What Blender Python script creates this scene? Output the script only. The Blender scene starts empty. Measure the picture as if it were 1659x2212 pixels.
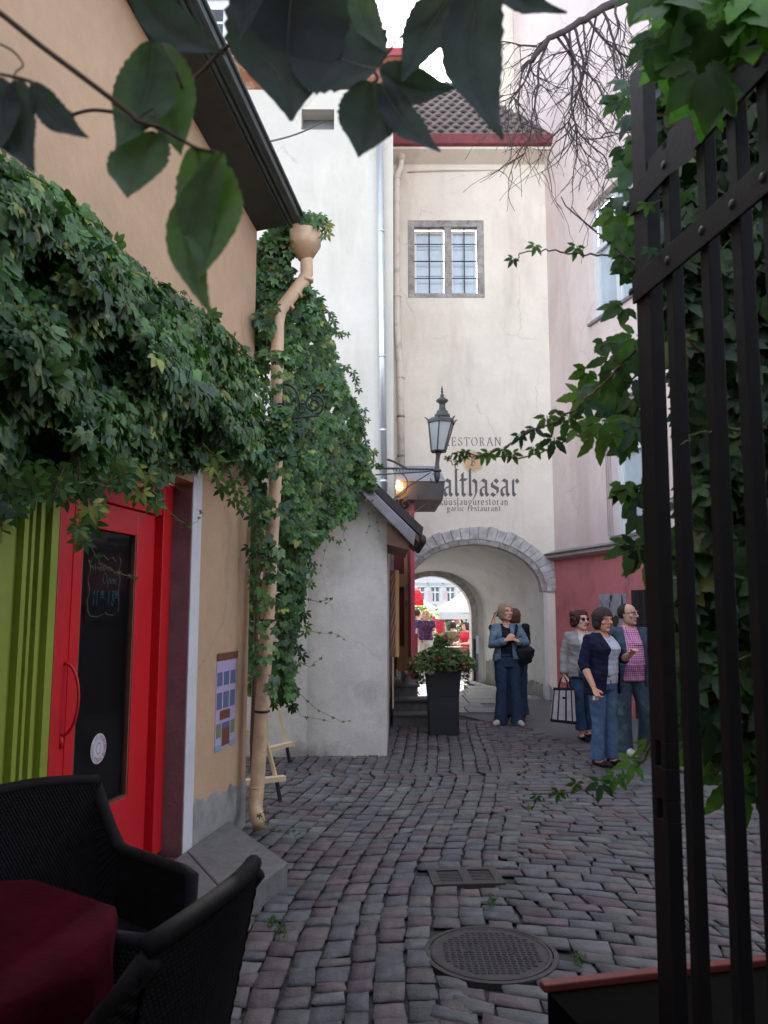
import bpy, bmesh, math, random
import numpy as np
from mathutils import Vector, Matrix
R = math.radians
random.seed(7); rng = np.random.default_rng(7)
sc = bpy.context.scene
COL = sc.collection
# ------------------------------------------------------------------ camera, sky, sun, exposure
PITCH = R(7.1); F = 1700.0; EYE = 1.6
cd = bpy.data.cameras.new('camera'); cam = bpy.data.objects.new('camera', cd); COL.objects.link(cam)
cam.location = (0, 0, EYE); cam.rotation_euler = (R(90) + PITCH, 0, 0)
cd.sensor_fit = 'VERTICAL'; cd.sensor_height = 36; cd.lens = F/2212*36
cd.clip_start = 0.05; cd.clip_end = 2000
cd.dof.use_dof = True; cd.dof.focus_distance = 10.5; cd.dof.aperture_fstop = 6.5
sc.camera = cam
SUN_EL, SUN_AZ = R(32), R(9)          # azimuth from +Y, negative = towards the left
world = bpy.data.worlds.new('World'); sc.world = world; world.use_nodes = True
wn = world.node_tree; bg = wn.nodes['Background']
sky = wn.nodes.new('ShaderNodeTexSky'); sky.sky_type = 'NISHITA'; sky.sun_disc = False
sky.sun_elevation = SUN_EL; sky.sun_rotation = SUN_AZ; sky.air_density = 1.0; sky.dust_density = 1.5; sky.ozone_density = 1.0
hs_ = wn.nodes.new('ShaderNodeHueSaturation'); hs_.inputs['Saturation'].default_value = .48      # thin veil of cloud
wn.links.new(sky.outputs[0], hs_.inputs['Color']); wn.links.new(hs_.outputs[0], bg.inputs[0]); bg.inputs[1].default_value = 0.15
sd = bpy.data.lights.new('sun', 'SUN'); sd.energy = 2.2; sd.angle = R(0.5); sd.color = (1, .95, .87)
sun = bpy.data.objects.new('sun', sd); COL.objects.link(sun)
svec = Vector((math.sin(SUN_AZ)*math.cos(SUN_EL), math.cos(SUN_AZ)*math.cos(SUN_EL), math.sin(SUN_EL)))
sun.rotation_euler = svec.to_track_quat('Z', 'Y').to_euler(); sun.location = (0, 0, 30)
sc.view_settings.view_transform = 'Standard'; sc.view_settings.look = 'None'
sc.view_settings.exposure = 2.6; sc.view_settings.gamma = 1.0
sc.cycles.max_bounces = 8; sc.cycles.diffuse_bounces = 5; sc.cycles.glossy_bounces = 3; sc.cycles.transmission_bounces = 4
sc.cycles.transparent_max_bounces = 8; sc.cycles.sample_clamp_indirect = 8

# ------------------------------------------------------------------ photo -> world helpers (distances are the real ones)
CP, SP = math.cos(PITCH), math.sin(PITCH)
def ray(x, y):
    a = (x-829.5)/F; b = (1106-y)/F
    return Vector((a, CP - b*SP, SP + b*CP))
def at(x, y, Y):
    d = ray(x, y); t = Y/d.y
    return Vector((d.x*t, Y, EYE + d.z*t))
def gnd(x, y, z=0.0):
    d = ray(x, y); t = (z-EYE)/d.z
    return Vector((d.x*t, d.y*t, z))
class Wall:
    """upright plane through C; d = horizontal direction along it, n = outward normal"""
    def __init__(s, C, d):
        s.C = Vector((C[0], C[1], 0)); s.d = Vector((d[0], d[1], 0)).normalized(); s.n = Vector((s.d.y, -s.d.x, 0))
        if s.n.dot(-s.C) < 0: s.n = -s.n
    def P(s, u, z, off=0.0):
        return s.C + s.d*u + s.n*off + Vector((0, 0, z))
    def hit(s, x, y, off=0.0):
        r = ray(x, y); o = Vector((0, 0, EYE)); c = s.C + s.n*off
        t = (c-o).dot(s.n)/r.dot(s.n); p = o + r*t
        return (p-c).dot(s.d), p.z
# ------------------------------------------------------------------ object helpers
def wloc(o):
    v = Vector((0, 0, 0))
    while o is not None:
        v = v + o.location; o = o.parent
    return v
def tag(o, label=None, cat=None, group=None, kind=None):
    if label: o['label'] = label
    if cat: o['category'] = cat
    if group: o['group'] = group
    if kind: o['kind'] = kind
    return o
def thing(name, loc, label, cat, group=None, rz=0):
    o = bpy.data.objects.new(name, None); COL.objects.link(o); o.location = loc; o.rotation_euler = (0, 0, rz)
    o.empty_display_size = .1
    return tag(o, label, cat, group)
def obj(name, geo, mat, parent=None, smooth=False, local=False, bevel=0):
    """geo = MB; vertices in world coordinates unless local"""
    v, f, c = geo.v, geo.f, geo.c
    if parent is not None and not local:
        L = wloc(parent); v = [(p[0]-L.x, p[1]-L.y, p[2]-L.z) for p in v]
    me = bpy.data.meshes.new(name); me.from_pydata([tuple(p) for p in v], [], f)
    if c:
        ca = me.color_attributes.new('Col', 'FLOAT_COLOR', 'POINT')
        ca.data.foreach_set('color', np.array([(a[0], a[1], a[2], 1) for a in c], dtype=np.float32).ravel())
    mats = mat if isinstance(mat, (list, tuple)) else [mat]
    for m in mats: me.materials.append(m)
    if geo.m and len(mats) > 1: me.polygons.foreach_set('material_index', geo.m)
    me.validate(); me.update()
    if smooth: me.polygons.foreach_set('use_smooth', [True]*len(me.polygons))
    o = bpy.data.objects.new(name, me); COL.objects.link(o)
    if parent is not None: o.parent = parent
    if bevel:
        b = o.modifiers.new('bevel', 'BEVEL'); b.width = bevel; b.segments = 2; b.limit_method = 'ANGLE'
    return o
class MB:
    def __init__(s): s.v = []; s.f = []; s.c = []; s.m = []; s.mi = 0
    def face(s, pts):
        n = len(s.v); s.v += [tuple(p) for p in pts]; s.f.append(list(range(n, n+len(pts)))); s.m.append(s.mi)
        return s
    def grid(s, rows, closed=False, capA=False, capB=False):
        n = len(s.v); k = len(rows[0])
        for r in rows: s.v += [tuple(p) for p in r]
        for i in range(len(rows)-1):
            for j in range(k if closed else k-1):
                a = n+i*k+j; b = n+i*k+(j+1) % k
                s.f.append([a, b, b+k, a+k]); s.m.append(s.mi)
        if capA: s.f.append([n+j for j in range(k)][::-1]); s.m.append(s.mi)
        if capB: s.f.append([n+(len(rows)-1)*k+j for j in range(k)]); s.m.append(s.mi)
        return s
    def box(s, x0, x1, y0, y1, z0, z1):
        return s.hexa([(x0, y0, z0), (x1, y0, z0), (x1, y1, z0), (x0, y1, z0), (x0, y0, z1), (x1, y0, z1), (x1, y1, z1), (x0, y1, z1)])
    def hexa(s, p):
        n = len(s.v); s.v += [tuple(q) for q in p]
        for f in ((0, 3, 2, 1), (4, 5, 6, 7), (0, 1, 5, 4), (1, 2, 6, 5), (2, 3, 7, 6), (3, 0, 4, 7)):
            s.f.append([n+i for i in f]); s.m.append(s.mi)
        return s
    def wbox(s, W, u0, u1, z0, z1, o0, o1):
        return s.hexa([W.P(u0, z0, o0), W.P(u1, z0, o0), W.P(u1, z0, o1), W.P(u0, z0, o1),
                       W.P(u0, z1, o0), W.P(u1, z1, o0), W.P(u1, z1, o1), W.P(u0, z1, o1)])
    def tube(s, pts, rad, seg=8, cap=True, sq=1.0):
        pts = [Vector(p) for p in pts]; n = len(pts)
        if not hasattr(rad, '__len__'): rad = [rad]*n
        rows = []; ref = None
        for i, p in enumerate(pts):
            t = (pts[min(i+1, n-1)] - pts[max(i-1, 0)]).normalized()
            if ref is None:
                ref = Vector((0, 0, 1)) if abs(t.z) < .9 else Vector((0, 1, 0))
            a = t.cross(ref).normalized(); b = a.cross(t).normalized(); ref = b
            rows.append([p + a*(rad[i]*math.cos(2*math.pi*k/seg)) + b*(rad[i]*sq*math.sin(2*math.pi*k/seg)) for k in range(seg)])
        return s.grid(rows, closed=True, capA=cap, capB=cap)
    def lathe(s, c, prof, seg=20, sx=1, sy=1):
        rows = [[(c[0]+r*sx*math.cos(2*math.pi*k/seg), c[1]+r*sy*math.sin(2*math.pi*k/seg), c[2]+z) for k in range(seg)] for r, z in prof]
        return s.grid(rows, closed=True, capA=True, capB=True)
    def ball(s, c, r, seg=12, rx=1, ry=1, rz=1):
        rows = []
        for i in range(1, seg//2):
            a = math.pi*i/(seg//2)
            rows.append([(c[0]+r*rx*math.sin(a)*math.cos(2*math.pi*k/seg), c[1]+r*ry*math.sin(a)*math.sin(2*math.pi*k/seg), c[2]-r*rz*math.cos(a)) for k in range(seg)])
        return s.grid(rows, closed=True, capA=True, capB=True)
    def loft(s, rings, seg=24, power=2.0):
        """rings: (cx, cy, z, rx, ry)"""
        rows = []
        for cx, cy, z, rx, ry in rings:
            row = []
            for k in range(seg):
                a = 2*math.pi*k/seg; ca, sa = math.cos(a), math.sin(a)
                row.append((cx+rx*math.copysign(abs(ca)**(2/power), ca), cy+ry*math.copysign(abs(sa)**(2/power), sa), z))
            rows.append(row)
        return s.grid(rows, closed=True, capA=True, capB=True)
# ------------------------------------------------------------------ materials
def srgb(r, g, b):
    f = lambda c: (c/255/12.92) if c/255 <= .04045 else ((c/255+.055)/1.055)**2.4
    return (f(r), f(g), f(b))
MATS = {}
def mat(name, col, rough=.85, var=.12, scale=2.5, bump=.15, bscale=60, metallic=0, stain=None, stain_scale=1.2, stain_amt=.5,
        streak=False, trans=0, tcol=(1.15, 1.45, .65), spec=.5, attr=False, attr_mul=False, emit=None, stretch=(1, 1, 1), coat=0, stain_z=None, crack=0):
    m = bpy.data.materials.new(name); m.use_nodes = True; nt = m.node_tree; N = nt.nodes; L = nt.links
    b = N['Principled BSDF']
    tc = N.new('ShaderNodeTexCoord'); mp = N.new('ShaderNodeMapping'); mp.inputs['Scale'].default_value = stretch
    geo = N.new('ShaderNodeNewGeometry')
    L.new(geo.outputs['Position'] if not trans == -1 else tc.outputs['Object'], mp.inputs[0])
    if attr or name.startswith('cloth'): L.new(tc.outputs['Object'], mp.inputs[0])
    def noise(sc_, det=4, rg=.55, vec=None):
        n = N.new('ShaderNodeTexNoise'); n.inputs['Scale'].default_value = sc_; n.inputs['Detail'].default_value = det
        n.inputs['Roughness'].default_value = rg; L.new(vec or mp.outputs[0], n.inputs['Vector']); return n
    n1 = noise(scale, 6, .6)
    r1 = N.new('ShaderNodeMapRange'); r1.inputs[1].default_value = .3; r1.inputs[2].default_value = .7
    r1.inputs[3].default_value = 1-var; r1.inputs[4].default_value = 1+var; L.new(n1.outputs[0], r1.inputs[0])
    mx = N.new('ShaderNodeVectorMath'); mx.operation = 'SCALE'
    if attr:
        a = N.new('ShaderNodeVertexColor'); a.layer_name = 'Col'; L.new(a.outputs[0], mx.inputs[0])
    else:
        mx.inputs[0].default_value = col
    nb_ = noise(scale*11, 5, .7); rb_ = N.new('ShaderNodeMapRange'); rb_.inputs[1].default_value = .25; rb_.inputs[2].default_value = .75
    rb_.inputs[3].default_value = 1-var*.45; rb_.inputs[4].default_value = 1+var*.45; L.new(nb_.outputs[0], rb_.inputs[0])
    mu_ = N.new('ShaderNodeMath'); mu_.operation = 'MULTIPLY'; L.new(r1.outputs[0], mu_.inputs[0]); L.new(rb_.outputs[0], mu_.inputs[1])
    if crack:
        wv = N.new('ShaderNodeVectorMath'); wv.operation = 'SCALE'; wv.inputs['Scale'].default_value = .35; nz_ = noise(2.2, 5, .7); L.new(nz_.outputs[1], wv.inputs[0])
        av = N.new('ShaderNodeVectorMath'); av.operation = 'ADD'; L.new(mp.outputs[0], av.inputs[0]); L.new(wv.outputs[0], av.inputs[1])
        vo = N.new('ShaderNodeTexVoronoi'); vo.feature = 'DISTANCE_TO_EDGE'; vo.inputs['Scale'].default_value = crack; L.new(av.outputs[0], vo.inputs['Vector'])
        rc = N.new('ShaderNodeMapRange'); rc.inputs[1].default_value = .0; rc.inputs[2].default_value = .006; rc.inputs[3].default_value = .80; rc.inputs[4].default_value = 1; L.new(vo.outputs[0], rc.inputs[0])
        ms_ = N.new('ShaderNodeMapRange'); ms_.inputs[1].default_value = .50; ms_.inputs[2].default_value = .56; nm_ = noise(.9, 3, .5); L.new(nm_.outputs[0], ms_.inputs[0])
        mxc = N.new('ShaderNodeMix'); mxc.inputs[2].default_value = 1; L.new(ms_.outputs[0], mxc.inputs[0]); L.new(rc.outputs[0], mxc.inputs[3]); mxc.inputs[2].default_value = 1
        m5 = N.new('ShaderNodeMath'); m5.operation = 'MULTIPLY'; L.new(mu_.outputs[0], m5.inputs[0]); L.new(mxc.outputs[0], m5.inputs[1]); mu_ = m5
    L.new(mu_.outputs[0], mx.inputs['Scale']); out = mx.outputs[0]
    if stain:
        n2 = noise(stain_scale, 8, .65)
        if streak:
            mp2 = N.new('ShaderNodeMapping'); mp2.inputs['Scale'].default_value = (1, 1, .22); L.new(geo.outputs['Position'], mp2.inputs[0])
            L.new(mp2.outputs[0], n2.inputs['Vector'])
        r2 = N.new('ShaderNodeMapRange'); r2.inputs[1].default_value = .52; r2.inputs[2].default_value = .68
        r2.inputs[3].default_value = 0; r2.inputs[4].default_value = stain_amt; L.new(n2.outputs[0], r2.inputs[0])
        fac = r2.outputs[0]
        if stain_z:   # rising damp and splashes near the ground, with a ragged edge
            sp = N.new('ShaderNodeSeparateXYZ'); L.new(geo.outputs['Position'], sp.inputs[0])
            ad = N.new('ShaderNodeMath'); ad.operation = 'MULTIPLY_ADD'; ad.inputs[1].default_value = 1.2; L.new(n2.outputs[0], ad.inputs[0])
            ng = N.new('ShaderNodeMath'); ng.operation = 'MULTIPLY'; ng.inputs[1].default_value = -1; L.new(sp.outputs[2], ng.inputs[0])
            L.new(ng.outputs[0], ad.inputs[2])
            r3 = N.new('ShaderNodeMapRange'); r3.inputs[1].default_value = .6-stain_z; r3.inputs[2].default_value = .85-stain_z
            r3.inputs[4].default_value = stain_amt; L.new(ad.outputs[0], r3.inputs[0])
            mm = N.new('ShaderNodeMath'); mm.operation = 'MAXIMUM'; L.new(r3.outputs[0], mm.inputs[0])
            hf = N.new('ShaderNodeMath'); hf.operation = 'MULTIPLY'; hf.inputs[1].default_value = .45; L.new(fac, hf.inputs[0])
            L.new(hf.outputs[0], mm.inputs[1]); fac = mm.outputs[0]
        m2 = N.new('ShaderNodeMix'); m2.data_type = 'RGBA'; L.new(fac, m2.inputs[0]); L.new(out, m2.inputs[6])
        m2.inputs[7].default_value = (*stain, 1); out = m2.outputs[2]
    L.new(out, b.inputs['Base Color'])
    b.inputs['Roughness'].default_value = rough; b.inputs['Metallic'].default_value = metallic
    b.inputs['Specular IOR Level'].default_value = spec; b.inputs['Coat Weight'].default_value = coat
    if bump:
        n3 = noise(bscale, 5, .6); n4 = noise(bscale*.09, 3, .5)
        ad = N.new('ShaderNodeMath'); ad.operation = 'MULTIPLY_ADD'; ad.inputs[1].default_value = 3.0
        L.new(n4.outputs[0], ad.inputs[0]); L.new(n3.outputs[0], ad.inputs[2])
        bp = N.new('ShaderNodeBump'); bp.inputs['Strength'].default_value = bump; bp.inputs['Distance'].default_value = .01
        L.new(ad.outputs[0], bp.inputs['Height']); L.new(bp.outputs[0], b.inputs['Normal'])
    if trans > 0:
        t = N.new('ShaderNodeBsdfTranslucent'); s2 = N.new('ShaderNodeVectorMath'); s2.operation = 'MULTIPLY'
        s2.inputs[1].default_value = tcol; L.new(out, s2.inputs[0]); L.new(s2.outputs[0], t.inputs[0])
        ms = N.new('ShaderNodeMixShader'); ms.inputs[0].default_value = trans
        L.new(b.outputs[0], ms.inputs[1]); L.new(t.outputs[0], ms.inputs[2]); L.new(ms.outputs[0], N['Material Output'].inputs[0])
    if emit:
        b.inputs['Emission Color'].default_value = (*emit[0], 1); b.inputs['Emission Strength'].default_value = emit[1]
    MATS[name] = m; return m
def glassmat(name, col, rough=.05, refl=.5):
    m = mat(name, col, rough=rough, var=.05, bump=0, spec=1.0); return m
# paints
peach = mat('peach_plaster', (.50, .345, .215), var=.12, scale=1.2, bump=.35, bscale=70, stain=(.30, .19, .12), stain_scale=1.6, stain_amt=.5, streak=True, crack=.55)
greyplinth = mat('grey_plinth', (.26, .26, .25), var=.25, scale=5, bump=.5, stain=(.09, .09, .08), stain_scale=3, stain_amt=.7)
mauve = mat('mauve_plaster', (.22, .13, .14), var=.15, scale=4, bump=.4, stain=(.06, .045, .04), stain_scale=3, stain_amt=.8, stain_z=.25)
whitestripe = mat('white_limewash', (.62, .63, .66), var=.1, bump=.3)
red = mat('red_gloss_paint', (.60, .012, .020), rough=.35, var=.12, bump=.05, bscale=20)
reddark = mat('red_frame_paint', (.58, .012, .018), rough=.4, var=.12, bump=.05)
green = mat('lime_green_paint', (.25, .31, .035), rough=.45, var=.10, bump=.08, stain=(.12, .15, .03), stain_scale=4, stain_amt=.3)
teal = mat('teal_paint', (.02, .42, .42), rough=.5)
darkglass = mat('dark_glass', (.012, .012, .013), rough=.04, var=.05, bump=0, spec=.8)
eave = mat('dark_green_metal', (.060, .085, .082), rough=.45, var=.25, scale=6, bump=.1, metallic=.0)
soffit = mat('soffit_board', (.055, .070, .066), rough=.8, var=.2, stretch=(1, 1, 1))
pipeyel = mat('yellow_drainpipe', (.60, .43, .27), rough=.55, var=.16, scale=6, bump=.1, stain=(.25, .12, .06), stain_scale=5, stain_amt=.5)
whitewall = mat('white_plaster', (.62, .59, .53), var=.07, scale=.8, bump=.3, bscale=50, stain=(.44, .40, .34), stain_scale=.9, stain_amt=.5, streak=True, crack=.4)
housewhite = mat('grey_white_plaster', (.63, .62, .58), crack=.6, var=.12, scale=2, bump=.5, bscale=40, stain=(.20, .19, .17), stain_scale=2.2, stain_amt=.75, stain_z=.15)
towerm = mat('cream_tower_plaster', (.76, .695, .59), var=.09, scale=1.0, bump=.5, bscale=40, stain=(.50, .41, .31), stain_scale=.9, stain_amt=.5, streak=True, crack=.45)
tunnelm = mat('tunnel_plaster', (.62, .62, .60), var=.14, scale=2, bump=.5, bscale=30, stain=(.16, .15, .14), stain_scale=2, stain_amt=.85, stain_z=.05)
pinkm = mat('lilac_pink_plaster', (.69, .575, .54), var=.09, scale=1.0, bump=.4, bscale=50, stain=(.48, .37, .31), stain_scale=1, stain_amt=.5, streak=True, crack=.5)
redwall = mat('brick_pink_plaster', (.54, .17, .18), var=.10, scale=1.5, bump=.4, bscale=50, stain=(.28, .10, .10), stain_scale=2, stain_amt=.5)
cornm = mat('cornice_stone', (.38, .33, .31), var=.15, scale=4, bump=.4, stain=(.15, .13, .12), stain_amt=.6)
greymetal = mat('grey_sheet_metal', (.22, .23, .24), rough=.4, var=.2, scale=4, bump=.05, metallic=.4)
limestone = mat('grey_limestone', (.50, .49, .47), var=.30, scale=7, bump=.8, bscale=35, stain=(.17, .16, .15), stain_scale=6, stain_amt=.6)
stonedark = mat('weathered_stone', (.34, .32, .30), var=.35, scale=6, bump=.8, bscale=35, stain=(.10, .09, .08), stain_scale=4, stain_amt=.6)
maroon = mat('maroon_paint', (.20, .035, .035), rough=.55, var=.12, bump=.1)
crimson = mat('crimson_edge_paint', (.42, .07, .09), rough=.5, var=.12, bump=.1)
ochre = mat('ochre_wood', (.52, .33, .13), rough=.6, var=.15, scale=5, bump=.1, stretch=(4, 4, .5))
brownw = mat('brown_board_wood', (.16, .075, .045), rough=.6, var=.25, scale=6, bump=.15)
tanw = mat('tan_board_wood', (.36, .22, .13), rough=.6, var=.2, scale=6, bump=.15)
palewood = mat('pale_pine', (.72, .58, .36), rough=.55, var=.08, scale=8, bump=.05)
blackp = mat('black_rubber_and_dark', (.012, .012, .013), rough=.6, bump=.02)  # rubber feet, and the sheets and discs that stand for dark hollows
iron = mat('black_wrought_iron', (.02, .021, .023), rough=.5, var=.2, bump=.1)
lampmetal = mat('lamp_green_grey_metal', (.055, .065, .062), rough=.45, var=.2, scale=10, bump=.05)
milk = mat('milk_glass', (.42, .47, .46), rough=.25, var=.05, bump=0)
silver = mat('galvanised_pipe', (.62, .66, .70), rough=.35, metallic=.75, var=.08, bump=.05)
creampipe = mat('cream_drainpipe', (.72, .66, .56), rough=.6, var=.08, bump=.1, stain=(.35, .34, .32), stain_scale=5, stain_amt=.7)
whitepaint = mat('white_window_paint', (.64, .66, .66), rough=.45, var=.04, bump=.02)
paneblue = mat('reflecting_window_glass', (.42, .50, .56), rough=.08, var=.12, scale=3, bump=0, spec=1)
curtain = mat('net_curtain', (.62, .66, .68), rough=.8, var=.1, scale=20, bump=.1, stretch=(8, 8, .3))
tilem = mat('grey_brown_clay_tile', (.13, .10, .088), rough=.8, var=.4, scale=5, bump=.6, bscale=50, stain=(.09, .09, .08), stain_scale=8, stain_amt=.6)
fascia = mat('crimson_fascia', (.20, .035, .045), rough=.5, var=.2, scale=4, bump=.1, stain=(.22, .12, .11), stain_amt=.6, stain_scale=3)
redroof = mat('red_sheet_roof', (.36, .035, .05), rough=.45, var=.1)
brownband = mat('peeling_brown_cornice', (.30, .12, .06), rough=.8, var=.15, stain=(.62, .50, .40), stain_scale=5, stain_amt=.7)
asphalt = mat('worn_asphalt', (.115, .118, .12), rough=.9, var=.15, scale=1.5, bump=.4, bscale=120, stain=(.07, .07, .072), stain_scale=1.2, stain_amt=.5)
slabm = mat('paving_slab', (.20, .205, .205), rough=.85, var=.15, scale=2.5, bump=.3, bscale=90)
squarem = mat('square_cobbles', (.30, .29, .28), rough=.9, var=.25, scale=8, bump=.4)
dirt = mat('joint_soil', (.045, .045, .042), rough=1, var=.3, scale=10, bump=.6, stain=(.03, .05, .018), stain_scale=1.3, stain_amt=.5)
settm = mat('granite_setts', (1, 1, 1), rough=.80, var=.25, scale=9, bump=.7, bscale=70, attr=True, spec=.4)
stepm = mat('granite_step', (.145, .145, .14), rough=.85, var=.22, scale=12, bump=.4, bscale=150)
castiron = mat('rusty_cast_iron', (.052, .045, .042), rough=.7, var=.3, scale=8, bump=.4, bscale=150)
wicker = mat('black_wicker', (.011, .010, .011), rough=.75, var=.3, scale=30, bump=.2, spec=.12)
velvet = mat('burgundy_velvet_cloth', (.034, .0015, .006), rough=.9, var=.35, scale=7, bump=.4, bscale=60, spec=.04)
velvet.node_tree.nodes['Principled BSDF'].inputs['Sheen Weight'].default_value = .03
velvet.node_tree.nodes['Principled BSDF'].inputs['Sheen Tint'].default_value = (.8, .05, .12, 1)
gatem = mat('brown_painted_iron', (.009, .008, .009), rough=.6, spec=.3, var=.2, scale=10, bump=.1)
leafm = mat('creeper_leaf', (1, 1, 1), rough=.46, var=.3, scale=14, bump=.2, bscale=90, attr=True, trans=.25, spec=.38)
bigleafm = mat('creeper_leaf_close', (1, 1, 1), rough=.55, var=.18, scale=40, bump=.1, bscale=200, attr=True, trans=.40, spec=.35)
stemm = mat('creeper_stem', (.09, .055, .035), rough=.8, var=.25, scale=20, bump=.3)
stemgreen = mat('young_creeper_stem', (.14, .16, .05), rough=.6, var=.2, scale=20, bump=.1)
twigm = mat('bare_twig_bark', (.055, .042, .043), rough=.85, var=.25, scale=20, bump=.3)
planterm = mat('charcoal_planter', (.022, .024, .028), rough=.45, var=.1, bump=.05)
flowerm = mat('red_flower', (.75, .02, .07), rough=.5, var=.1, bump=0)
textm = mat('grey_sign_paint', (.13, .115, .12), rough=.8, var=.15, scale=6, bump=.1)
badge = mat('ochre_badge_paint', (.62, .40, .22), rough=.8, var=.12, bump=.1)
chalkw = mat('white_chalk', (.85, .88, .9), rough=1, var=.3, scale=60, bump=0)
chalkb = mat('blue_chalk', (.25, .75, .85), rough=1, var=.3, scale=60, bump=0)
slate = mat('chalkboard_slate', (.012, .012, .013), rough=.5, var=.2, bump=.05)
def wall_holes(mb, W, u0, u1, z0, z1, holes, off=0.0, depth=.25):
    us = sorted(set([u0, u1]+[h[0] for h in holes]+[h[1] for h in holes])); zs = sorted(set([z0, z1]+[h[2] for h in holes]+[h[3] for h in holes]))
    for i in range(len(us)-1):
        for j in range(len(zs)-1):
            cu, cz = (us[i]+us[i+1])/2, (zs[j]+zs[j+1])/2
            if any(h[0] < cu < h[1] and h[2] < cz < h[3] for h in holes): continue
            mb.face([W.P(us[i], zs[j], off), W.P(us[i+1], zs[j], off), W.P(us[i+1], zs[j+1], off), W.P(us[i], zs[j+1], off)])
    for a, b, c, d in holes:
        for p, q in (((a, c), (b, c)), ((b, c), (b, d)), ((b, d), (a, d)), ((a, d), (a, c))):
            mb.face([W.P(p[0], p[1], off), W.P(q[0], q[1], off), W.P(q[0], q[1], off-depth), W.P(p[0], p[1], off-depth)])
    return mb
def spiral(c, r0, r1, a0, turns, n=26, plane='xz'):
    out = []
    for i in range(n+1):
        t = i/n; a = a0+turns*2*math.pi*t; r = r0+(r1-r0)*t
        p = Vector((r*math.cos(a), 0, r*math.sin(a))) if plane == 'xz' else Vector((0, r*math.cos(a), r*math.sin(a)))
        out.append(Vector(c)+p)
    return out
def bez(p0, p1, p2, p3, n=14):
    p0, p1, p2, p3 = map(Vector, (p0, p1, p2, p3))
    return [p0*(1-t)**3+p1*3*t*(1-t)**2+p2*3*t*t*(1-t)+p3*t**3 for t in [i/n for i in range(n+1)]]
# ================================================================== ground
def sheet(name, pts, z, m):
    g = MB(); g.face([(p[0], p[1], z) for p in pts]); return tag(obj(name, g, m), kind='structure')
sheet('ground', [(-60, -20), (60, -20), (60, 160), (-60, 160)], -.030, dirt)
EDGE = [gnd(*p) for p in ((985, 1538), (1125, 1569), (1270, 1619), (1475, 1690), (1640, 1735))]
def edge_y(x):
    for a, b in zip(EDGE, EDGE[1:]):
        if a.x <= x <= b.x: return a.y+(b.y-a.y)*(x-a.x)/(b.x-a.x)
    return EDGE[0].y if x < EDGE[0].x else EDGE[-1].y
ap = [(EDGE[0].x-.55, EDGE[0].y-.1)]+[(p.x, p.y-.22) for p in EDGE]+[(5.2, EDGE[-1].y-.5), (5.5, 14.9), (.0, 14.9), (0, 11.2), (.7, 11.2)]
sheet('asphalt_pavement', ap, -.012, asphalt)
# flagstones through the passage
g = MB()
for j in range(12):
    y = 12.6+j*.62; xo = -.1-(y-14.5)*.12
    xs = [xo]; 
    while xs[-1] < xo+2.9: xs.append(xs[-1]+random.uniform(.5, .9))
    for a, b in zip(xs, xs[1:]):
        if b > 3.0-(y-14.5)*.24 and y > 14: continue
        if b > 2.3 and y <= 14: continue
        g.hexa([(a+.008, y+.008, -.02), (b-.008, y+.008, -.02), (b-.008, y+.612, -.02), (a+.008, y+.612, -.02)] +
               [(px, py, .014+random.uniform(-.003, .003)) for px, py in ((a+.012, y+.012), (b-.012, y+.012), (b-.012, y+.608), (a+.012, y+.608))])
tag(obj('flagstone_path', g, slabm), kind='structure')
sheet('square_paving', [(-30, 20.0), (30, 20.0), (30, 70), (-30, 70)], -.012, squarem)

GR = gnd(1005, 1893)       # drain grate
MH = gnd(1060, 2057)       # manhole
SEAM = [gnd(1098, 1640), gnd(1105, 1795), gnd(1082, 1870), gnd(1050, 1960), gnd(1035, 2050), gnd(1000, 2230)]
def seam_x(y):
    S = SEAM
    if y >= S[0].y: return S[0].x
    for a, b in zip(S, S[1:]):
        if b.y <= y <= a.y: return b.x+(a.x-b.x)*(y-b.y)/(a.y-b.y)
    return S[-1].x
PAL = [(.16, .135, .135), (.17, .15, .14), (.150, .155, .165), (.135, .14, .148), (.175, .175, .175), (.165, .125, .13), (.15, .11, .12), (.14, .145, .15), (.19, .15, .145), (.135, .14, .15), (.20, .20, .195)]
SV, SF, SC = [], [], []
def sett(q, h):
    """q: four ground corners; pillowed, chipped stone"""
    q = [Vector((p[0], p[1], 0)) for p in q]
    c = sum(q, Vector((0, 0, 0)))/4
    if (c-Vector((MH.x, MH.y, 0))).length < .315: return
    if abs(c.x-GR.x) < .24 and abs(c.y-GR.y) < .19: return
    near = c.y < 7.5; n = 5 if near else 3
    col = (Vector(random.choice(PAL))*.85+Vector((.152, .147, .147))*.15)*random.uniform(.8, 1.12)*.72
    dx, dy = random.uniform(-.028, .028), random.uniform(-.028, .028); ph = random.uniform(0, 9)
    base = len(SV)
    for i in range(n+1):
        for j in range(n+1):
            s, t = i/n, j/n
            p = (q[0]*(1-s)+q[1]*s)*(1-t)+(q[3]*(1-s)+q[2]*s)*t
            e = min(s, 1-s, t, 1-t)*n
            r = p-c
            if e < .5:
                corner = (i in (0, n)) and (j in (0, n))
                w = .955 if corner else .985+.022*math.sin(ph+5*s+7*t)
                SV.append((c.x+r.x*w, c.y+r.y*w, -.014)); SC.append(col*.6)
            else:
                f = 1.0 if n == 5 and e > 1.5 else 0.93
                k = {5: (1.59 if e < 1.5 else 1.3), 3: 2.65}[n]
                z = h+(0 if e > 1.5 else (-.004 if n == 5 else 0))+dx*r.x+dy*r.y+random.uniform(-.0022, .0022)
                SV.append((c.x+r.x*k, c.y+r.y*k, z)); SC.append(col*random.uniform(.9, 1.08))
    for i in range(n):
        for j in range(n):
            a = base+i*(n+1)+j; SF.append([a, a+n+1, a+n+2, a+1])
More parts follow.
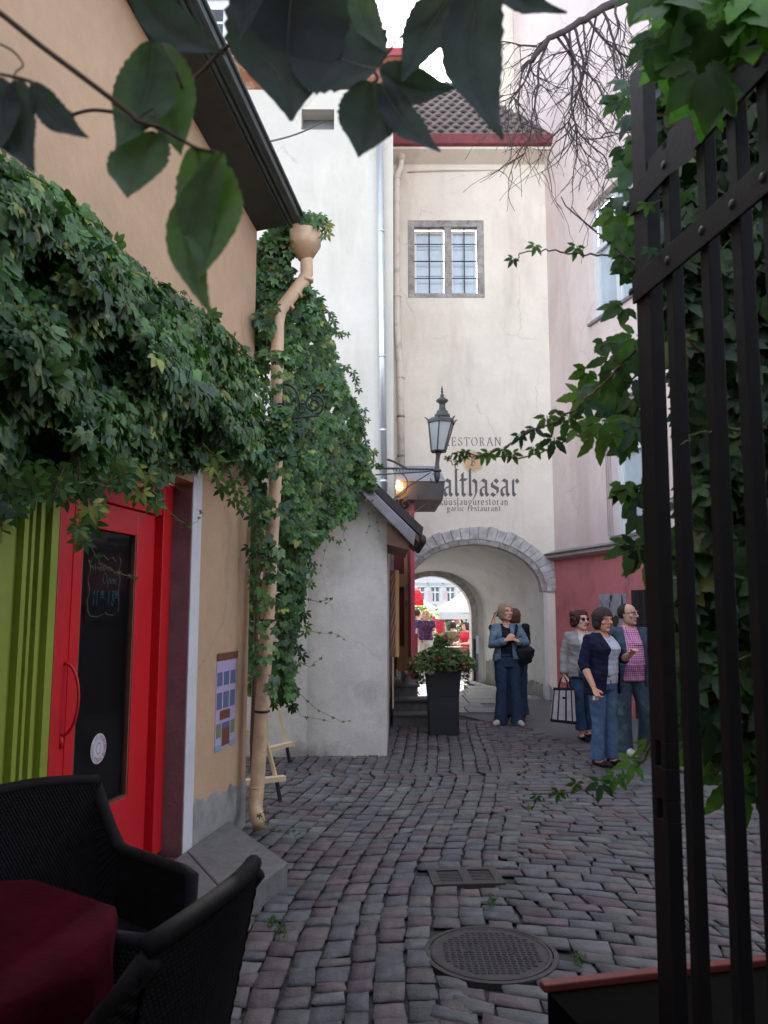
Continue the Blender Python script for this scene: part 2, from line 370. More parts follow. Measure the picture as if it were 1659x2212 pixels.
def pave(ok, smap, s0, s1, t0, t1, ds, dt, gap=.004):
    t = t0
    while t < t1:
        hgt = dt*random.uniform(.85, 1.18); s = s0+random.uniform(-ds, 0)
        while s < s1:
            w = ds*random.uniform(.68, 1.35)
            q = [smap(s+gap, t+gap), smap(s+w-gap, t+gap), smap(s+w-gap, t+hgt-gap), smap(s+gap, t+hgt-gap)]
            cx = sum(p[0] for p in q)/4; cy = sum(p[1] for p in q)/4
            if ok(cx, cy):
                q = [(p[0]+random.uniform(-.011, .011), p[1]+random.uniform(-.011, .011)) for p in q]
                sett(q, random.uniform(-.006, .004))
            s += w
        t += hgt
def leftlim(y):      # left edge of the setts: walls of the houses
    return -2.2
def smapL(s, t):     # s = across, t = along the alley: long columns of setts running away, swerving gently
    y = t+.05*math.sin(s*3)+.10*max(0, -s-.2)
    return (s*1.0+.10*(t-5)+.12*math.sin(t*.9+.5)*(1 if t < 8 else .4), y+.0*s)
def okL(x, y):
    return -2.4 < x < seam_x(y)+.03 and y < max(edge_y(x), 11.4 if x < 1.15 else 0)+.02 and y > 1.5
pave(lambda x, y: okL(x, y), lambda s, t: smapL(t, s), 1.2, 11.6, -3.4, 2.0, .140, .128)
def smapR(s, t):
    sl = -.42+.52*max(0, min(1, (t-4)/4.2)) if t < 8.2 else .10
    return (s+.02*math.sin(t*7), t+s*sl+.05*math.sin(s*2.3+t))
pave(lambda x, y: seam_x(y)-.05 <= x < 4.6 and 1.3 < y < edge_y(x)+.03, smapR, -.5, 5.2, 1.3, 11.5, .190, .108)
g = MB(); g.v = SV; g.f = SF; g.c = SC; g.m = [0]*len(SF)
tag(obj('cobbled_street', g, settm, smooth=True), kind='structure')
# small weeds in the joints: nobody could count them
g = MB()
for (px, py) in [(1065, 1945)]*9+[(1085, 1905)]*4+[(590, 1990)]*12+[(1250, 2075)]*10+[(1480, 2000)]*2+[(640, 1800)]*4+[(610, 2010)]*8+[(820, 1625)]*5+[(700, 1700)]*2:
    c = gnd(px+random.gauss(0, 6), py+random.gauss(0, 7))
    for k in range(7):
        a = random.uniform(0, 6.28); l = random.uniform(.008, .022); w = .004
        d = Vector((math.cos(a), math.sin(a), 0)); e = Vector((-d.y, d.x, 0))*w
        b = c+Vector((random.gauss(0, .012), random.gauss(0, .012), 0)); g.face([b-e, b+e, b+d*l+Vector((0, 0, l))]); g.c += [(.05, .10, .015)]*3
tag(obj('moss_tufts', g, leafm), kind='stuff')
# drain grate
t = thing('drain_grate', (GR.x, GR.y, 0), 'rusty cast iron street drain grate with two banks of slots', 'drain grate')
gw, gh = .215, .15; A = R(4)
def rot2(x, y): return (GR.x+x*math.cos(A)-y*math.sin(A), GR.y+x*math.sin(A)+y*math.cos(A))
def rbox(g, x0, x1, y0, y1, z0, z1):
    ps = [rot2(*p) for p in ((x0, y0), (x1, y0), (x1, y1), (x0, y1))]; return g.hexa([(*p, z0) for p in ps]+[(*p, z1) for p in ps])
fr = MB(); rbox(fr, -gw, gw, -gh, -gh+.045, -.03, .006); rbox(fr, -gw, gw, gh-.045, gh, -.03, .006)
for x0, x1 in ((-gw, -gw+.05), (-.028, .028), (gw-.05, gw)): rbox(fr, x0, x1, -gh+.045, gh-.045, -.03, .006)
obj('frame', fr, castiron, t)
for s in (-1, 1):
    b = MB(); x0, x1 = sorted((s*.028, s*(gw-.05)))
    n = 8
    for k in range(1, n): 
        yy = -gh+.045+k*(2*gh-.09)/n; rbox(b, x0, x1, yy-.008, yy+.008, -.03, .001)
    obj('grille', b, castiron, t)
pit_dark_sheet = MB(); rbox(pit_dark_sheet, -gw+.05, gw-.05, -gh+.045, gh-.045, -.0295, -.028); obj('pit_dark_sheet', pit_dark_sheet, blackp, t)  # black sheet stands for the dark drain under the slots
# manhole
t = thing('manhole_cover', (MH.x, MH.y, 0), 'round rusty cast iron manhole cover with raised tread ribs', 'manhole cover')
rr = .285
ring = MB(); rows = []
for k in range(64):
    a = 2*math.pi*k/64; rows.append([(MH.x+r*math.cos(a), MH.y+r*math.sin(a), z) for r, z in ((rr+.03, -.03), (rr+.03, .0), (rr+.008, .001), (rr+.005, -.02))])
rows.append(rows[0]); ring.grid(rows); obj('ring', ring, castiron, t)
lid = MB(); lid.lathe((MH.x, MH.y, 0), [(rr, -.03), (rr, .001), (rr-.012, .004), (rr-.02, -.001), (.001, -.001)], 64); obj('lid', lid, castiron, t)
nb = MB(); k = 0
for i in range(-9, 10):
    for j in range(-12, 13):
        x, y = i*.030+(.0 if j % 2 else .004), j*.024
        if math.hypot(x, y) < rr-.05 and not (i % 3 == 0 and abs(j) < 20 and j % 1 == 0 and False):
            if abs(x-.10) < .02 and abs(y) < .02 or abs(x+.10) < .02 and abs(y-.02) < .02: continue
            w, h = (.011, .007)
            nb.hexa([(MH.x+x-w, MH.y+y-h, 0), (MH.x+x+w, MH.y+y-h, 0), (MH.x+x+w, MH.y+y+h, 0), (MH.x+x-w, MH.y+y+h, 0)] +
                    [(MH.x+x-w*.7, MH.y+y-h*.7, .004), (MH.x+x+w*.7, MH.y+y-h*.7, .004), (MH.x+x+w*.7, MH.y+y+h*.7, .004), (MH.x+x-w*.7, MH.y+y+h*.7, .004)])
obj('tread_pattern', nb, castiron, t)
for hx, hy in ((.10, 0), (-.10, .02)):
    h = MB().lathe((MH.x+hx, MH.y+hy, .0012), [(.017, 0), (.017, .002), (.001, .002)], 14); obj('hole_dark_disc', h, blackp, t)  # black discs stand for the dark inside the lifting holes

# ================================================================== left shop house
W1 = Wall(gnd(528, 1785), (-.177, -.984))
REC = -.16
ZT = W1.hit(555, 492)[1]
ku, kz = W1.hit(312, 60); KE = (kz-ZT)/ku       # the old eaves are not level
def EZ(u): return ZT+KE*u
du0 = W1.hit(340, 1500, 0)[0]          # not used directly
dF = W1.hit(356, 1500, REC)[0]; dN = W1.hit(103, 1500, REC)[0]
uA = W1.hit(403, 1500, 0)[0]           # far edge of the doorway in the wall face
uB = W1.hit(100, 1500, 0)[0]; uC = -0  # near edge
ztop = W1.hit(250, 1010, REC)[1]
t = thing('shop_house', W1.P(0, 0), 'peach plastered shop house on the left with a red door and dark metal eaves', 'house')
SH = t
UL = 6.2
w = MB(); wall_holes(w, W1, 0, UL, -.03, ZT, [(uA, W1.hit(100, 1500)[0]+1.7, -.03, ztop+.02)], 0, .16)
w.face([W1.P(0, ZT), W1.P(UL, ZT), W1.P(UL, EZ(UL))]); w.face([W1.P(0, -.03), W1.P(0, ZT), W1.P(0, ZT, -4), W1.P(0, -.03, -4)])           # far end wall
obj('wall', w, peach, t)
bk = MB(); bk.wbox(W1, uA-.02, W1.hit(100, 1500)[0]+1.72, -.03, ztop+.04, -.30, -.235); obj('inner_wall', bk, mauve, t)
gb = MB().face([W1.P(-.02, ZT, 0), W1.P(-.02, ZT+2.2, -3.6), W1.P(-.02, ZT, -4)]); obj('gable', gb, peach, t)
# doorway cheek (mauve) and limewashed edge
ck = MB().wbox(W1, uA, uA+.006, .10, ztop, -.155, -.002); obj('door_cheek', ck, mauve, t)
st = MB(); uS = W1.hit(423, 1500)[0]
st.wbox(W1, uS, uA-.0, -.02, ztop+.25, .0, .006); obj('limewashed_edge', st, whitestripe, t, bevel=.002)
# grey plinth with a sloping ragged top
zp1 = W1.hit(412, 1738)[1]; zp0 = W1.hit(524, 1690)[1]
pl = MB(); n = 26; rows = []
for k in range(n+1):
    u = uS+(0-uS)*k/n; zt = zp1+(zp0-zp1)*k/n+random.uniform(-.006, .006)+.018*math.sin(k*.8)+.012*math.sin(k*1.9)
    rows.append([W1.P(u, -.03, .008), W1.P(u, zt-.01, .008), W1.P(u, zt, .001)])
pl.grid(rows); obj('plinth', pl, greyplinth, t, smooth=True)
# eaves: soffit, gutter with rolls, roof
zo = ZT+.06; dE = EZ(UL)-ZT
sf = MB().hexa([W1.P(0, ZT-.03, 0), W1.P(UL, ZT-.03+dE, 0), W1.P(UL, ZT+dE, .26), W1.P(0, ZT-.0, .26),
                W1.P(0, ZT+.05, 0), W1.P(UL, ZT+.05+dE, 0), W1.P(UL, ZT+.06+dE, .26), W1.P(0, ZT+.06, .26)]); obj('soffit', sf, soffit, t)
gt = MB()
for off, r, dz in ((.275, .018, .0), (.31, .022, .02), (.345, .020, .05), (.365, .018, .085)):
    gt.tube([W1.P(-.06, zo+dz-.04, off), W1.P(UL, zo+dz-.04+dE, off)], r, 8)
gt.hexa([W1.P(-.05, zo-.03, .25), W1.P(UL, zo-.03+dE, .25), W1.P(UL, zo-.03+dE, .36), W1.P(-.05, zo-.03, .36), W1.P(-.05, zo, .25), W1.P(UL, zo+dE, .25), W1.P(UL, zo+dE, .36), W1.P(-.05, zo, .36)]); obj('gutter', gt, eave, t, smooth=True)
rf = MB().hexa([W1.P(-.06, zo+.01, .30), W1.P(UL, zo+.01+dE, .30), W1.P(UL, ZT+2.3+dE, -3.6), W1.P(-.06, ZT+2.3, -3.6),
                W1.P(-.06, zo+.06, .30), W1.P(UL, zo+.06+dE, .30), W1.P(UL, ZT+2.36+dE, -3.6), W1.P(-.06, ZT+2.36, -3.6)]); obj('roof', rf, eave, t)
# red door in its frame; everything measured in the recessed plane
def U(x, y=1500, off=REC): return W1.hit(x, y, off)[0]
zb = .135
f = MB()
f.wbox(W1, U(356), U(331), zb, ztop, REC-.05, REC+.03)
f.wbox(W1, U(118), U(100), zb, ztop, REC-.05, REC+.03)
ztr = W1.hit(240, 1088, REC)[1]
f.wbox(W1, U(331), U(118), ztr, ztr+.10, REC-.05, REC+.02); f.wbox(W1, U(331), U(118), ztop-.08, ztop, REC-.05, REC+.03)
f.wbox(W1, U(331), U(118), ztr+.10, ztop-.08, REC-.05, REC-.02)
obj('door_frame', f, reddark, t, bevel=.004)
gr = MB().wbox(W1, U(331), U(322), zb, ztr, REC-.07, REC-.035); obj('frame_groove', gr, reddark, t)
gu0, gu1 = U(284), U(165); gz0 = W1.hit(230, 1742, REC)[1]; gz1 = W1.hit(240, 1147, REC)[1]
lf = MB(); L0, L1 = U(322), U(118)
lf.wbox(W1, L0, gu0, zb+.01, ztr-.005, REC-.045, REC); lf.wbox(W1, gu1, L1, zb+.01, ztr-.005, REC-.045, REC)
lf.wbox(W1, gu0, gu1, zb+.01, gz0, REC-.045, REC); lf.wbox(W1, gu0, gu1, gz1, ztr-.005, REC-.045, REC)
door = obj('door', lf, red, t, bevel=.004)
bead = MB()
for a, b, c, d in ((gu0, gu0+.014, gz0, gz1), (gu1-.014, gu1, gz0, gz1)): bead.wbox(W1, a, b, c, d, REC-.04, REC-.006)
bead.wbox(W1, gu0+.014, gu1-.014, gz0, gz0+.014, REC-.04, REC-.006); obj('glazing_bead', bead, brownw, door)
crease = MB().wbox(W1, U(146), U(143), zb+.01, ztr-.005, REC, REC+.004); obj('cover_strip', crease, reddark, door)
pane = MB().wbox(W1, gu0, gu1, gz0, gz1, REC-.032, REC-.026)
gm = bpy.data.materials.new('door_glass'); gm.use_nodes = True; nt = gm.node_tree; b = nt.nodes['Principled BSDF']
b.inputs['Base Color'].default_value = (.02, .019, .019, 1); b.inputs['Roughness'].default_value = .03  # faint brownish base colour stands in for a reflection
trn = nt.nodes.new('ShaderNodeBsdfTransparent'); ms = nt.nodes.new('ShaderNodeMixShader'); ms.inputs[0].default_value = .75
trn.inputs[0].default_value = (.8, .8, .8, 1)
nt.links.new(b.outputs[0], ms.inputs[1]); nt.links.new(trn.outputs[0], ms.inputs[2]); nt.links.new(ms.outputs[0], nt.nodes['Material Output'].inputs[0])
obj('glass_pane', pane, gm, door)
dk = MB().wbox(W1, L0, L1, zb, ztr, -.232, -.228); obj('interior_dark_sheet', dk, blackp, t)  # black sheet stands for the unlit room behind the glass
# handle
hz0, hz1 = W1.hit(148, 1585, REC)[1], W1.hit(148, 1432, REC)[1]; hu = U(136)
h = MB(); h.tube(bez(W1.P(hu, hz0, REC), W1.P(hu-.02, hz0, REC+.10), W1.P(hu-.02, hz1, REC+.10), W1.P(hu, hz1, REC), 18), .008, 8)
h.tube([W1.P(hu, hz0, REC), W1.P(hu, hz0-.06, REC+.004)], .012, 8); obj('handle', h, reddark, door, smooth=True)
# lime green shutter beside the door, ridged
gs = MB(); u = U(99, 1500, 0)+.0; prof = []
offs = [(0, .0), (0, .045), (.055, .045), (.055, .015), (.10, .015), (.10, .035), (.125, .035), (.125, .0), (.155, .0), (.155, .03), (.175, .03), (.175, .005), (.20, .005), (.20, .03), (.23, .03), (.23, 0), (.31, 0), (.31, .04), (.42, .04), (.42, 0)]
zs0, zs1 = .42, ztop+.1
rows = [[W1.P(u+a, z, b-.02) for a, b in offs] for z in (zs0, zs1)]
gs.grid(rows); gs.wbox(W1, u+.0, u+.42, zs0-.16, zs0, -.06, .03); gs.wbox(W1, u+.0, u+.42, zs0-.30, zs0-.16, -.06, .015)
obj('shutter', gs, green, t)
tl = MB().wbox(W1, u+.02, u+1.2, zs0-.36, zs0-.30, -.06, .08); obj('window_sill', tl, teal, t)
dwin = MB().wbox(W1, u+.42, u+1.5, zs0-.1, zs1, -.14, -.10); obj('window_panel', dwin, mauve, t)
# downpipe: hopper head, offset, long run, shoe
dp = MB()
hp = [at(662, 532, 6.2), at(668, 590, 6.2), at(600, 690, 6.12)]
dp.tube([hp[0]+Vector((0, 0, -.05)), hp[0]+Vector((.005, 0, -.24)), hp[0]+Vector((-.02, 0, -.30)), hp[2]+Vector((.02, 0, .08)), hp[2]+Vector((0, 0, -.03)),
         at(596, 1000, 6.05), at(574, 1400, 5.98), at(556, 1690, 5.95), at(551, 1745, 5.93), at(560, 1785, 5.80)], [.052, .052, .055, .052, .052, .052, .052, .053, .055, .048], 16)
pipe = obj('downpipe', dp, pipeyel, t, smooth=True)
hh = MB().lathe((hp[0].x-.01, hp[0].y, hp[0].z-.08), [(.055, -.04), (.122, .07), (.130, .085), (.132, .20), (.122, .205), (.105, .19)], 24); obj('hopper', hh, pipeyel, pipe, smooth=True)
for (x, y, Y) in ((599, 760, 6.05), (578, 1340, 5.98), (566, 1536, 5.96), (554, 1700, 5.95)):
    c = at(x, y, Y); b = MB().tube([c+Vector((0, 0, -.008)), c+Vector((0, 0, .008))], .058, 16); obj('pipe_band', b, iron if y > 1330 and y < 1600 else pipeyel, pipe, smooth=True)
for (x, y, Y, dx) in ((640, 632, 6.18, .03), (622, 658, 6.16, .03), (662, 606, 6.2, 0)):
    c = at(x, y, Y); b = MB().tube([c+Vector((-dx*.3, 0, -.012)), c+Vector((dx*.3, 0, .012))], .0575, 16); obj('pipe_seam', b, pipeyel, pipe, smooth=True)
# hopper gutter stub
c0 = W1.P(-.05, zo-.02, .31); b = MB().tube([c0, hp[0]+Vector((-.05, 0, .02))], .035, 10); obj('gutter_outlet', b, pipeyel, pipe, smooth=True)

# stone doorstep
a0 = gnd(622, 1862, .13); a1 = gnd(505, 1948, .13); b0 = W1.P(.35, .13, .01); b1 = W1.P(2.9, .13, .01)
def slab(name, ps, z0, z1, m, parent, bevel=.012):
    g = MB().hexa([(p[0], p[1], z0) for p in ps]+[(p[0], p[1], z1) for p in ps]); return obj(name, g, m, parent, bevel=bevel)
stp = thing('doorstep', (a0.x, a0.y, 0), 'low grey granite doorstep of wide slabs in front of the red door', 'doorstep')
far = gnd(528, 1800, .13); dirn = (a1-a0).normalized(); dirw = (b1-b0).normalized()
m0 = a0+dirn*(a1-a0).length; m1 = b0+dirw*.70
e0 = gnd(452, 2030, .13); e1 = b0+dirw*1.5
slab('slab', [b0, a0, m0, m1], -.03, .13, stepm, stp); slab('slab', [m1+dirw*.008, m0+(e0-m0).normalized()*.008, e0, e1], -.03, .13, stepm, stp)

# poster set into the wall
pu0, pu1 = W1.hit(510, 1410)[0], W1.hit(468, 1412)[0]; pz1 = W1.hit(490, 1409)[1]; pz0 = W1.hit(485, 1615)[1]
ps = thing('wall_poster', W1.P((pu0+pu1)/2, pz0, .0), 'narrow poster of a lilac town house pasted on the yellow wall by the drainpipe', 'poster')
lil = mat('poster_lilac', (.42, .36, .52), var=.1, bump=0); pblue = mat('poster_blue', (.10, .13, .24), bump=0); pbr = mat('poster_brown', (.16, .06, .03), bump=0)
pgr = mat('poster_green', (.16, .20, .13), bump=0); plb = mat('poster_light_blue', (.20, .33, .48), bump=0)
PW = pu1-pu0; PH = pz1-pz0
def PU(a): return pu1-(pu1-pu0)*a            # a: 0 = left (near), 1 = right
def PZ(b): return pz0+PH*b
bd = MB().wbox(W1, PU(1.0), PU(0), PZ(0), PZ(.92), .001, .004); obj('sheet', bd, lil, ps)
rp = MB(); wall = W1
pts = [(0, .905), (0, 1)]+[(1.08, 1)]+[(1.08, .93)]
zz = [(1.08-i*1.08/18, .93+(.0 if i % 2 else -.014)-.0*i) for i in range(1, 19)]
rp.face([W1.P(PU(a), PZ(b), .006) for a, b in pts+zz]); obj('roof_print', rp, pbr, ps)
def prect(name, a0, a1, b0, b1, m, off=.0065):
    return obj(name, MB().wbox(W1, PU(a1), PU(a0), PZ(b0), PZ(b1), .004, off), m, ps)
for r0, r1 in ((.66, .80), (.42, .59)):
    for a in ((.04, .28), (.36, .62), (.70, .94)): prect('window_print', a[0], a[1], r0, r1, pblue)
prect('sign_print', .20, .70, .305, .40, pbr); prect('door_print', .32, .70, .03, .21, pbr); prect('fanlight_print', .32, .70, .21, .27, pblue)
prect('window_print', .05, .26, .13, .27, pgr); prect('window_print', .76, .96, .13, .27, pgr); prect('plinth_print', .0, .31, .0, .055, plb); prect('plinth_print', .71, 1, .0, .055, plb)
# ------------------------------------------------------------------ lettering with a broad pen
def pen(mb, W, strokes, u, z, size, nib=.2, ang=40, off=.004, sx=1.0, flip=1, slant=0):
    """strokes in x-height units drawn on wall W from (u, z); flip=-1 when the text runs against W.d"""
    na = R(ang); nx, ny = math.cos(na)*nib/2, math.sin(na)*nib/2
    global PENK
    for st_ in strokes:
        for (x0, y0), (x1, y1) in zip(st_, st_[1:]):
            PENK = (PENK+1) % 40; o = off+PENK*.00006
            q = [(x0-nx, y0-ny), (x0+nx, y0+ny), (x1+nx, y1+ny), (x1-nx, y1-ny)]
            if abs((x1-x0)*ny-(y1-y0)*nx) < 1e-4*nib:
                e = .02; q = [(x0-nx-e*ny, y0-ny+e), (x0+nx-e, y0+ny+e), (x1+nx+e, y1+ny-e), (x1-nx+e, y1-ny-e)]
            mb.face([W.P(u+flip*(a*sx+b*slant)*size, z+b*size, o) for a, b in q])
    return mb
PENK = 0
def arc(cx, cy, rx, ry, a0, a1, n=8):
    return [(cx+rx*math.cos(R(a0+(a1-a0)*i/n)), cy+ry*math.sin(R(a0+(a1-a0)*i/n))) for i in range(n+1)]
def ser(x, y, w=.16): return [(x-w, y), (x+w, y)]
ROM = {   # lower case, x-height 1: (strokes, advance)
 'k': ([[(.1, 1.5), (.1, 0)], ser(.1, 0), [(-.08, 1.48), (.1, 1.5)], [(.55, .95), (.12, .45)], [(.25, .55), (.6, 0)], ser(.6, 0), ser(.52, .97, .12)], .82),
 'u': ([[(.1, .95), (.1, .3)]+arc(.32, .3, .22, .3, 180, 330), [(.58, .97), (.58, 0)], [(-.06, .95), (.1, .95)], [(.42, .95), (.58, .97)], [(.58, 0), (.74, .04)]], .9),
 's': ([[(.5, .85)]+arc(.29, .75, .2, .22, 20, 200)+[(.42, .45)]+arc(.3, .23, .22, .23, 40, -160)], .68),
 'l': ([[(.12, 1.5), (.12, 0)], ser(.12, 0), [(-.05, 1.47), (.12, 1.5)]], .40),
 'a': ([arc(.3, .75, .2, .22, 150, 0)+[(.5, 0)], arc(.28, .28, .22, .27, 70, 300), [(.5, 0), (.62, .05)]], .78),
 'g': ([arc(.3, .62, .25, .33, 0, 360, 12), arc(.3, -.28, .30, .22, 90, 450, 12), [(.28, .28), (.12, .1), (.3, -.04)], [(.45, .88), (.66, .98)]], .82),
 'r': ([[(.1, .97), (.1, 0)], ser(.1, 0), [(-.06, .93), (.1, .97)], [(.12, .6), (.3, .9), (.48, .88)]], .62),
 'e': ([[(.08, .52), (.55, .55)]+arc(.32, .52, .25, .45, 10, 320, 10)], .78),
 't': ([[(.15, 1.25), (.15, .2)]+arc(.33, .2, .18, .2, 180, 310, 4), [(-.05, .93), (.42, .93)]], .60),
 'o': ([arc(.32, .48, .29, .47, 0, 360, 14)], .84),
 'n': ([[(.1, .97), (.1, 0)], ser(.1, 0), [(-.06, .93), (.1, .97)], [(.12, .65)]+arc(.35, .62, .21, .33, 150, 0, 6)+[(.56, 0)], ser(.56, 0)], .92),
 'i': ([[(.12, .95), (.12, 0)], ser(.12, 0), [(-.04, .92), (.12, .95)], [(.1, 1.35), (.14, 1.32)]], .42),
 'c': ([arc(.33, .48, .28, .47, 50, 310, 10)], .72),
 'x': ([], .2), ' ': ([], .55),
 'R': ([[(.15, 1.4), (.15, 0)], ser(.15, 0, .2), [(-.02, 1.4), (.4, 1.4)]+arc(.4, 1.05, .27, .35, 90, -90, 6)+[(.17, .70)], [(.42, .7), (.85, 0)], ser(.86, 0, .12)], 1.12),
 'E': ([[(.15, 1.4), (.15, 0)], [(-.02, 1.4), (.72, 1.4), (.74, 1.2)], [(.15, .74), (.58, .74)], [(.56, .86), (.56, .62)], [(-.02, 0), (.74, 0), (.8, .25)]], 1.0),
 'S': ([[(.66, 1.2)]+arc(.4, 1.06, .26, .34, 30, 200, 6)+[(.5, .68)]+arc(.4, .35, .3, .35, 50, -160, 8), [(.10, .08), (.10, .4)]], .92),
 'T': ([[(.48, 1.4), (.48, 0)], ser(.48, 0, .22), [(0, 1.15), (0.02, 1.4), (.94, 1.4), (.96, 1.15)]], 1.1),
 'O': ([arc(.6, .7, .52, .7, 0, 360, 16)], 1.35),
 'A': ([[(.55, 1.42), (1.08, 0)], [(.52, 1.35), (.1, 0)], [(.28, .5), (.85, .5)], ser(.1, 0, .18), ser(1.08, 0, .2)], 1.28),
 'N': ([[(.15, 1.4), (.15, 0)], [(.0, 1.4), (.2, 1.4), (1.0, .05)], [(1.0, 1.4), (1.0, 0)], ser(.15, 0, .2), ser(1.0, 1.4, .2)], 1.25),
}
GOTH = {
 'b': ([[(-.06, 1.5), (.1, 1.58), (.1, .15), (.3, 0), (.54, .2), (.54, .78), (.34, .97), (.12, .78)]], .80),
 'a': ([[(.06, .78), (.22, .97), (.50, .84), (.50, .14), (.64, 0), (.74, .10)], [(.48, .56), (.12, .44), (.12, .14), (.27, .0), (.48, .18)]], .86),
 'l': ([[(-.04, 1.42), (.12, 1.6)], [(.12, 1.6), (.12, .14), (.26, 0), (.40, .13)]], .50),
 't': ([[(.12, 1.35), (.12, .14), (.27, 0), (.46, .14)], [(-.08, .96), (.42, .96)], [(.0, 1.2), (.12, 1.36)]], .56),
 'h': ([[(-.04, 1.42), (.12, 1.6)], [(.12, 1.6), (.12, .12), (.22, .0)], [(.12, .78), (.34, .97), (.56, .80), (.56, .20), (.44, -.04), (.32, -.22)], [(.0, .06), (.12, .12)]], .80),
 's': ([[(.52, .80), (.32, .97), (.10, .80), (.10, .60), (.50, .42), (.50, .16), (.28, 0), (.04, .14)]], .70),
 'r': ([[(-.06, .80), (.12, .97), (.12, .14), (.26, 0), (.36, .10)], [(.12, .74), (.34, .97), (.50, .78)]], .66),
 'B': ([[(.0, 1.3), (.22, 1.5), (.22, .1), (.0, .0)], [(.05, 1.5), (.6, 1.5), (.82, 1.25), (.6, .85), (.3, .8)], [(.45, .85), (.88, .6), (.88, .22), (.6, 0), (.2, .05), (.0, .2)], [(.42, 1.4), (.42, .2)]], 1.1),
}
def write(mb, W, s, u0, u1, z, font, nib, ang, xh, off=.004, flip=1, track=.0):
    """fit string s between u0 and u1 on wall W, x-height xh"""
    chars = []; adv = 0; 
    for ch in s:
        k = 'u' if ch == 'ü' else ch
        chars.append((ch, k, adv)); adv += font[k][1]+track
    adv -= track
    sx = (abs(u1-u0)/xh)/adv
    for ch, k, a in chars:
        stl = [[(x+a, y) for x, y in st_] for st_ in font[k][0]]
        if ch == 'ü': stl += [[(a+.12, 1.34), (a+.24, 1.30)], [(a+.42, 1.34), (a+.54, 1.30)]]
        pen(mb, W, stl, u0, z, xh, nib, ang, off, sx, flip)
# chalkboard hung inside the door glass, and the round sticker
cb0, cb1 = U(262, 1300, REC-.03), U(192, 1300, REC-.03); cz0, cz1 = W1.hit(225, 1335, REC-.03)[1], W1.hit(225, 1215, REC-.03)[1]
t = thing('chalkboard', W1.P((cb0+cb1)/2, cz0, REC-.06), 'chalkboard with opening hours hanging behind the red door glass', 'chalkboard')
obj('board', MB().wbox(W1, cb0-.01, cb1+.01, cz0-.02, cz1+.06, REC-.050, REC-.040), slate, t)
WC = Wall(W1.P(0, 0, 0), (W1.d.x, W1.d.y)); WC.n = W1.n
cw = abs(cb1-cb0); ch_ = cz1-cz0; oc = REC-.0390
def CU(a): return cb1-cw*a
g = MB()
wr = lambda pts, w: pen(g, W1, [[(-(a) , b) for a, b in pts]], 0, 0, 1, w, 35, oc, 1)
def cpts(l): return [[(-CU(a), cz0+ch_*b) for a, b in s] for s in l]
bord = [[(.02, .95)]+[(.02+.03*math.sin(k), .95-.06*k) for k in range(13)]+[(.03, .12), (.1, .04), (.3, .02), (.5, .07), (.55, .10), (.6, .06), (.8, .05), (.95, .12), (.96, .3), (.93, .5), (.97, .7), (.93, .9), (.98, 1.05), (.92, 1.14), (.8, 1.05), (.7, 1.12), (.55, 1.06), (.4, 1.14), (.25, 1.08), (.12, 1.12), (.02, .95)]]
pen(g, W1, cpts(bord), 0, 0, 1, .006, 35, oc, flip=-1)
scr = [[(.08+.022*k, .88+.035*math.sin(k*2.1)+(.05 if k % 4 == 0 else 0)) for k in range(28)]]
pen(g, W1, cpts(scr), 0, 0, 1, .005, 35, oc, flip=-1); obj('chalk_border', g, chalkw, t)
g = MB()
def glyph(strs, x, y, w, h): return [[(x+a*w, y+b*h) for a, b in s_] for s_ in strs]
O_ = [arc(.5, .5, .45, .5, 0, 360, 12)]
op = glyph(O_, .42, .62, .12, .2)+glyph([[(.1, .9), (0, -.6)], arc(.45, .5, .4, .42, 180, -180, 8)], .57, .62, .09, .11)+glyph([[(.1, .5), (.8, .55)]+arc(.5, .5, .4, .45, 0, 300, 8)], .67, .62, .08, .12)+glyph([[(0, .9), (.05, 0), (.3, .9), (.6, .9), (.7, .0), (1, .1)]], .77, .62, .10, .11)
one = [[(0, .7), (.35, 1), (.1, 0)]]
num = glyph(one, .15, .22, .12, .28)+glyph(one, .25, .22, .12, .28)+glyph([[(0, .5), (1, .55)]], .50, .24, .06, .2)+glyph(one, .60, .22, .12, .28)+glyph([[(.9, .9), (.5, 1), (.4, .8), (.9, .3), (.6, 0), (.3, .2), (.9, .9)]], .68, .22, .13, .28)
sup = glyph(O_, .38, .40, .045, .09)+glyph(O_, .43, .40, .045, .09)+glyph(O_, .82, .40, .045, .09)+glyph(O_, .87, .40, .045, .09)+[[(.37, .37), (.48, .37)], [(.81, .37), (.92, .37)]]
pen(g, W1, cpts(op+num+sup), 0, 0, 1, .006, 35, oc, flip=-1); obj('chalk_writing', g, chalkb, t)
su, sz = W1.hit(213, 1617, REC-.024); SR = abs(W1.hit(196, 1617, REC-.024)[0]-su)
g = MB(); g.face([W1.P(su+SR*math.cos(a), sz+SR*1.0*math.sin(a), REC-.0245) for a in [2*math.pi*k/32 for k in range(32)]])
stk = obj('round_sticker', g, mat('sticker_white', (.55, .56, .60), bump=0, var=.04), door)
g = MB(); cc = (su, sz)
for k in range(32):
    a, b = 2*math.pi*k/32, 2*math.pi*(k+.7)/32
    g.face([W1.P(su+SR*r*math.cos(q), sz+SR*r*math.sin(q), REC-.0241) for r, q in ((.66, a), (.66, b), (.62, b), (.62, a))])
for a in arc(0, 0, .3, .3, 0, 360, 14): 
    x, y = a; g.face([W1.P(su+SR*(x+dx), sz+SR*(y*1.2+dy), REC-.0241) for dx, dy in ((-.05, -.05), (.05, -.03), (.06, .05), (-.04, .04))])
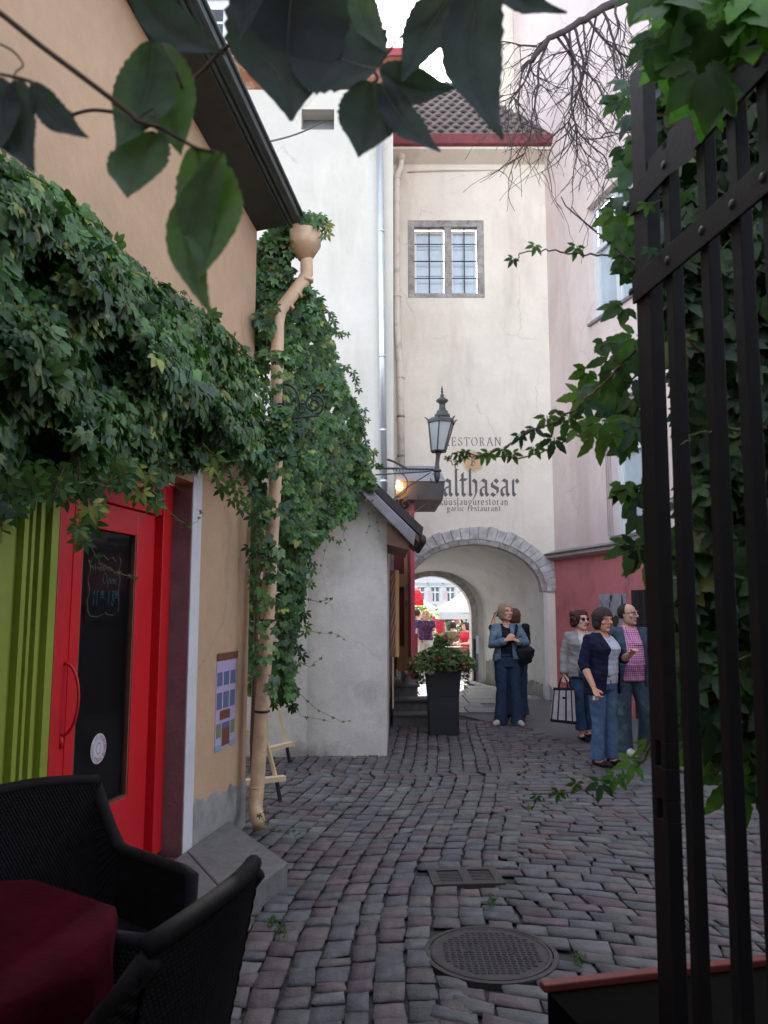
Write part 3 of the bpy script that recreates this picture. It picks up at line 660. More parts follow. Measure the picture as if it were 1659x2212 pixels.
def textgeo(s, size):
    cu = bpy.data.curves.new('tmp', 'FONT'); cu.body = s; cu.size = size; cu.align_x = 'CENTER'; cu.align_y = 'CENTER'
    o = bpy.data.objects.new('tmp', cu); COL.objects.link(o); dg = bpy.context.evaluated_depsgraph_get(); me = bpy.data.meshes.new_from_object(o.evaluated_get(dg))
    v = [tuple(p.co[:2]) for p in me.vertices]; f_ = [list(p.vertices) for p in me.polygons]
    bpy.data.objects.remove(o); bpy.data.curves.remove(cu); bpy.data.meshes.remove(me); return v, f_
ringt = [(c, 215-i*15, 1) for i, c in enumerate('MARDI JA KADRIDAHT')]+[(c, 232+i*14, -1) for i, c in enumerate('SÕBRALIK KOHT')]
for chh, ang, sgn in ringt:
    if chh == ' ': continue
    v, f_ = textgeo(chh, SR*.36); a = R(ang); rot = a-math.pi/2 if sgn > 0 else a+math.pi/2; n0 = len(g.v)
    for x, y in v:
        X = SR*.81*math.cos(a)+x*math.cos(rot)-y*math.sin(rot); Y = SR*.81*math.sin(a)+x*math.sin(rot)+y*math.cos(rot)
        g.v.append(tuple(W1.P(su-X, sz+Y, REC-.0241)))
    for q in f_: g.f.append([n0+i for i in q]); g.m.append(0)
obj('sticker_print', g, mat('sticker_print_red', (.30, .03, .09), bump=0), door)
# ================================================================== gate tower with the passage
TY = 14.5
WT = Wall((0, TY), (1, 0)); WT.n = Vector((0, -1, 0))
def TX(x, y=1000): return at(x, y, TY).x
def TZ(y, x=1000): return at(x, y, TY).z
TL, TR, TTOP = TX(838), at(1200, 1250, TY).x, TZ(345)
T = thing('gate_tower', (1.6, TY, 0), 'tall cream plastered gate tower with a stone arch and painted restaurant lettering', 'tower')
AC, AHW, ASP, ARI = 1.66, 1.33, 1.93, .97
NA = 32
wx0, wx1, wz0, wz1 = TX(884), TX(1052), TZ(641), TZ(478)
arcp = [(AC-AHW*math.cos(math.pi*k/NA), ASP+ARI*math.sin(math.pi*k/NA)) for k in range(NA+1)]
w = MB(); ZA = 3.3
for (x0, z0), (x1, z1) in zip(arcp, arcp[1:]): w.face([(x0, TY, z0), (x1, TY, z1), (x1, TY, ZA), (x0, TY, ZA)])
def plate(x0, x1, z0, z1): w.face([(x0, TY, z0), (x1, TY, z0), (x1, TY, z1), (x0, TY, z1)])
plate(TL, AC-AHW, -.03, ZA); plate(AC+AHW, TR, -.03, ZA)
plate(TL, wx0, ZA, TTOP); plate(wx1, TR, ZA, TTOP); plate(wx0, wx1, ZA, wz0); plate(wx0, wx1, wz1, TTOP)
for p, q in (((wx0, wz0), (wx1, wz0)), ((wx1, wz0), (wx1, wz1)), ((wx1, wz1), (wx0, wz1)), ((wx0, wz1), (wx0, wz0))):
    w.face([(p[0], TY, p[1]), (q[0], TY, q[1]), (q[0], TY+.3, q[1]), (p[0], TY+.3, p[1])])
w.face([(TL, TY, -.03), (TL, TY, TTOP), (TL, TY+4, TTOP), (TL, TY+4, -.03)])
w.face([(TR, TY, -.03), (TR, TY, TTOP), (TR-.4, TY+4, TTOP), (TR-.4, TY+4, -.03)])
obj('wall', w, towerm, T)
# patched scar by the springing and shallow drip mould under the eaves
dm = MB().tube([(TX(880, 372), TY-.005, TZ(372, 880)), (TX(960, 366), TY-.02, TZ(367, 960)), (TX(1075, 366), TY-.005, TZ(368, 1070))], [.02, .035, .01], 8); obj('drip_mould', dm, towerm, T, smooth=True)
# vault
v = MB(); rows = []
back = (1.12, 1.12, 1.62, .86)
for i in range(9):
    t_ = i/8; c, hw, sp, ri = [a+(b-a)*t_ for a, b in zip((AC, AHW-.02, ASP+.0, ARI-.02), back)]
    if i == 0: hw -= .02
    y = TY+.22+(3.6-.22)*t_; r = [(c-hw, y, -.03), (c-hw, y, sp*.5)]+[(c-hw*math.cos(math.pi*k/NA), y, sp+ri*math.sin(math.pi*k/NA)) for k in range(NA+1)]+[(c+hw, y, sp*.5), (c+hw, y, -.03)]
    rows.append(r)
v.grid(rows); obj('vault', v, tunnelm, T, smooth=True)
def archring(mb, c, sp, hwi, rii, hwo, rio, y0, y1, n=19, gap=.012, jit=.02, a0=0, a1=math.pi, dz=0):
    for k in range(n):
        a, b = a0+(a1-a0)*(k+gap*n/12)/n, a0+(a1-a0)*(k+1-gap*n/12)/n
        jo = random.uniform(-jit, jit); yy = y0-random.uniform(0, .012)
        pts = []
        for y in (yy, y1):
            for ang in (a, (a+b)/2, b):
                for hw, ri in ((hwi, rii), (hwo+jo, rio+jo)):
                    pts.append((c-hw*math.cos(ang), y, sp+ri*math.sin(ang)))
        n0 = len(mb.v); mb.v += pts
        for f_ in ((0, 1, 3, 2), (2, 3, 5, 4), (6, 8, 9, 7), (8, 10, 11, 9), (0, 2, 8, 6), (2, 4, 10, 8), (1, 7, 9, 3), (3, 9, 11, 5), (0, 6, 7, 1), (4, 5, 11, 10)):
            mb.f.append([n0+i for i in f_]); mb.m.append(0)
g = MB(); archring(g, AC, ASP, AHW-.005, ARI-.005, AHW+.245, ARI+.235, TY-.03, TY+.05, 27, jit=.035)
obj('arch_ring', g, limestone, T, bevel=.008)
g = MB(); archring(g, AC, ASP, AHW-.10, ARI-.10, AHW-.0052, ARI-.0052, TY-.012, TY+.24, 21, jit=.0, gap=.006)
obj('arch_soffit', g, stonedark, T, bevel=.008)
g = MB(); rr_ = []
for y in (TY-.006,):
    g.face([(AC+AHW+.02, y, ASP-.02), (TR+.0, y, ASP+.02), (TR, y, ASP+.5), (AC+AHW-.05, y, ASP+.5)])
obj('patched_mortar', g, limestone, T)
# inner jamb below the ring and dark ragged base
for ja in (AC+AHW-.07, AC-AHW): obj('passage_jamb', MB().box(ja, ja+.07, TY-.001, TY+.24, -.03, ASP), tunnelm, T)
g = MB()
def ragged(p0, p1, h0, h1, n, off):
    p0, p1 = Vector(p0), Vector(p1); d = p1-p0; nn = Vector((d.y, -d.x, 0)).normalized()*off; rows = []
    for k in range(n+1):
        s = k/n; p = p0+d*s+nn; h = h0+(h1-h0)*s+random.uniform(-.05, .05); rows.append([(p.x, p.y, -.02), (p.x, p.y, max(.03, h))])
    g.grid(rows)
ragged((AC+AHW-.06, TY+.25, 0), (2.56, TY+2.0, 0), .22, .34, 24, -.006); ragged((2.56, TY+2.0, 0), (2.26, TY+3.55, 0), .45, .5, 14, -.006)
ragged((TR+.01, TY-.004, 0), (AC+AHW-.07, TY-.004, 0), .2, .26, 8, .003)
obj('dark_base', g, greyplinth, T)
# back wall with the second arch
YB = TY+3.6; c2, hw2, sp2, ri2 = 1.10, .90, 1.50, .88
bw = MB(); A2 = [(c2-hw2*math.cos(math.pi*k/24), sp2+ri2*math.sin(math.pi*k/24)) for k in range(25)]
for (x0, z0), (x1, z1) in zip(A2, A2[1:]):
    bw.face([(x0, YB-.02, z0), (x1, YB-.02, z1), (x1, YB-.02, 3.2), (x0, YB-.02, 3.2)]); bw.face([(x0, YB-.02, z0), (x1, YB-.02, z1), (x1-.0, YB+.55, z1), (x0, YB+.55, z0)])
bw.face([(c2-hw2, YB-.02, -.03), (c2-hw2, YB-.02, 3.2), (c2-hw2-1.4, YB-.02, 3.2), (c2-hw2-1.4, YB-.02, -.03)])
bw.face([(c2+hw2, YB-.02, -.03), (c2+hw2, YB-.02, 3.2), (c2+hw2+.9, YB-.02, 3.2), (c2+hw2+.9, YB-.02, -.03)])
for s in (-1, 1): bw.face([(c2+s*hw2, YB-.02, -.03), (c2+s*hw2, YB-.02, sp2), (c2+s*hw2, YB+.55, sp2), (c2+s*hw2, YB+.55, -.03)])
obj('back_wall', bw, tunnelm, T, smooth=False)
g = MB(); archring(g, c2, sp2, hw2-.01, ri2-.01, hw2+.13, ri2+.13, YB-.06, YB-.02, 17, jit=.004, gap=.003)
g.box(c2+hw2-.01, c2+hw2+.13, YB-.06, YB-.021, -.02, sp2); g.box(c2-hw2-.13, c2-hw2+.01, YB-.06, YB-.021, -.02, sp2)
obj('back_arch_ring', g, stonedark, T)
g = MB().box(c2+hw2+.02, c2+hw2+.07, YB-.10, YB-.061, 0.02, .95); obj('open_door_edge', g, blackp, T)
g = MB().box(c2+hw2+.08, c2+hw2+.14, YB-.12, YB-.101, .62, 1.02); obj('notice_strip', g, whitepaint, T)
# kerb of rough cobbles along the right wall of the passage
g = MB()
for k in range(26):
    s = k/25; x = 2.72+(1.95-2.72)*s; y = TY+.3+3.3*s; r = .1; a = random.uniform(0, 1)
    for q in range(2): g.lathe((x-.06-.09*q-random.uniform(0, .02), y+random.uniform(-.03, .03), 0), [(.05, -.01), (.055, .02), (.03, .04), (.001, .045)], 7)
tag(obj('cobble_margin', g, limestone, smooth=True), kind='structure')
# mullioned window: granite frame, two casements behind iron bars
Wn = MB(); fw = .16
mz = wz1-.34; 
for x0, x1, z0, z1 in ((wx0-.01, wx0+.12, wz0-.02, wz1+.02), (wx1-.12, wx1+.01, wz0-.02, wz1+.02), (wx0+.12, wx1-.12, wz1-.12, wz1+.02), (wx0+.12, wx1-.12, wz0-.02, wz0+.07)):
    Wn.box(x0, x1, TY-.012, TY+.14, z0, z1)
cxm = TX(968, 560); Wn.box(cxm-.07, cxm+.07, TY+.0, TY+.13, wz0+.07, wz1-.12)
win = obj('window', Wn, stonedark, T, bevel=.01)
for a, b in ((wx0+.12, cxm-.07), (cxm+.07, wx1-.12)):
    fr = MB(); z0, z1 = wz0+.07, wz1-.12; y0, y1 = TY+.17, TY+.20
    fr.box(a, a+.045, y0, y1, z0, z1); fr.box(b-.045, b, y0, y1, z0, z1); fr.box(a+.045, b-.045, y0, y1, z1-.06, z1); fr.box(a+.045, b-.045, y0, y1, z0, z0+.045)
    obj('frame', fr, whitepaint, win)
    gl = MB().box(a+.045, b-.045, TY+.185, TY+.19, z0+.045, z1-.06); obj('pane', gl, paneblue, win)
    br = MB(); br.tube([((a+b)/2, TY+.06, z0-.02), ((a+b)/2, TY+.06, z1+.03)], .011, 6)
    for k in range(3):
        zz = z0+(z1-z0)*(.24+.26*k); br.tube([(a-.02, TY+.06, zz), (b+.02, TY+.06, zz)], .010, 6)
    for k in range(3):
        zz = z0+(z1-z0)*(.24+.26*k)-.055
    obj('iron_bars', br, iron, win)
    for k in range(3):
        zz = z0+(z1-z0)*(.30+.23*k); obj('glazing_bar', MB().box(a+.045, b-.045, TY+.183, TY+.1848, zz, zz+.03), greymetal, win)
# eaves and tiled hip roof
f = MB(); zf = TTOP
exr = TX(1190, 322)+.02
f.hexa([(TL-.1, TY-.28, zf+.05), (exr, TY-.28, zf+.05), (exr, TY, zf-.10), (TL-.1, TY, zf-.10), (TL-.1, TY-.28, zf+.10), (exr, TY-.28, zf+.10), (exr, TY, zf+.10), (TL-.1, TY, zf+.10)]); obj('cornice', f, towerm, T)
f = MB().hexa([(TL-.1, TY-.34, zf+.13), (exr+.08, TY-.34, zf+.13), (exr+.02, TY-.26, zf+.10), (TL-.1, TY-.26, zf+.10), (TL-.1, TY-.40, zf+.30), (exr+.14, TY-.40, zf+.30), (exr+.0, TY-.2, zf+.31), (TL-.1, TY-.2, zf+.31)]); obj('gutter', f, fascia, T, bevel=.01)
rg = []; y0, z0 = TY-.30, zf+.31; y1, z1 = TY+2.1, at(950, 178, TY+2.1).z
g = MB(); nr, tw = 15, .215; x = TL-.15
def roofx1(t_): return exr-.05+(at(1003, 178, y1).x-exr)*t_
for i in range(nr):
    ta, tb = i/nr, (i+1.12)/nr; lift = .03
    x = TL-.2-(.1 if i % 2 else 0)
    while x < roofx1(ta)-.02:
        ww = tw; rowsA = []
        for t_, lf_ in ((ta, lift), (tb, .0)):
            r = []
            for k in range(9):
                s = k/8; zz = .022*math.sin(s*2*math.pi)*1.0
                xx = min(x+s*ww, roofx1(ta)+.05); r.append((xx, y0+(y1-y0)*t_-lf_*.7-zz*.6, z0+(z1-z0)*t_+lf_*.6+zz*.6))
            rowsA.append(r)
        r0 = [(p[0], p[1]+.02, p[2]-.03) for p in rowsA[0]]
        g.grid([r0]+rowsA); x += ww
    
g.face([(TL-.2, y0+.05, z0-.04), (exr-.1, y0+.05, z0-.04), (roofx1(1), y1, z1-.04), (TL-.2, y1, z1-.04)])
g.face([(exr-.0, y0+.05, z0-.0), (roofx1(1), y1, z1), (roofx1(1), y1+1.2, z1), (exr-.4, TY+4, z0)])
obj('roof', g, tilem, T, smooth=False)
# painted lettering on the tower
g = MB()
write(g, WT, 'RESTORAN', TX(960, 955), TX(1083, 955), TZ(963, 1000), ROM, .16, 20, (TZ(945, 1000)-TZ(963, 1000))/1.4, track=.22)
def blt(u0, u1): 
    pass
obj('painted_lettering', g, textm, T); g = MB()
xh = TZ(1032, 1030)-TZ(1074, 1030)
write(g, WT, 'althasar', TX(957, 1074), TX(1125, 1074), TZ(1071, 1030), GOTH, .235, 42, xh*.86, track=-.03)
write(g, WT, 'B', TX(922, 1074), TX(955, 1074), TZ(1071, 1030), GOTH, .26, 42, xh*.86)
obj('painted_lettering', g, textm, T); g = MB()
write(g, WT, 'küüslaugurestoran', TX(950, 1090), TX(1099, 1090), TZ(1091, 1030), ROM, .19, 15, TZ(1080.5, 1030)-TZ(1091, 1030), track=.14)
obj('painted_lettering', g, textm, T); g = MB()
write(g, WT, 'garlic restaurant', TX(966, 1105), TX(1083, 1105), TZ(1104, 1030), ROM, .19, 15, TZ(1095.5, 1030)-TZ(1104, 1030), track=.12)
# tie marks at the arch crown
obj('painted_lettering', g, textm, T)
bx, bz, br = TX(1022, 997), TZ(997, 1022), abs(TX(1043, 997)-TX(1022, 997))
g = MB(); g.face([(bx+br*(1+.04*math.cos(8*a))*math.cos(a), TY-.003, bz+br*1.04*(1+.04*math.cos(8*a))*math.sin(a)) for a in [2*math.pi*k/48 for k in range(48)]])
obj('painted_badge', g, badge, T)
g = MB()
for k in range(48):
    a, b = 2*math.pi*k/48, 2*math.pi*(k+1)/48; q = lambda r, t_: (bx+br*r*(1+.04*math.cos(8*t_))*math.cos(t_), TY-.0035, bz+br*r*1.04*(1+.04*math.cos(8*t_))*math.sin(t_))
    g.face([q(1.13, a), q(1.13, b), q(1.09, b), q(1.09, a)])
    if k % 2 == 0 and (8 < k < 16 or 30 < k < 42): g.face([(bx+br*r*math.cos(t_), TY-.0036, bz+br*r*math.sin(t_)) for r, t_ in ((.72, a), (.72, b), (.86, b), (.86, a))])
obj('badge_outline', g, mat('badge_outline_paint', (.50, .36, .24), bump=0), T)
g = MB(); write(g, WT, 'B', bx-br*.28, bx+br*.32, bz-br*.42, GOTH, .16, 42, br*.55, off=.005); pen(g, WT, [[(-.45, -.2), (.1, -.35), (.6, -.15)]], bx, bz-br*.3, br*.6, .06, 40, .005)
obj('badge_monogram', g, textm, T)
# drainpipes by the tower
t = thing('drainpipe', at(865, 700, TY-.12), 'old cream drainpipe with a funnel head and flaking paint on the tower corner', 'drainpipe')
p = MB(); px = lambda x, y, Y=TY-.12: at(x, y, Y)
p.tube([px(867, 345), px(866, 362), px(858, 378), px(857, 400), px(858, 700), px(864, 800), px(868, 1010)], [.06, .06, .06, .062, .062, .062, .062], 12); obj('pipe', p, creampipe, t, smooth=True)
c = px(867, 335); h = MB().lathe((c.x, c.y, c.z), [(.065, -.12), (.10, .02), (.175, .10), (.18, .19), (.16, .20), (.14, .19)], 24); obj('funnel', h, creampipe, t, smooth=True)
for y in (385, 640, 815, 900, 985):
    c = px(858 if y < 720 else 866, y); b = MB().lathe((c.x, c.y, c.z), [(.064, -.02), (.075, -.018), (.075, .018), (.064, .02)], 12); obj('collar', b, creampipe if y < 900 else greymetal, t, smooth=True)

# ================================================================== white building left of the tower
BY = 12.4
def BX(x, y): return at(x, y, BY).x
def BZ(y, x=700): return at(x, y, BY).z
bxr = BX(850, 900); btop = BZ(168, 700)
B = thing('white_building', (-2.5, BY, 0), 'tall white plastered building behind the creeper with a peeling brown cornice and red roof', 'building')
WB = Wall((0, BY), (1, 0)); WB.n = Vector((0, -1, 0))
w = MB(); hx0, hx1, hz0, hz1 = BX(521, 270), BX(549, 250), BZ(276, 540), BZ(231, 540)
hx0 -= .3
q0, q1, q2, q3 = BX(651, 250), BX(722, 250), BZ(280, 690), BZ(236, 690)
wall_holes(w, WB, -9, bxr, -.03, btop, [(hx0, hx1, hz0, hz1), (q0, q1, q2, q3)], 0, .35)
w.face([(bxr, BY, -.03), (bxr, BY, btop), (bxr, BY+9, btop), (bxr, BY+9, -.03)]); obj('wall', w, whitewall, B)
fr = MB().box(hx0, hx1-.03, BY+.16, BY+.2, hz0, hz1-.1); win = obj('window', fr, whitepaint, B)
gl = MB()
for a in (.04, .36): gl.box(hx0+a, hx0+a+.24, BY+.15, BY+.159, hz0+.08, hz1-.16)
obj('pane', gl, paneblue, win)
obj('blind_opening', MB().box(q0, q1, BY+.3, BY+.34, q2, q3), greymetal, B)
f = MB().hexa([(-9, BY-.15, btop-.02), (bxr+.1, BY-.15, btop-.02), (bxr+.02, BY, btop-.22), (-9, BY, btop-.22), (-9, BY-.3, btop+.16), (bxr+.18, BY-.3, btop+.16), (bxr+.02, BY, btop+.16), (-9, BY, btop+.16)]); obj('cornice', f, brownband, B)
f = MB().hexa([(-9, BY-.34, btop+.165), (bxr+.2, BY-.34, btop+.165), (bxr+.2, BY+4, btop+1.9), (-9, BY+4, btop+1.9), (-9, BY-.34, btop+.30), (bxr+.2, BY-.34, btop+.30), (bxr+.2, BY+4, btop+2.1), (-9, BY+4, btop+2.1)]); obj('roof', f, redroof, B)
# dormer with a white window, roof fittings
dx0, dx1 = at(443, 60, BY).x, at(488, 60, BY).x; dz0, dz1 = at(465, 98, BY).z, at(465, 20, BY).z
d = MB().box(dx0-.10, dx1+.10, BY-.1, BY+2, dz0-.05, dz1+.1); dm_ = obj('dormer', d, whitepaint, B)
d = MB().box(dx0+.07, dx1-.03, BY-.112, BY-.1005, dz0+.08, (dz0+dz1)/2-.03); d.box(dx0+.07, dx1-.03, BY-.112, BY-.1005, (dz0+dz1)/2+.03, dz1-.1); obj('pane', d, darkglass, dm_)
d = MB().box(dx0-.16, dx1+.16, BY-.16, BY+2, dz1+.1, dz1+.2).box(dx0-.12, dx1+.12, BY-.13, BY+2, dz1+.2, dz1+.9); obj('dormer_hood', d, cornm, dm_)
c = at(548, 112, BY); d = MB().box(c.x-.28, c.x+.28, BY-.3, BY+.3, c.z-.1, c.z+.14).box(c.x-.10, c.x+.10, BY-.2, BY+.2, c.z+.14, c.z+.45); d.hexa([(c.x-.10, BY-.2, c.z+.45), (c.x+.1, BY-.2, c.z+.45), (c.x+.1, BY+.2, c.z+.45), (c.x-.1, BY+.2, c.z+.45), (c.x-.02, BY-.02, c.z+.8), (c.x+.02, BY-.02, c.z+.8), (c.x+.02, BY+.02, c.z+.8), (c.x-.02, BY+.02, c.z+.8)]); obj('roof_vent', d, redroof, B)
t = thing('silver_downpipe', at(825, 700, BY-.1), 'shiny galvanised downpipe running down the white building', 'downpipe')
p = MB(); p.tube([at(818, 190, BY-.1), at(825, 700, BY-.1), at(829, 1062, BY-.1)], .058, 14); obj('pipe', p, silver, t, smooth=True)
for y in (500, 770, 930, 1040):
    c = at(822+(y-400)*.01, y, BY-.1); b = MB().lathe((c.x, c.y, c.z), [(.059, -.02), (.066, -.018), (.066, .018), (.059, .02)], 14); obj('clamp', b, silver, t, smooth=True)
# cable from the eaves to the wall
g = MB().tube(bez(at(561, 309, 8), at(620, 300, 9.5), at(660, 285, 11), at(700, 262, 12.38)), .012, 6); tag(obj('overhead_cable', g, iron), 'thin dark cable strung from the eaves across to the white wall', 'cable')

# ================================================================== little gabled house in the middle
HY = 8.98
H = thing('gabled_outhouse', (-.5, HY, 0), 'small grey white plastered outhouse with a steep roof verge, half under creeper', 'outhouse')
hr = at(836, 1400, HY).x; hl = -2.6
ez = at(838, 1100, HY).z-.12; pk = (-1.25, ez+1.33)
w = MB(); n = 10
w.face([(hl, HY, -.03), (hr, HY, -.03), (hr, HY, ez), (pk[0], HY, pk[1]), (hl, HY, ez)])
w.face([(hr, HY, -.03), (hr, HY, ez), (hr+.10, HY+5.4, ez), (hr+.10, HY+5.4, -.03)])
obj('wall', w, housewhite, H)
b = MB().box(hl, -.86, HY-.05, HY-.001, -.03, 2.9); obj('buttress', b, housewhite, H, bevel=.02)
def verge(g, z0off, th, y0, y1, o0=0, o1=0):
    a = Vector((at(790, 1058, HY).x-.9, 0, 0)); 
    A = Vector((pk[0], 0, pk[1]+z0off)); Bp = Vector((at(905, 1172, HY-.2).x+o1, 0, at(905, 1172, HY-.2).z+z0off))
    g.hexa([(A.x, y0, A.z), (Bp.x, y0, Bp.z), (Bp.x, y1, Bp.z), (A.x, y1, A.z), (A.x, y0, A.z+th), (Bp.x+.02, y0, Bp.z+th), (Bp.x+.02, y1, Bp.z+th), (A.x, y1, A.z+th)])
r = MB(); verge(r, .0, .06, HY-.22, HY+1.3); obj('roof', r, brownw, H)
r = MB(); verge(r, .065, .10, HY-.24, HY+1.3, o1=.03); obj('roof_covering', r, mat('dark_bitumen_sheet', (.035, .03, .03), rough=.6, var=.3), H)
r = MB(); verge(r, -.05, .15, HY-.28, HY-.245, o1=-.06); obj('barge_board', r, greymetal, H, bevel=.01)
for k in range(4):
    e = at(906, 1172, HY-.2); b = MB().lathe((e.x+.03, HY-.2+.36*k, e.z+.04-.0*k), [(.02, -.08), (.045, -.04), (.045, .02), (.02, .05)], 8); obj('tile_end', b, iron, H, smooth=True)
r = MB().hexa([(hr+.0, HY-.2, ez-.30), (hr+.24, HY-.2, ez-.36), (hr+.24, HY+1.2, ez-.36), (hr+.0, HY+1.2, ez-.30), (hr+.0, HY-.2, ez-.04), (hr+.24, HY-.2, ez-.26), (hr+.24, HY+1.2, ez-.26), (hr+.0, HY+1.2, ez-.04)]); obj('eaves_lining', r, brownw, H)
# ================================================================== restaurant doorway seen edge-on behind it
S = thing('restaurant_doorway', (.25, 12, 0), 'maroon and ochre restaurant doorway seen edge on beside the stone steps', 'doorway')
def X(x, Y): return at(x, 1250, Y).x
g = MB().box(hr+.09, X(856, 13.2), 13.2, 14.45, -.03, 3.3); obj('wall', g, maroon, S)
zl = .50
def post(name, x0, x1, Y, y0, y1, m, th=.04, par=S):
    a, b = X(x0, Y), X(x1, Y); z0, z1 = at(x0, y1, Y).z, at(x0, y0, Y).z
    return obj(name, MB().box(a, b, Y-th, Y, z0, z1), m, par)
post('door_frame', 880, 887.5, 12.6, 1107, 1449, crimson, 1.6); post('door_edge', 873, 880, 12.0, 1105, 1449, ochre)
post('door_leaf', 851, 873, 12.3, 1105, 1445, maroon); post('door_rail', 862, 874, 12.22, 1240, 1268, ochre); post('door_stile', 858, 873, 12.20, 1396, 1449, ochre)
post('door_frame', 845, 852, 12.5, 1090, 1449, crimson)
lb = post('lock_plate', 874.5, 879, 11.99, 1296, 1312, greymetal, .035); post('lock_plate', 874.5, 879, 11.99, 1262, 1280, greymetal, .035); post('lock_plate', 874.5, 879, 11.99, 1180, 1195, greymetal, .035)
post('letter_box', 888, 900, 13.0, 1368, 1412, crimson, .3)
# diagonal boarded shutter, folded open
D = thing('boarded_shutter', (X(852, 10.6), 10.6, at(850, 1418, 10.6).z), 'folded open shutter of brown and tan diagonal boards with an ochre edge', 'shutter')
Y = 10.6; x0, x1, x2 = X(843, Y), X(855, Y), X(862, Y); z0, z1 = at(850, 1419, Y).z, at(850, 1232, Y).z
obj('panel', MB().box(x0, x1, Y, Y+.02, z0, z1), brownw, D)
g = MB()
for k in range(9):
    z = z0-.12+k*.16
    a = max(z0, z); b = min(z1, z+.12)
    q = [(x0+.005, max(z0, min(z1, z))), (x1-.004, max(z0, min(z1, z+.28))), (x1-.004, max(z0, min(z1, z+.33))), (x0+.005, max(z0, min(z1, z+.05)))]
    g.face([(p[0], Y-.004, p[1]) for p in q])
obj('diagonal_boards', g, tanw, D)
g = MB(); n = 28; g.grid([[(x1-.012+.008*abs(math.sin(k*math.pi/5.6)), Y-.006, z0+(z1-z0)*k/n), (x2, Y-.006, z0+(z1-z0)*k/n), (x2, Y+.03, z0+(z1-z0)*k/n)] for k in range(n+1)]); obj('scalloped_edge', g, ochre, D)
# steps
t = thing('stone_steps', (.4, 11.6, 0), 'worn dark stone steps rising to the restaurant doorway behind the planter', 'steps')
xs = hr+.09
for k, (Y0, xr, z) in enumerate(((11.2, .95, .17), (11.5, .78, .34))):
    obj('step', MB().box(xs, xr, Y0, 11.5 if k == 0 else 11.85, -.02, z-.04).box(xs, xr+.02, Y0-.025, 11.5 if k == 0 else 11.85, z-.039, z), stepm, t, bevel=.008)
obj('step', MB().box(xs, .50, 11.85, 14.4, -.02, .47).box(xs, .53, 11.82, 14.4, .471, .51), stepm, t, bevel=.008)
obj('stone_block', MB().hexa([(.27, 12.3, .511), (.54, 12.3, .511), (.54, 14.3, .511), (.30, 14.3, .511), (.33, 12.4, .60), (.5, 12.4, .60), (.5, 14.2, .60), (.34, 14.2, .60)]), stepm, t, bevel=.01)
b = post('handrail_post', 847, 850.5, 10.9, 1420, 1530, palewood, .03, None)
tag(b, 'slim pale wooden post standing by the bottom of the steps', 'post')
# metal canopy over the doorway, with scroll stays and a lit bulb lamp
K = thing('door_canopy', (.45, 10.9, 3.1), 'dark box shaped sheet metal canopy over the doorway behind the lantern', 'canopy')
Yc = 10.85; ca, cb = at(855, 1040, Yc), at(961, 1040, Yc); zt, zm, zbm = at(900, 1005, Yc).z, at(900, 1040, Yc).z, at(900, 1079, Yc).z
canm = mat('dark_canopy_metal', (.055, .055, .055), rough=.55, var=.3, scale=5, bump=.1)
obj('front', MB().hexa([(ca.x, Yc, zbm), (cb.x-.03, Yc, zbm), (cb.x-.05, Yc+1.4, zbm), (ca.x, Yc+1.4, zbm), (ca.x, Yc-.02, zm), (cb.x, Yc-.02, zm), (cb.x-.02, Yc+1.4, zm), (ca.x, Yc+1.4, zm)]), canm, K)
obj('hood', MB().hexa([(ca.x, Yc-.03, zm+.001), (cb.x+.01, Yc-.03, zm+.001), (cb.x, Yc+1.45, zm+.001), (ca.x, Yc+1.45, zm+.001), (ca.x, Yc+.05, zt), (cb.x-.10, Yc+.05, zt), (cb.x-.12, Yc+1.3, zt), (ca.x, Yc+1.3, zt)]), greymetal, K)
obj('seam', MB().box((ca.x+cb.x)/2-.04, (ca.x+cb.x)/2-.025, Yc-.006, Yc-.0, zbm, zm), iron, K)
cs = at(875, 1090, Yc); g = MB(); g.tube(spiral((cs.x, Yc, cs.z), .115, .02, 1.2, 1.6), .008, 6); g.tube(bez(at(870, 1105, Yc), at(892, 1108, Yc), at(892, 1085, Yc), at(872, 1078, Yc)), .008, 6); g.tube([at(855, 1120, Yc), at(872, 1112, Yc)], .008, 6); obj('scroll', g, iron, K)
g = MB(); g.tube([at(888, 1112, Yc), at(932, 1082, Yc)], .009, 6); e = at(935, 1090, Yc); g.tube(spiral((e.x, Yc, e.z), .055, .03, 1.9, -.75, 16), .009, 6); obj('scroll', g, iron, K)
for (x, y, r_) in ((862.5, 1051, .045), (860, 1042, .022)):
    c = at(x, y, Yc-.08)
    o = obj('lamp_bulb', MB().ball((c.x, c.y, c.z), r_, 12, rz=1.2), mat('lit_bulb', (1, .6, .2), emit=((1, .42, .08), 14), bump=0), K, smooth=True)
obj('lamp_cage', MB().tube([(c.x-.05, Yc-.06, c.z-.02), (c.x+.05, Yc-.08, c.z-.03)], .005, 5), iron, K)
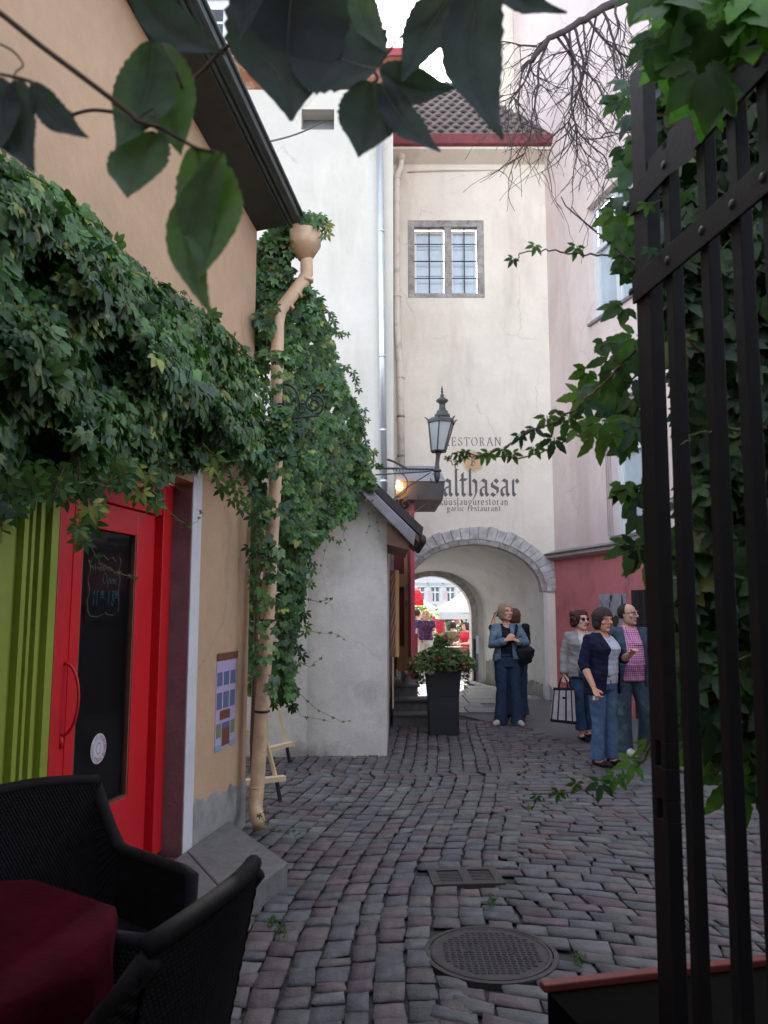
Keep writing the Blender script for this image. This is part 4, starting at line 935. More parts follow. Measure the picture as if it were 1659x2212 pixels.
# wrought iron lantern on its bracket
Yl = 9.9
Lp = at(955, 985, Yl)
N = thing('wall_lantern', (Lp.x, Yl, at(945, 1030, Yl).z), 'traditional six sided street lantern on an ornate wrought iron wall bracket', 'lantern')
def LZ(y): return at(950, y, Yl).z
def LX(x, y=950): return at(x, y, Yl).x
cx = LX(955, 850); 
def fr6(z, r, c=cx): return [(c+r*math.cos(R(60*k+18)), Yl+r*math.sin(R(60*k+18)), z) for k in range(6)]
zt_, zb_ = LZ(913), LZ(975); cxb = LX(947, 975); cxt = LX(953, 913)
rt, rb = .175, .098
obj('glass', MB().grid([fr6(zb_, rb-.008, cxb), fr6(zt_, rt-.008, cxt)], closed=True, capA=True, capB=True), milk, N)
g = MB()
for a, b in zip(fr6(zb_, rb, cxb), fr6(zt_, rt, cxt)): g.tube([a, b], .009, 6)
for z, r, c in ((zb_, rb, cxb), (zt_, rt, cxt)):
    P = fr6(z, r, c)
    for a, b in zip(P, P[1:]+P[:1]): g.tube([a, b], .012, 6)
obj('frame', g, lampmetal, N)
g = MB(); g.grid([fr6(zt_-.01, rt+.015, cxt), fr6(zt_+.025, rt+.015, cxt), fr6(zt_+.06, .125, cxt)], closed=True, capA=True, capB=True)
prof = [(.10, 891), (.095, 886), (.075, 884), (.070, 878), (.045, 877), (.042, 862+6), (.040, 850+8), (.075, 852+6-8), (.072, 848), (.045, 845)]
zz = [(.100, zt_+.058), (.10, LZ(896)), (.075, LZ(893)), (.072, LZ(888)), (.050, LZ(887)), (.040, LZ(878)), (.040, LZ(872)), (.080, LZ(867)), (.076, LZ(864)), (.045, LZ(861)), (.030, LZ(858))]
obj('hood', g, lampmetal, N)
g = MB(); g.grid([[(cx+r*math.cos(2*math.pi*k/16), Yl+r*math.sin(2*math.pi*k/16), z) for k in range(16)] for r, z in zz+[(.018, LZ(864)+.02)]+[(.028, LZ(853)-.0), (.012, LZ(852)), (.012, LZ(848)), (.020, LZ(847)), (.010, LZ(844)), (.016, LZ(842.5)), (.012, LZ(839)), (.003, LZ(829+4))]], closed=True, capA=True, capB=True)
obj('chimney_finial', g, lampmetal, N, smooth=True)
for k in range(6):
    a = R(60*k+18); p0 = Vector((cxt+(rt+.012)*math.cos(a), Yl+(rt+.012)*math.sin(a), zt_+.02)); o_ = Vector((math.cos(a), math.sin(a), 0))
    obj('corner_leaf', MB().tube([p0, p0+o_*.012+Vector((0, 0, .02)), p0+o_*.04+Vector((0, 0, .035))], [.012, .010, .004], 5), lampmetal, N)
g = MB(); pb = at(944, 1028, Yl)
g.tube([(cxb, Yl, zb_), (cxb-.005, Yl, zb_-.05), (pb.x+.004, Yl, pb.z+.17), (pb.x, Yl, pb.z+.06), (pb.x, Yl, pb.z-.02), (pb.x, Yl, pb.z-.1)], [.05, .028, .026, .035, .042, .01], 10)
g.lathe((pb.x, Yl, pb.z+.06), [(.03, -.02), (.06, 0), (.055, .02), (.03, .03)], 12); obj('stem', g, lampmetal, N, smooth=True)
g = MB(); wl = at(853, 1010, Yl); z_ = at(900, 1014, Yl).z
g.tube([(wl.x-.25, Yl, z_+.015), (wl.x+.1, Yl, z_+.01), (pb.x+.01, Yl, z_)], [.018, .014, .013], 6)
g.tube([(wl.x-.25, Yl, z_-.07), (pb.x-.14, Yl, z_-.03), (pb.x, Yl, z_-.005)], .009, 6)
n = 11; x0 = wl.x-.02; x1 = pb.x-.10
for k in range(n):
    a = x0+(x1-x0)*k/n; b = x0+(x1-x0)*(k+1)/n; h_ = .07*(1-k/n)+.015
    g.tube([(a, Yl, z_), ((a+b)/2, Yl, z_-h_), (b, Yl, z_)], .006, 5)
g.tube(bez((wl.x-.1, Yl, z_+.13), (wl.x+.02, Yl, z_+.10), (wl.x+.1, Yl, z_+.03), (wl.x+.16, Yl, z_+.01)), .016, 6)
g.tube([(wl.x-.02, Yl, z_-.38), (wl.x+.2, Yl, z_-.20), (pb.x-.08, Yl, z_-.04)], .008, 6)
g.tube(spiral((pb.x-.05, Yl, z_-.12), .06, .03, 1.7, -.8, 16), .008, 6); g.tube(bez((wl.x+.02, Yl, z_-.36), (wl.x+.2, Yl, z_-.3), (wl.x+.2, Yl, z_-.12), (wl.x+.08, Yl, z_-.05)), .008, 6)
obj('bracket', g, lampmetal, N)
# ================================================================== pink building on the right
W2 = Wall((TR+.002, TY-.002), (.2487, -.9686))
def H2(x, y, off=0): return W2.hit(x, y, off)
P = thing('pink_building', W2.P(3, 0), 'tall lilac pink building on the right with a brick red ground floor', 'building')
zc = H2(1195, 1203)[1]
u1a, z1a = H2(1275, 690); z1b = H2(1275, 443)[1]; z1a = H2(1275, 700)[1]
u2a, z2b = H2(1316, 870); z2a = H2(1316, 1160)[1]
u1b, u2b = u1a+1.45, u2a+1.45
holes = [(u1a, u1b, z1a, z1b), (u2a, u2b, z2a, z2b), (u2a+2.6, u2a+3.9, z2a, z2b), (u1a+3.0, u1a+4.4, z1a, z1b)]
w = MB(); wall_holes(w, W2, -1.3, 9, zc, 21, holes, 0, .20)
c = W2.P(-1.3, 0); w.face([(c.x, c.y, 9), (c.x, c.y, 21), (c.x+.3, c.y+2.2, 21), (c.x+.3, c.y+2.2, 9)]); obj('wall', w, pinkm, P)
g = MB().box(c.x-.50, c.x-.003, c.y+.02, c.y+.5, 9, 21); obj('pilaster', g, towerm, P)
g = MB().wbox(W2, 0, 9, -.03, zc, -.3, .02); obj('ground_floor_wall', g, redwall, P)
g = MB(); g.hexa([W2.P(-.03, zc-.07, .02), W2.P(9, zc-.07, .02), W2.P(9, zc-.03, .17), W2.P(-.03, zc-.03, .17), W2.P(-.03, zc+.05, .0), W2.P(9, zc+.05, .0), W2.P(9, zc+.03, .17), W2.P(-.03, zc+.03, .17)]); obj('cornice', g, cornm, P)
g = MB(); g.hexa([W2.P(-.06, zc+.032, -.0), W2.P(9, zc+.032, -.0), W2.P(9, zc+.032, .21), W2.P(-.06, zc+.032, .21), W2.P(-.06, zc+.11, -.0), W2.P(9, zc+.11, -.0), W2.P(9, zc+.045, .21), W2.P(-.06, zc+.045, .21)]); obj('cornice_flashing', g, greymetal, P)
for i, (a, b, c_, d) in enumerate(holes):
    f = MB(); o0, o1 = -.16, -.12
    f.wbox(W2, a, a+.07, c_, d, o0, o1); f.wbox(W2, b-.07, b, c_, d, o0, o1); f.wbox(W2, a+.07, b-.07, c_, c_+.07, o0, o1); f.wbox(W2, a+.07, b-.07, d-.07, d, o0, o1)
    mid = (a+b)/2; zt2 = c_+(d-c_)*.62
    f.wbox(W2, mid-.04, mid+.04, c_+.07, d-.07, o0, o1+.01); f.wbox(W2, a+.07, mid-.04, zt2-.04, zt2+.04, o0, o1+.01); f.wbox(W2, mid+.04, b-.07, zt2-.04, zt2+.04, o0, o1+.01)
    for s, e in ((a+.07, mid-.04), (mid+.04, b-.07)):
        f.wbox(W2, s, s+.04, c_+.07, zt2-.04, o0-.02, o0+.015); f.wbox(W2, e-.04, e, c_+.07, zt2-.04, o0-.02, o0+.015)
    win = obj('window', f, whitepaint, P)
    g = MB().wbox(W2, a+.07, b-.07, c_+.07, d-.07, -.19, -.175); obj('pane', g, paneblue if i != 1 else mat('cool_panel_glass', (.42, .50, .54), rough=.1, bump=0), win)
    g = MB().wbox(W2, a-.03, b+.03, c_-.045, c_, -.1, .05); obj('sill', g, greymetal, win)
vu, vz = H2(1360, 893, -.11); g = MB()
rows = [[W2.P(vu+r*math.cos(2*math.pi*k/24), vz+r*math.sin(2*math.pi*k/24), o) for k in range(24)] for r, o in ((.10, -.12), (.10, -.09), (.085, -.09), (.085, -.10))]
g.grid(rows, closed=True, capB=True); ve = obj('vent', g, brownw, P)
g = MB()
for k in range(-4, 5): h_ = math.sqrt(max(0, .0070-(k*.018)**2)); g.wbox(W2, vu-h_, vu+h_, vz+k*.018-.004, vz+k*.018+.004, -.097, -.088)
obj('vent_slat', g, greymetal, ve)
# cable and thin pipes beside the lower window
g = MB()
for x in (1309, 1313, 1319):
    a, za = H2(x, 1000, .03); zb0 = H2(x, 1160, .03)[1]; zt0 = H2(x, 860, .03)[1]; g.tube([W2.P(a, zb0, .03), W2.P(a, zt0, .03)], .010, 6)
obj('conduit', g, cornm, P)
# picture panel on the red wall and dark doorway
pu, pz = H2(1296, 1284, .03); pu2, pz2 = H2(1352, 1284, .03)[0], H2(1296, 1352, .03)[1]
t = thing('picture_panel', W2.P(pu, pz2, .03), 'grey picture panel with dark drips hung on the red wall behind the man', 'picture')
obj('panel', MB().wbox(W2, pu, pu2, pz2-.3, pz, .025, .05), mat('picture_grey', (.30, .30, .34), var=.25, scale=6, bump=.05), t)
g = MB()
def blob(cu, cz, rx, rz, k=14, ph=0): g.face([W2.P(cu+rx*(1+.3*math.sin(3*a+ph))*math.cos(a), cz+rz*(1+.25*math.sin(2*a+ph))*math.sin(a), .0525) for a in [2*math.pi*i/k for i in range(k)]])
wd = pu2-pu
blob(pu+wd*.48, pz-.07, .035, .06); blob(pu+wd*.42, pz-.17, .02, .06, ph=1); blob(pu+wd*.36, pz-.27, .016, .035, ph=2); blob(pu+wd*.12, pz-.2, .012, .09, ph=1.4); blob(pu+wd*.9, pz-.17, .03, .15, ph=3); blob(pu+wd*.6, pz-.45, .1, .12, ph=.4)
obj('dark_shapes', g, blackp, t)
du, _ = H2(1368, 1300); dz1_ = H2(1368, 1275)[1]
t = thing('dark_doorway', W2.P(du+.6, 0), 'dark iron grille doorway in the red wall beside the picture panel', 'doorway')
obj('opening', MB().wbox(W2, du, du+1.3, 0, dz1_, .021, .026), blackp, t)
for k in range(9): obj('bar', MB().tube([W2.P(du+.05+k*.15, 0, .05), W2.P(du+.05+k*.15, dz1_, .05)], .012, 6), iron, t)
for z in (.35, 1.4): obj('rail', MB().wbox(W2, du, du+1.3, z, z+.04, .03, .045), iron, t)
# ================================================================== unseen buildings added behind and beside the viewer to block light
def massing(name, label, ps, h, m):
    g = MB(); n = len(ps); cx = sum(p[0] for p in ps)/n; cy = sum(p[1] for p in ps)/n
    t = thing(name, (cx, cy, 0), label, 'building')
    for a, b in zip(ps, ps[1:]+ps[:1]): g.face([(a[0], a[1], -.03), (b[0], b[1], -.03), (b[0], b[1], h), (a[0], a[1], h)])
    obj('wall', g, m, t); g = MB()
    for a, b in zip(ps, ps[1:]+ps[:1]): g.face([(a[0], a[1], h), (b[0], b[1], h), (cx, cy, h+2)])
    obj('roof', g, redroof, t)
darkwall = mat('light_block_wall', (.16, .13, .11), var=.15)
massing('rear_light_block', 'unseen house added behind the viewer to block light', [(-6, -5), (6, -5), (6, -2.3), (-6, -2.3)], 4, darkwall)
massing('side_light_block', 'unseen house added on the near right to block sky light', [(3.4, -3), (9, -3), (9, 3.2), (5.9, 3.2), (3.4, 2.0)], 4.5, darkwall)
# unseen timber roof overhead, added to keep light off the foreground
t = thing('shade_pergola', (0, .2, 0), 'unseen timber frame with a mat roof, added overhead to block light', 'shade_pergola')
for x in (-2.4, 2.2):
    for y in (-1.0,): obj('post', MB().box(x-.06, x+.06, y-.06, y+.06, 0, 2.75), brownw, t)
for y in (-1.0, -.2): obj('beam', MB().box(-2.8, 2.6, y-.05, y+.05, 2.75, 2.9), brownw, t)
obj('roof_covering', MB().box(-3.2, 3.2, -1.6, -.1, 2.93, 2.96), mat('reed_mat', (.06, .07, .04)), t)

# ================================================================== the square beyond the passage
FY = 46.0
def FP(x, y): return at(x, y, FY)
Fb = thing('square_townhouse', (FP(940, 1318).x, FY, 0), 'pale classical townhouse with arched windows seen through the passage', 'building')
lightp = mat('pale_facade', (.50, .50, .50), var=.04, scale=.8, bump=.1, bscale=20); pnk = mat('pale_pink_panel', (.48, .38, .38), var=.08, bump=.1)
WF = Wall((0, FY), (1, 0)); WF.n = Vector((0, -1, 0))
hs = []
gx = [(897, 918), (930, 950), (963, 983), (996, 1016)]
for a, b in gx: hs.append((FP(a, 1280).x, FP(b, 1280).x, FP(900, 1299).z, FP(900, 1269).z))
gd = [(870, 885), (893, 912), (928, 950), (962, 978), (990, 1012)]
hd = [(FP(a, 1340).x, FP(b, 1340).x, .1, FP(900, 1330).z+.15) for a, b in gd]
w = MB(); wall_holes(w, WF, -9, 14, -.03, 9, hs+hd, 0, .3); obj('wall', w, lightp, Fb)
for a, b, c_, d in hs:
    f = MB(); y0, y1 = FY+.12, FY+.18; m_ = (a+b)/2; tz = c_+(d-c_)*.66
    f.box(a, a+.05, y0, y1, c_, d).box(b-.05, b, y0, y1, c_, d).box(m_-.04, m_+.04, y0, y1, c_, d).box(a+.05, m_-.04, y0, y1, tz-.04, tz+.04).box(m_+.04, b-.05, y0, y1, tz-.04, tz+.04)
    wn_ = obj('window', f, whitepaint, Fb); obj('pane', MB().box(a, b, FY+.2, FY+.22, c_, d), mat('grey_window_glass', (.13, .15, .165), rough=.15, var=.1, bump=0) if 'grey_window_glass' not in MATS else MATS['grey_window_glass'], wn_)
    hd_ = MB().box(a-.12, b+.12, FY-.10, FY+.0, d+.16, d+.26).box(a-.18, b+.18, FY-.16, FY+.0, d+.26, d+.32).box(a-.05, b+.05, FY-.05, FY+.0, d+.02, d+.14); obj('hood_mould', hd_, lightp, wn_)
    obj('panel', MB().box(b+.17, b+.17+.28, FY-.02, FY, c_-.1, d-.2), pnk, Fb)
for a, b, c_, d in hd: obj('shop_window', MB().box(a, b, FY+.15, FY+.2, c_, d), darkglass, Fb)
obj('string_course', MB().box(-9, 14, FY-.12, FY, FP(900, 1306).z, FP(900, 1306).z+.15), lightp, Fb)
obj('frieze', MB().box(-9, 14, FY-.15, FY, hs[0][3]+.75, hs[0][3]+.95), lightp, Fb)
canvas = mat('cream_canvas', (.55, .50, .38), rough=.9, var=.04, bump=.1, trans=.35, tcol=(1, 1, 1))
canvasw = mat('white_canvas', (.52, .56, .57), rough=.9, var=.04, bump=.1, trans=.3, tcol=(1, 1, 1))
redc = mat('red_canvas', (.50, .01, .03), rough=.8, var=.1, bump=.1, trans=.15, tcol=(1, 1, 1))
def umbrella(cx, cy, rx, ry, ze, zp, m, label, val=.22, flare=None):
    t = thing('parasol', (cx, cy, 0), label, 'parasol', 'large cafe parasols on the square')
    g = MB(); n = 8; rim = []
    co = [(cx-rx, cy-ry), (cx, cy-ry), (cx+rx, cy-ry), (cx+rx, cy), (cx+rx, cy+ry), (cx, cy+ry), (cx-rx, cy+ry), (cx-rx, cy)]
    for (a, b), (c_, d) in zip(co, co[1:]+co[:1]):
        g.face([(a, b, ze), (c_, d, ze), (cx+(c_-cx)*.5, cy+(d-cy)*.5, ze+(zp-ze)*.45), (cx+(a-cx)*.5, cy+(b-cy)*.5, ze+(zp-ze)*.45)])
        g.face([(cx+(a-cx)*.5, cy+(b-cy)*.5, ze+(zp-ze)*.45), (cx+(c_-cx)*.5, cy+(d-cy)*.5, ze+(zp-ze)*.45), (cx, cy, zp)])
    obj('canopy', g, m, t); g = MB()
    for (a, b), (c_, d) in zip(co, co[1:]+co[:1]): g.face([(a, b, ze), (c_, d, ze), (c_, d, ze-val), (a, b, ze-val)])
    obj('valance', g, m, t)
    obj('pole', MB().tube([(cx, cy, 0), (cx, cy, zp)], .045, 8), whitepaint, t)
    for k in (0, 2, 4, 6): obj('rib', MB().tube([(cx, cy, ze-.5), (co[k][0]*.5+cx*.5, co[k][1]*.5+cy*.5, ze+(zp-ze)*.42)], .02, 5), palewood, t)
    return t
def umb_px(xl, xr, ye, xp, yp, Y, depth, m, label):
    a, b, e, p = at(xl, ye, Y), at(xr, ye, Y), at(xl, ye, Y), at(xp, yp, Y+depth)
    return umbrella((a.x+b.x)/2, Y+depth, (b.x-a.x)/2, depth, e.z, p.z, m, label)
u1 = umb_px(948, 1100, 1322, 1022, 1268, 24, 1.6, canvasw, 'blueish white parasol with black lettering on its valance, at the right of the arch view')
u2 = umb_px(860, 948, 1316, 896, 1284, 30, 1.8, canvas, 'cream parasol behind the small tree, at the left of the arch view')
u3 = umb_px(925, 1010, 1324, 965, 1296, 36, 2, canvas, 'distant cream parasol between the two nearer ones')
# writing H.F. on the valance
g = MB(); Wv = Wall((0, 24-.01), (1, 0)); Wv.n = Vector((0, -1, 0)); v = at(992, 1318, 24)
pen(g, Wv, [[(-.1, .9), (.15, 1.05), (.1, 0)], [(.55, 1.05), (.4, 0)], [(.1, .5), (.5, .55)], [(.62, .05), (.65, .02)], [(.9, 1.0), (.8, 0)], [(.75, 1.0), (1.3, 1.02)], [(.85, .55), (1.1, .58)], [(1.2, .05), (1.23, .02)], [(1.5, 1.0), (1.5, 0), (1.9, .9)], [(.6, -.3), (1.8, -.18)]], v.x, v.z-.06, .17, .10, 40, .004)
obj('valance_lettering', g, iron, u1)
a = at(888, 1308, 20.5)
t = thing('red_awning', (a.x-.4, 20.5, 2), 'rounded crimson awning at the left edge of the arch view', 'awning')
g = MB(); rows = []
for k in range(9):
    an = math.pi/2*k/8; w_ = math.sin(an)
    rows.append([(a.x-.75, 20.5+.7-.9*w_, at(890, 1308, 20.5).z+.55*math.cos(an)), (a.x+.02+.30*w_, 20.5+.7-.9*w_, at(890, 1308, 20.5).z+.55*math.cos(an))])
g.grid(rows); g.face([r[1] for r in rows]+[(a.x+.02, 21.2, rows[-1][0][2])]); obj('canopy', g, redc, t)
obj('arm', MB().tube([(a.x-.6, 20.2, a.z-.0), (a.x-.6, 21.3, a.z+.1)], .02, 6), iron, t)
# far furniture: tables, chairs, screens, planters
def cafe_chair(x, y, rz, m, label):
    t = thing('cafe_chair', (x, y, 0), label, 'chair', 'chairs of the cafe on the square', rz)
    obj('seat', MB().box(-.22, .22, -.22, .22, .42, .46), m, t, local=True); obj('backrest', MB().box(-.22, .22, .19, .22, .46, .85), m, t, local=True)
    for sx in (-.2, .2):
        for sy in (-.2, .2): obj('leg', MB().box(sx-.015, sx+.015, sy-.015, sy+.015, 0, .42), m, t, local=True)
for i, (px, Y, m, l) in enumerate(((1015, 21.5, iron, 'black cafe chair at the right jamb of the arch view'), (986, 25.5, canvas, 'cream covered chair under the lettered parasol'), (893, 27, iron, 'dark cafe chair in the shade of the cream parasol'), (966, 28, canvas, 'cream chair standing further back under the parasols'), (1003, 22.5, iron, 'black cafe chair left of the one at the right jamb'))):
    p = at(px, 1400, Y); cafe_chair(p.x, Y, i*1.3, m, l)
def cafe_table(px, Y, label):
    p = at(px, 1400, Y); t = thing('cafe_table', (p.x, Y, 0), label, 'table', 'tables of the cafe on the square')
    obj('tabletop', MB().box(p.x-.4, p.x+.4, Y-.4, Y+.4, .72, .75), whitepaint, t); obj('leg', MB().tube([(p.x, Y, 0), (p.x, Y, .72)], .04, 8), iron, t)
    obj('table_base', MB().box(p.x-.2, p.x+.2, Y-.2, Y+.2, 0, .03), iron, t)
cafe_table(975, 24.5, 'white cafe table under the lettered parasol'); cafe_table(1000, 29, 'white cafe table far back on the square')
t = thing('terrace_screen', (at(985, 1400, 20.6).x, 20.6, 0), 'reddish wooden planter box at the foot of the arch view', 'planter')
a, b = at(950, 1440, 20.6), at(1008, 1440, 20.6)
obj('box', MB().box(a.x, b.x, 20.5, 20.9, 0, .62), mat('reddish_planter_wood', (.22, .10, .07)), t); obj('rim', MB().box(a.x-.02, b.x+.02, 20.48, 20.92, .62, .66), brownw, t)
t = thing('terrace_fence', (at(900, 1350, 33).x, 33, 0), 'low white railing in front of the far shopfronts', 'fence')
for k in range(22):
    p = at(868+k*6.5, 1350, 33); obj('picket', MB().box(p.x-.03, p.x+.03, 32.98, 33.02, 0, 1.0), whitepaint, t)
a, b = at(866, 1350, 33), at(1010, 1350, 33); obj('rail', MB().box(a.x, b.x, 32.97, 33.03, .95, 1.0), whitepaint, t)

# ================================================================== cafe furniture close to the viewer
def wicker_grid(fn, nu, nv, mb, amp=.0038):
    """woven surface: fn(s,t)->(point, normal)"""
    rows = []
    for i in range(nu+1):
        r = []
        for j in range(nv+1):
            p, n_ = fn(i/nu, j/nv); h_ = amp*(1 if (i//2+j) % 2 else -1)*(1 if i % 2 else .2)
            r.append(Vector(p)+Vector(n_)*h_)
        rows.append(r)
    mb.grid(rows)
def wicker_chair(loc, rz, label, group='black wicker cafe armchairs'):
    """seat faces +Y locally; x across"""
    t = thing('wicker_armchair', loc, label, 'chair', group, rz)
    W_, D_ = .265, .26
    def backf(s, q): # s height, q across
        z = .36+.54*s; x = (q-.5)*2*(W_+.02*s); y = -D_-.10*s-.045*(1-(2*q-1)**2)
        return (x, y, z+(.0 if s < 1 else 0)+.02*s*math.cos((q-.5)*math.pi)), (0, -1, 0)
    for off, nm in ((0, 'backrest'),):
        g = MB(); wicker_grid(backf, 84, 84, g)
        g2 = MB(); wicker_grid(lambda s, q: ((backf(s, q)[0][0], backf(s, q)[0][1]+.035, backf(s, q)[0][2]), (0, 1, 0)), 84, 84, g2)
        n0 = len(g.v); g.v += g2.v; g.f += [[i+n0 for i in f_] for f_ in g2.f]; g.m += g2.m
        obj('backrest', g, wicker, t, local=True, smooth=False)
    top = [backf(1, q/12)[0] for q in range(13)]; obj('back_rim', MB().tube([(p[0], p[1]+.017, p[2]) for p in top], .024, 10), wicker, t, local=True, smooth=True)
    for s in (-1, 1):
        def armf(a, b):  # a height, b along from back to front
            top_ = .66+(.22*max(0, 1-b*4)**1.5); z = .22+(top_-.22)*a; y = -D_-.10*max(0, (z-.36)/.54)*max(0, 1-b*2)+(2*D_+.04)*b
            return (s*(W_+.02+.02*a), y, z), (s, 0, 0)
        g = MB(); wicker_grid(armf, 70, 76, g); g2 = MB(); wicker_grid(lambda a, b: ((armf(a, b)[0][0]-s*.045, armf(a, b)[0][1], armf(a, b)[0][2]), (-s, 0, 0)), 70, 76, g2)
        n0 = len(g.v); g.v += g2.v; g.f += [[i+n0 for i in f_] for f_ in g2.f]; g.m += g2.m
        arm = obj('armrest', g, wicker, t, local=True)
        rim = [armf(1, k/14)[0] for k in range(15)]+[armf(.5, 1)[0], armf(0, 1)[0]]
        obj('arm_rim', MB().tube([(p[0]-s*.022, p[1], p[2]) for p in rim], .026, 10), wicker, arm, local=True, smooth=True)
    g = MB(); wicker_grid(lambda a, b: ((-W_+2*W_*a, -D_+2*D_*b, .43), (0, 0, 1)), 50, 46, g); g.box(-W_, W_, -D_, D_+.02, .30, .42); obj('seat', g, wicker, t, local=True)
    for sx in (-1, 1):
        for sy in (-1, 1): obj('leg', MB().tube([(sx*W_, sy*D_, 0), (sx*W_, sy*D_, .34)], .02, 8), wicker, t, local=True)
    return t
def ang(dx, dy): return math.atan2(dy, dx)-math.pi/2
wicker_chair((-1.10, 2.93, 0), ang(.75, -.62), 'black wicker armchair turned towards the table, in front of the red door')
wicker_chair((-.765, 2.10, 0), ang(-.97, .24), 'black wicker armchair nearest the viewer, seen from outside its arm')
# table with a heavy cloth
tc = Vector((-1.22, 2.12, 0))
t = thing('cafe_table', tc, 'square cafe table mostly hidden under the burgundy cloth', 'table')
obj('tabletop', MB().lathe((tc.x, tc.y, 0), [(.45, .70), (.46, .71), (.46, .735), (.45, .74)], 8), brownw, t)
for k in range(4):
    a = R(45+90*k+10); obj('leg', MB().tube([(tc.x+.32*math.cos(a), tc.y+.32*math.sin(a), 0), (tc.x+.32*math.cos(a), tc.y+.32*math.sin(a), .72)], .025, 8), iron, t)
g = MB(); rows = []; M_ = 96
def rad(a):
    c8 = abs(math.cos(((a+R(12)) % (math.pi/4))-math.pi/8)); return .53*math.cos(math.pi/8)/c8
for r_, z in ((.01, .755), (.5, .755), (.9, .754), (.97, .752), (1.0, .744), (1.015, .72)): rows.append([(tc.x+rad(a)*r_*math.cos(a), tc.y+rad(a)*r_*math.sin(a), z) for a in [2*math.pi*k/M_ for k in range(M_)]])
for i in range(1, 15):
    s = i/14; row = []
    for k in range(M_):
        a = 2*math.pi*k/M_; fold = .05*s*math.sin(a*8+.6)+.02*s*math.sin(a*19+2); drop = .62*s*(1+.08*math.cos(a*4))
        row.append((tc.x+(rad(a)*1.015+fold+.03*s)*math.cos(a), tc.y+(rad(a)*1.015+fold+.03*s)*math.sin(a), .72-drop))
    rows.append(row)
g.grid(rows, closed=True); tag(obj('tablecloth', g, velvet, smooth=True), 'dark burgundy velvet cloth draped over the cafe table with deep folds', 'tablecloth')
# dark planter box at the foot of the gate
a, b = gnd(1182, 2122, .60), gnd(1648, 2068, .60)
d_ = (b-a).normalized(); n_ = Vector((d_.y, -d_.x, 0))
t = thing('wooden_trough', (a+b)/2-Vector((0, 0, .6)), 'dark wooden trough with a red lip at the foot of the iron gate', 'trough')
q = [a, b+d_*.6, b+d_*.6+n_*.5, a+n_*.5]
obj('box', MB().hexa([(p[0], p[1], 0) for p in q]+[(p[0], p[1], .578) for p in q]), mat('dark_trough_wood', (.005, .004, .003), rough=1, spec=.05), t)
q2 = [a-d_*.015-n_*.02, b+d_*.6-n_*.02, b+d_*.6+n_*.015, a-d_*.015+n_*.015]
obj('red_lip', MB().hexa([(p[0], p[1], .579) for p in q2]+[(p[0], p[1], .60) for p in q2]), mat('dull_red_lip', (.16, .03, .025), rough=.6), t, bevel=.004)
# open iron gate
G = thing('iron_gate', at(1400, 1500, 2.02)*Vector((1, 1, 0)) if False else (at(1400, 1500, 2.02).x, 2.02, 0), 'open dark brown iron gate with riveted straps, overgrown by creeper', 'gate')
p0 = at(1392, 1200, 2.02); gd_ = Vector((.150, -1, 0)).normalized()
WG = Wall((p0.x, p0.y), (gd_.x, gd_.y))
gzt = WG.hit(1372, 132)[1]
def gbar(u, w_, d_th, z0=.12, z1=None, nm='bar'):
    return obj(nm, MB().wbox(WG, u, u+w_, z0, z1 or gzt-.3, -d_th/2, d_th/2), gatem, G, bevel=.002)
# hanging stile with two slots for the lock
zs_a = [WG.hit(1428, y)[1] for y in (1690, 1605, 1785, 1720)]
sw = .076
g = MB(); s0, s1 = .026, .052
sl = sorted([(WG.hit(1428, 1655)[1], WG.hit(1428, 1600)[1]), (WG.hit(1431, 1768)[1], WG.hit(1431, 1725)[1])])
zz = [.05]+[v for s_ in sl for v in s_]+[gzt]
for i in range(0, len(zz)-1):
    if i % 2 == 0: g.wbox(WG, 0, sw, zz[i], zz[i+1], -.018, .018)
    else: g.wbox(WG, 0, s0, zz[i], zz[i+1], -.018, .018); g.wbox(WG, s1, sw, zz[i], zz[i+1], -.018, .018)
obj('stile', g, gatem, G, bevel=.002)
for x_ in (1473, 1556, 1630, 1705, 1790, 1880): gbar(WG.hit(x_, 1500)[0]-.006, .034, .03)
for (ya, yb) in ((600, 640), (395, 440)):
    za, zb2 = WG.hit(1388, ya-15)[1], WG.hit(1388, yb)[1]
    z0 = (za+zb2)/2-.036; z1 = z0+.074
    g = MB(); g.wbox(WG, -.004, 1.1, z0, z1, .019, .027)
    if ya < 500:   # the upper strap has a stepped latch shape
        g = MB(); g.wbox(WG, -.004, .20, z0, z1, .019, .027); g.face([W_ for W_ in (WG.P(.20, z0, .027), WG.P(.20, z1, .027), WG.P(.21, z1+.035, .027), WG.P(.29, z1+.03, .027), WG.P(.32, z0+.055, .027), WG.P(.32, z0-.02, .027), WG.P(.30, z0-.022, .027))]); g.wbox(WG, .32, 1.1, z0-.005, z1-.005, .019, .027)
    s_ = obj('strap', g, gatem, G, bevel=.001)
    for x_ in (1400, 1487, 1570, 1644, 1720):
        u = WG.hit(x_, 1500)[0]; c = WG.P(u, (z0+z1)/2, .0272); obj('rivet', MB().grid([[WG.P(u+r_*math.cos(2*math.pi*k/12), (z0+z1)/2+r_*math.sin(2*math.pi*k/12), o_) for k in range(12)] for r_, o_ in ((.011, .0271), (.010, .0295), (.005, .031))], closed=True, capB=True), iron, s_, smooth=True)
for z_ in (.10, gzt-.36): obj('rail', MB().wbox(WG, sw, 1.1, z_, z_+.06, -.015, .015), gatem, G)
G.rotation_euler = (0, .0095, 0)
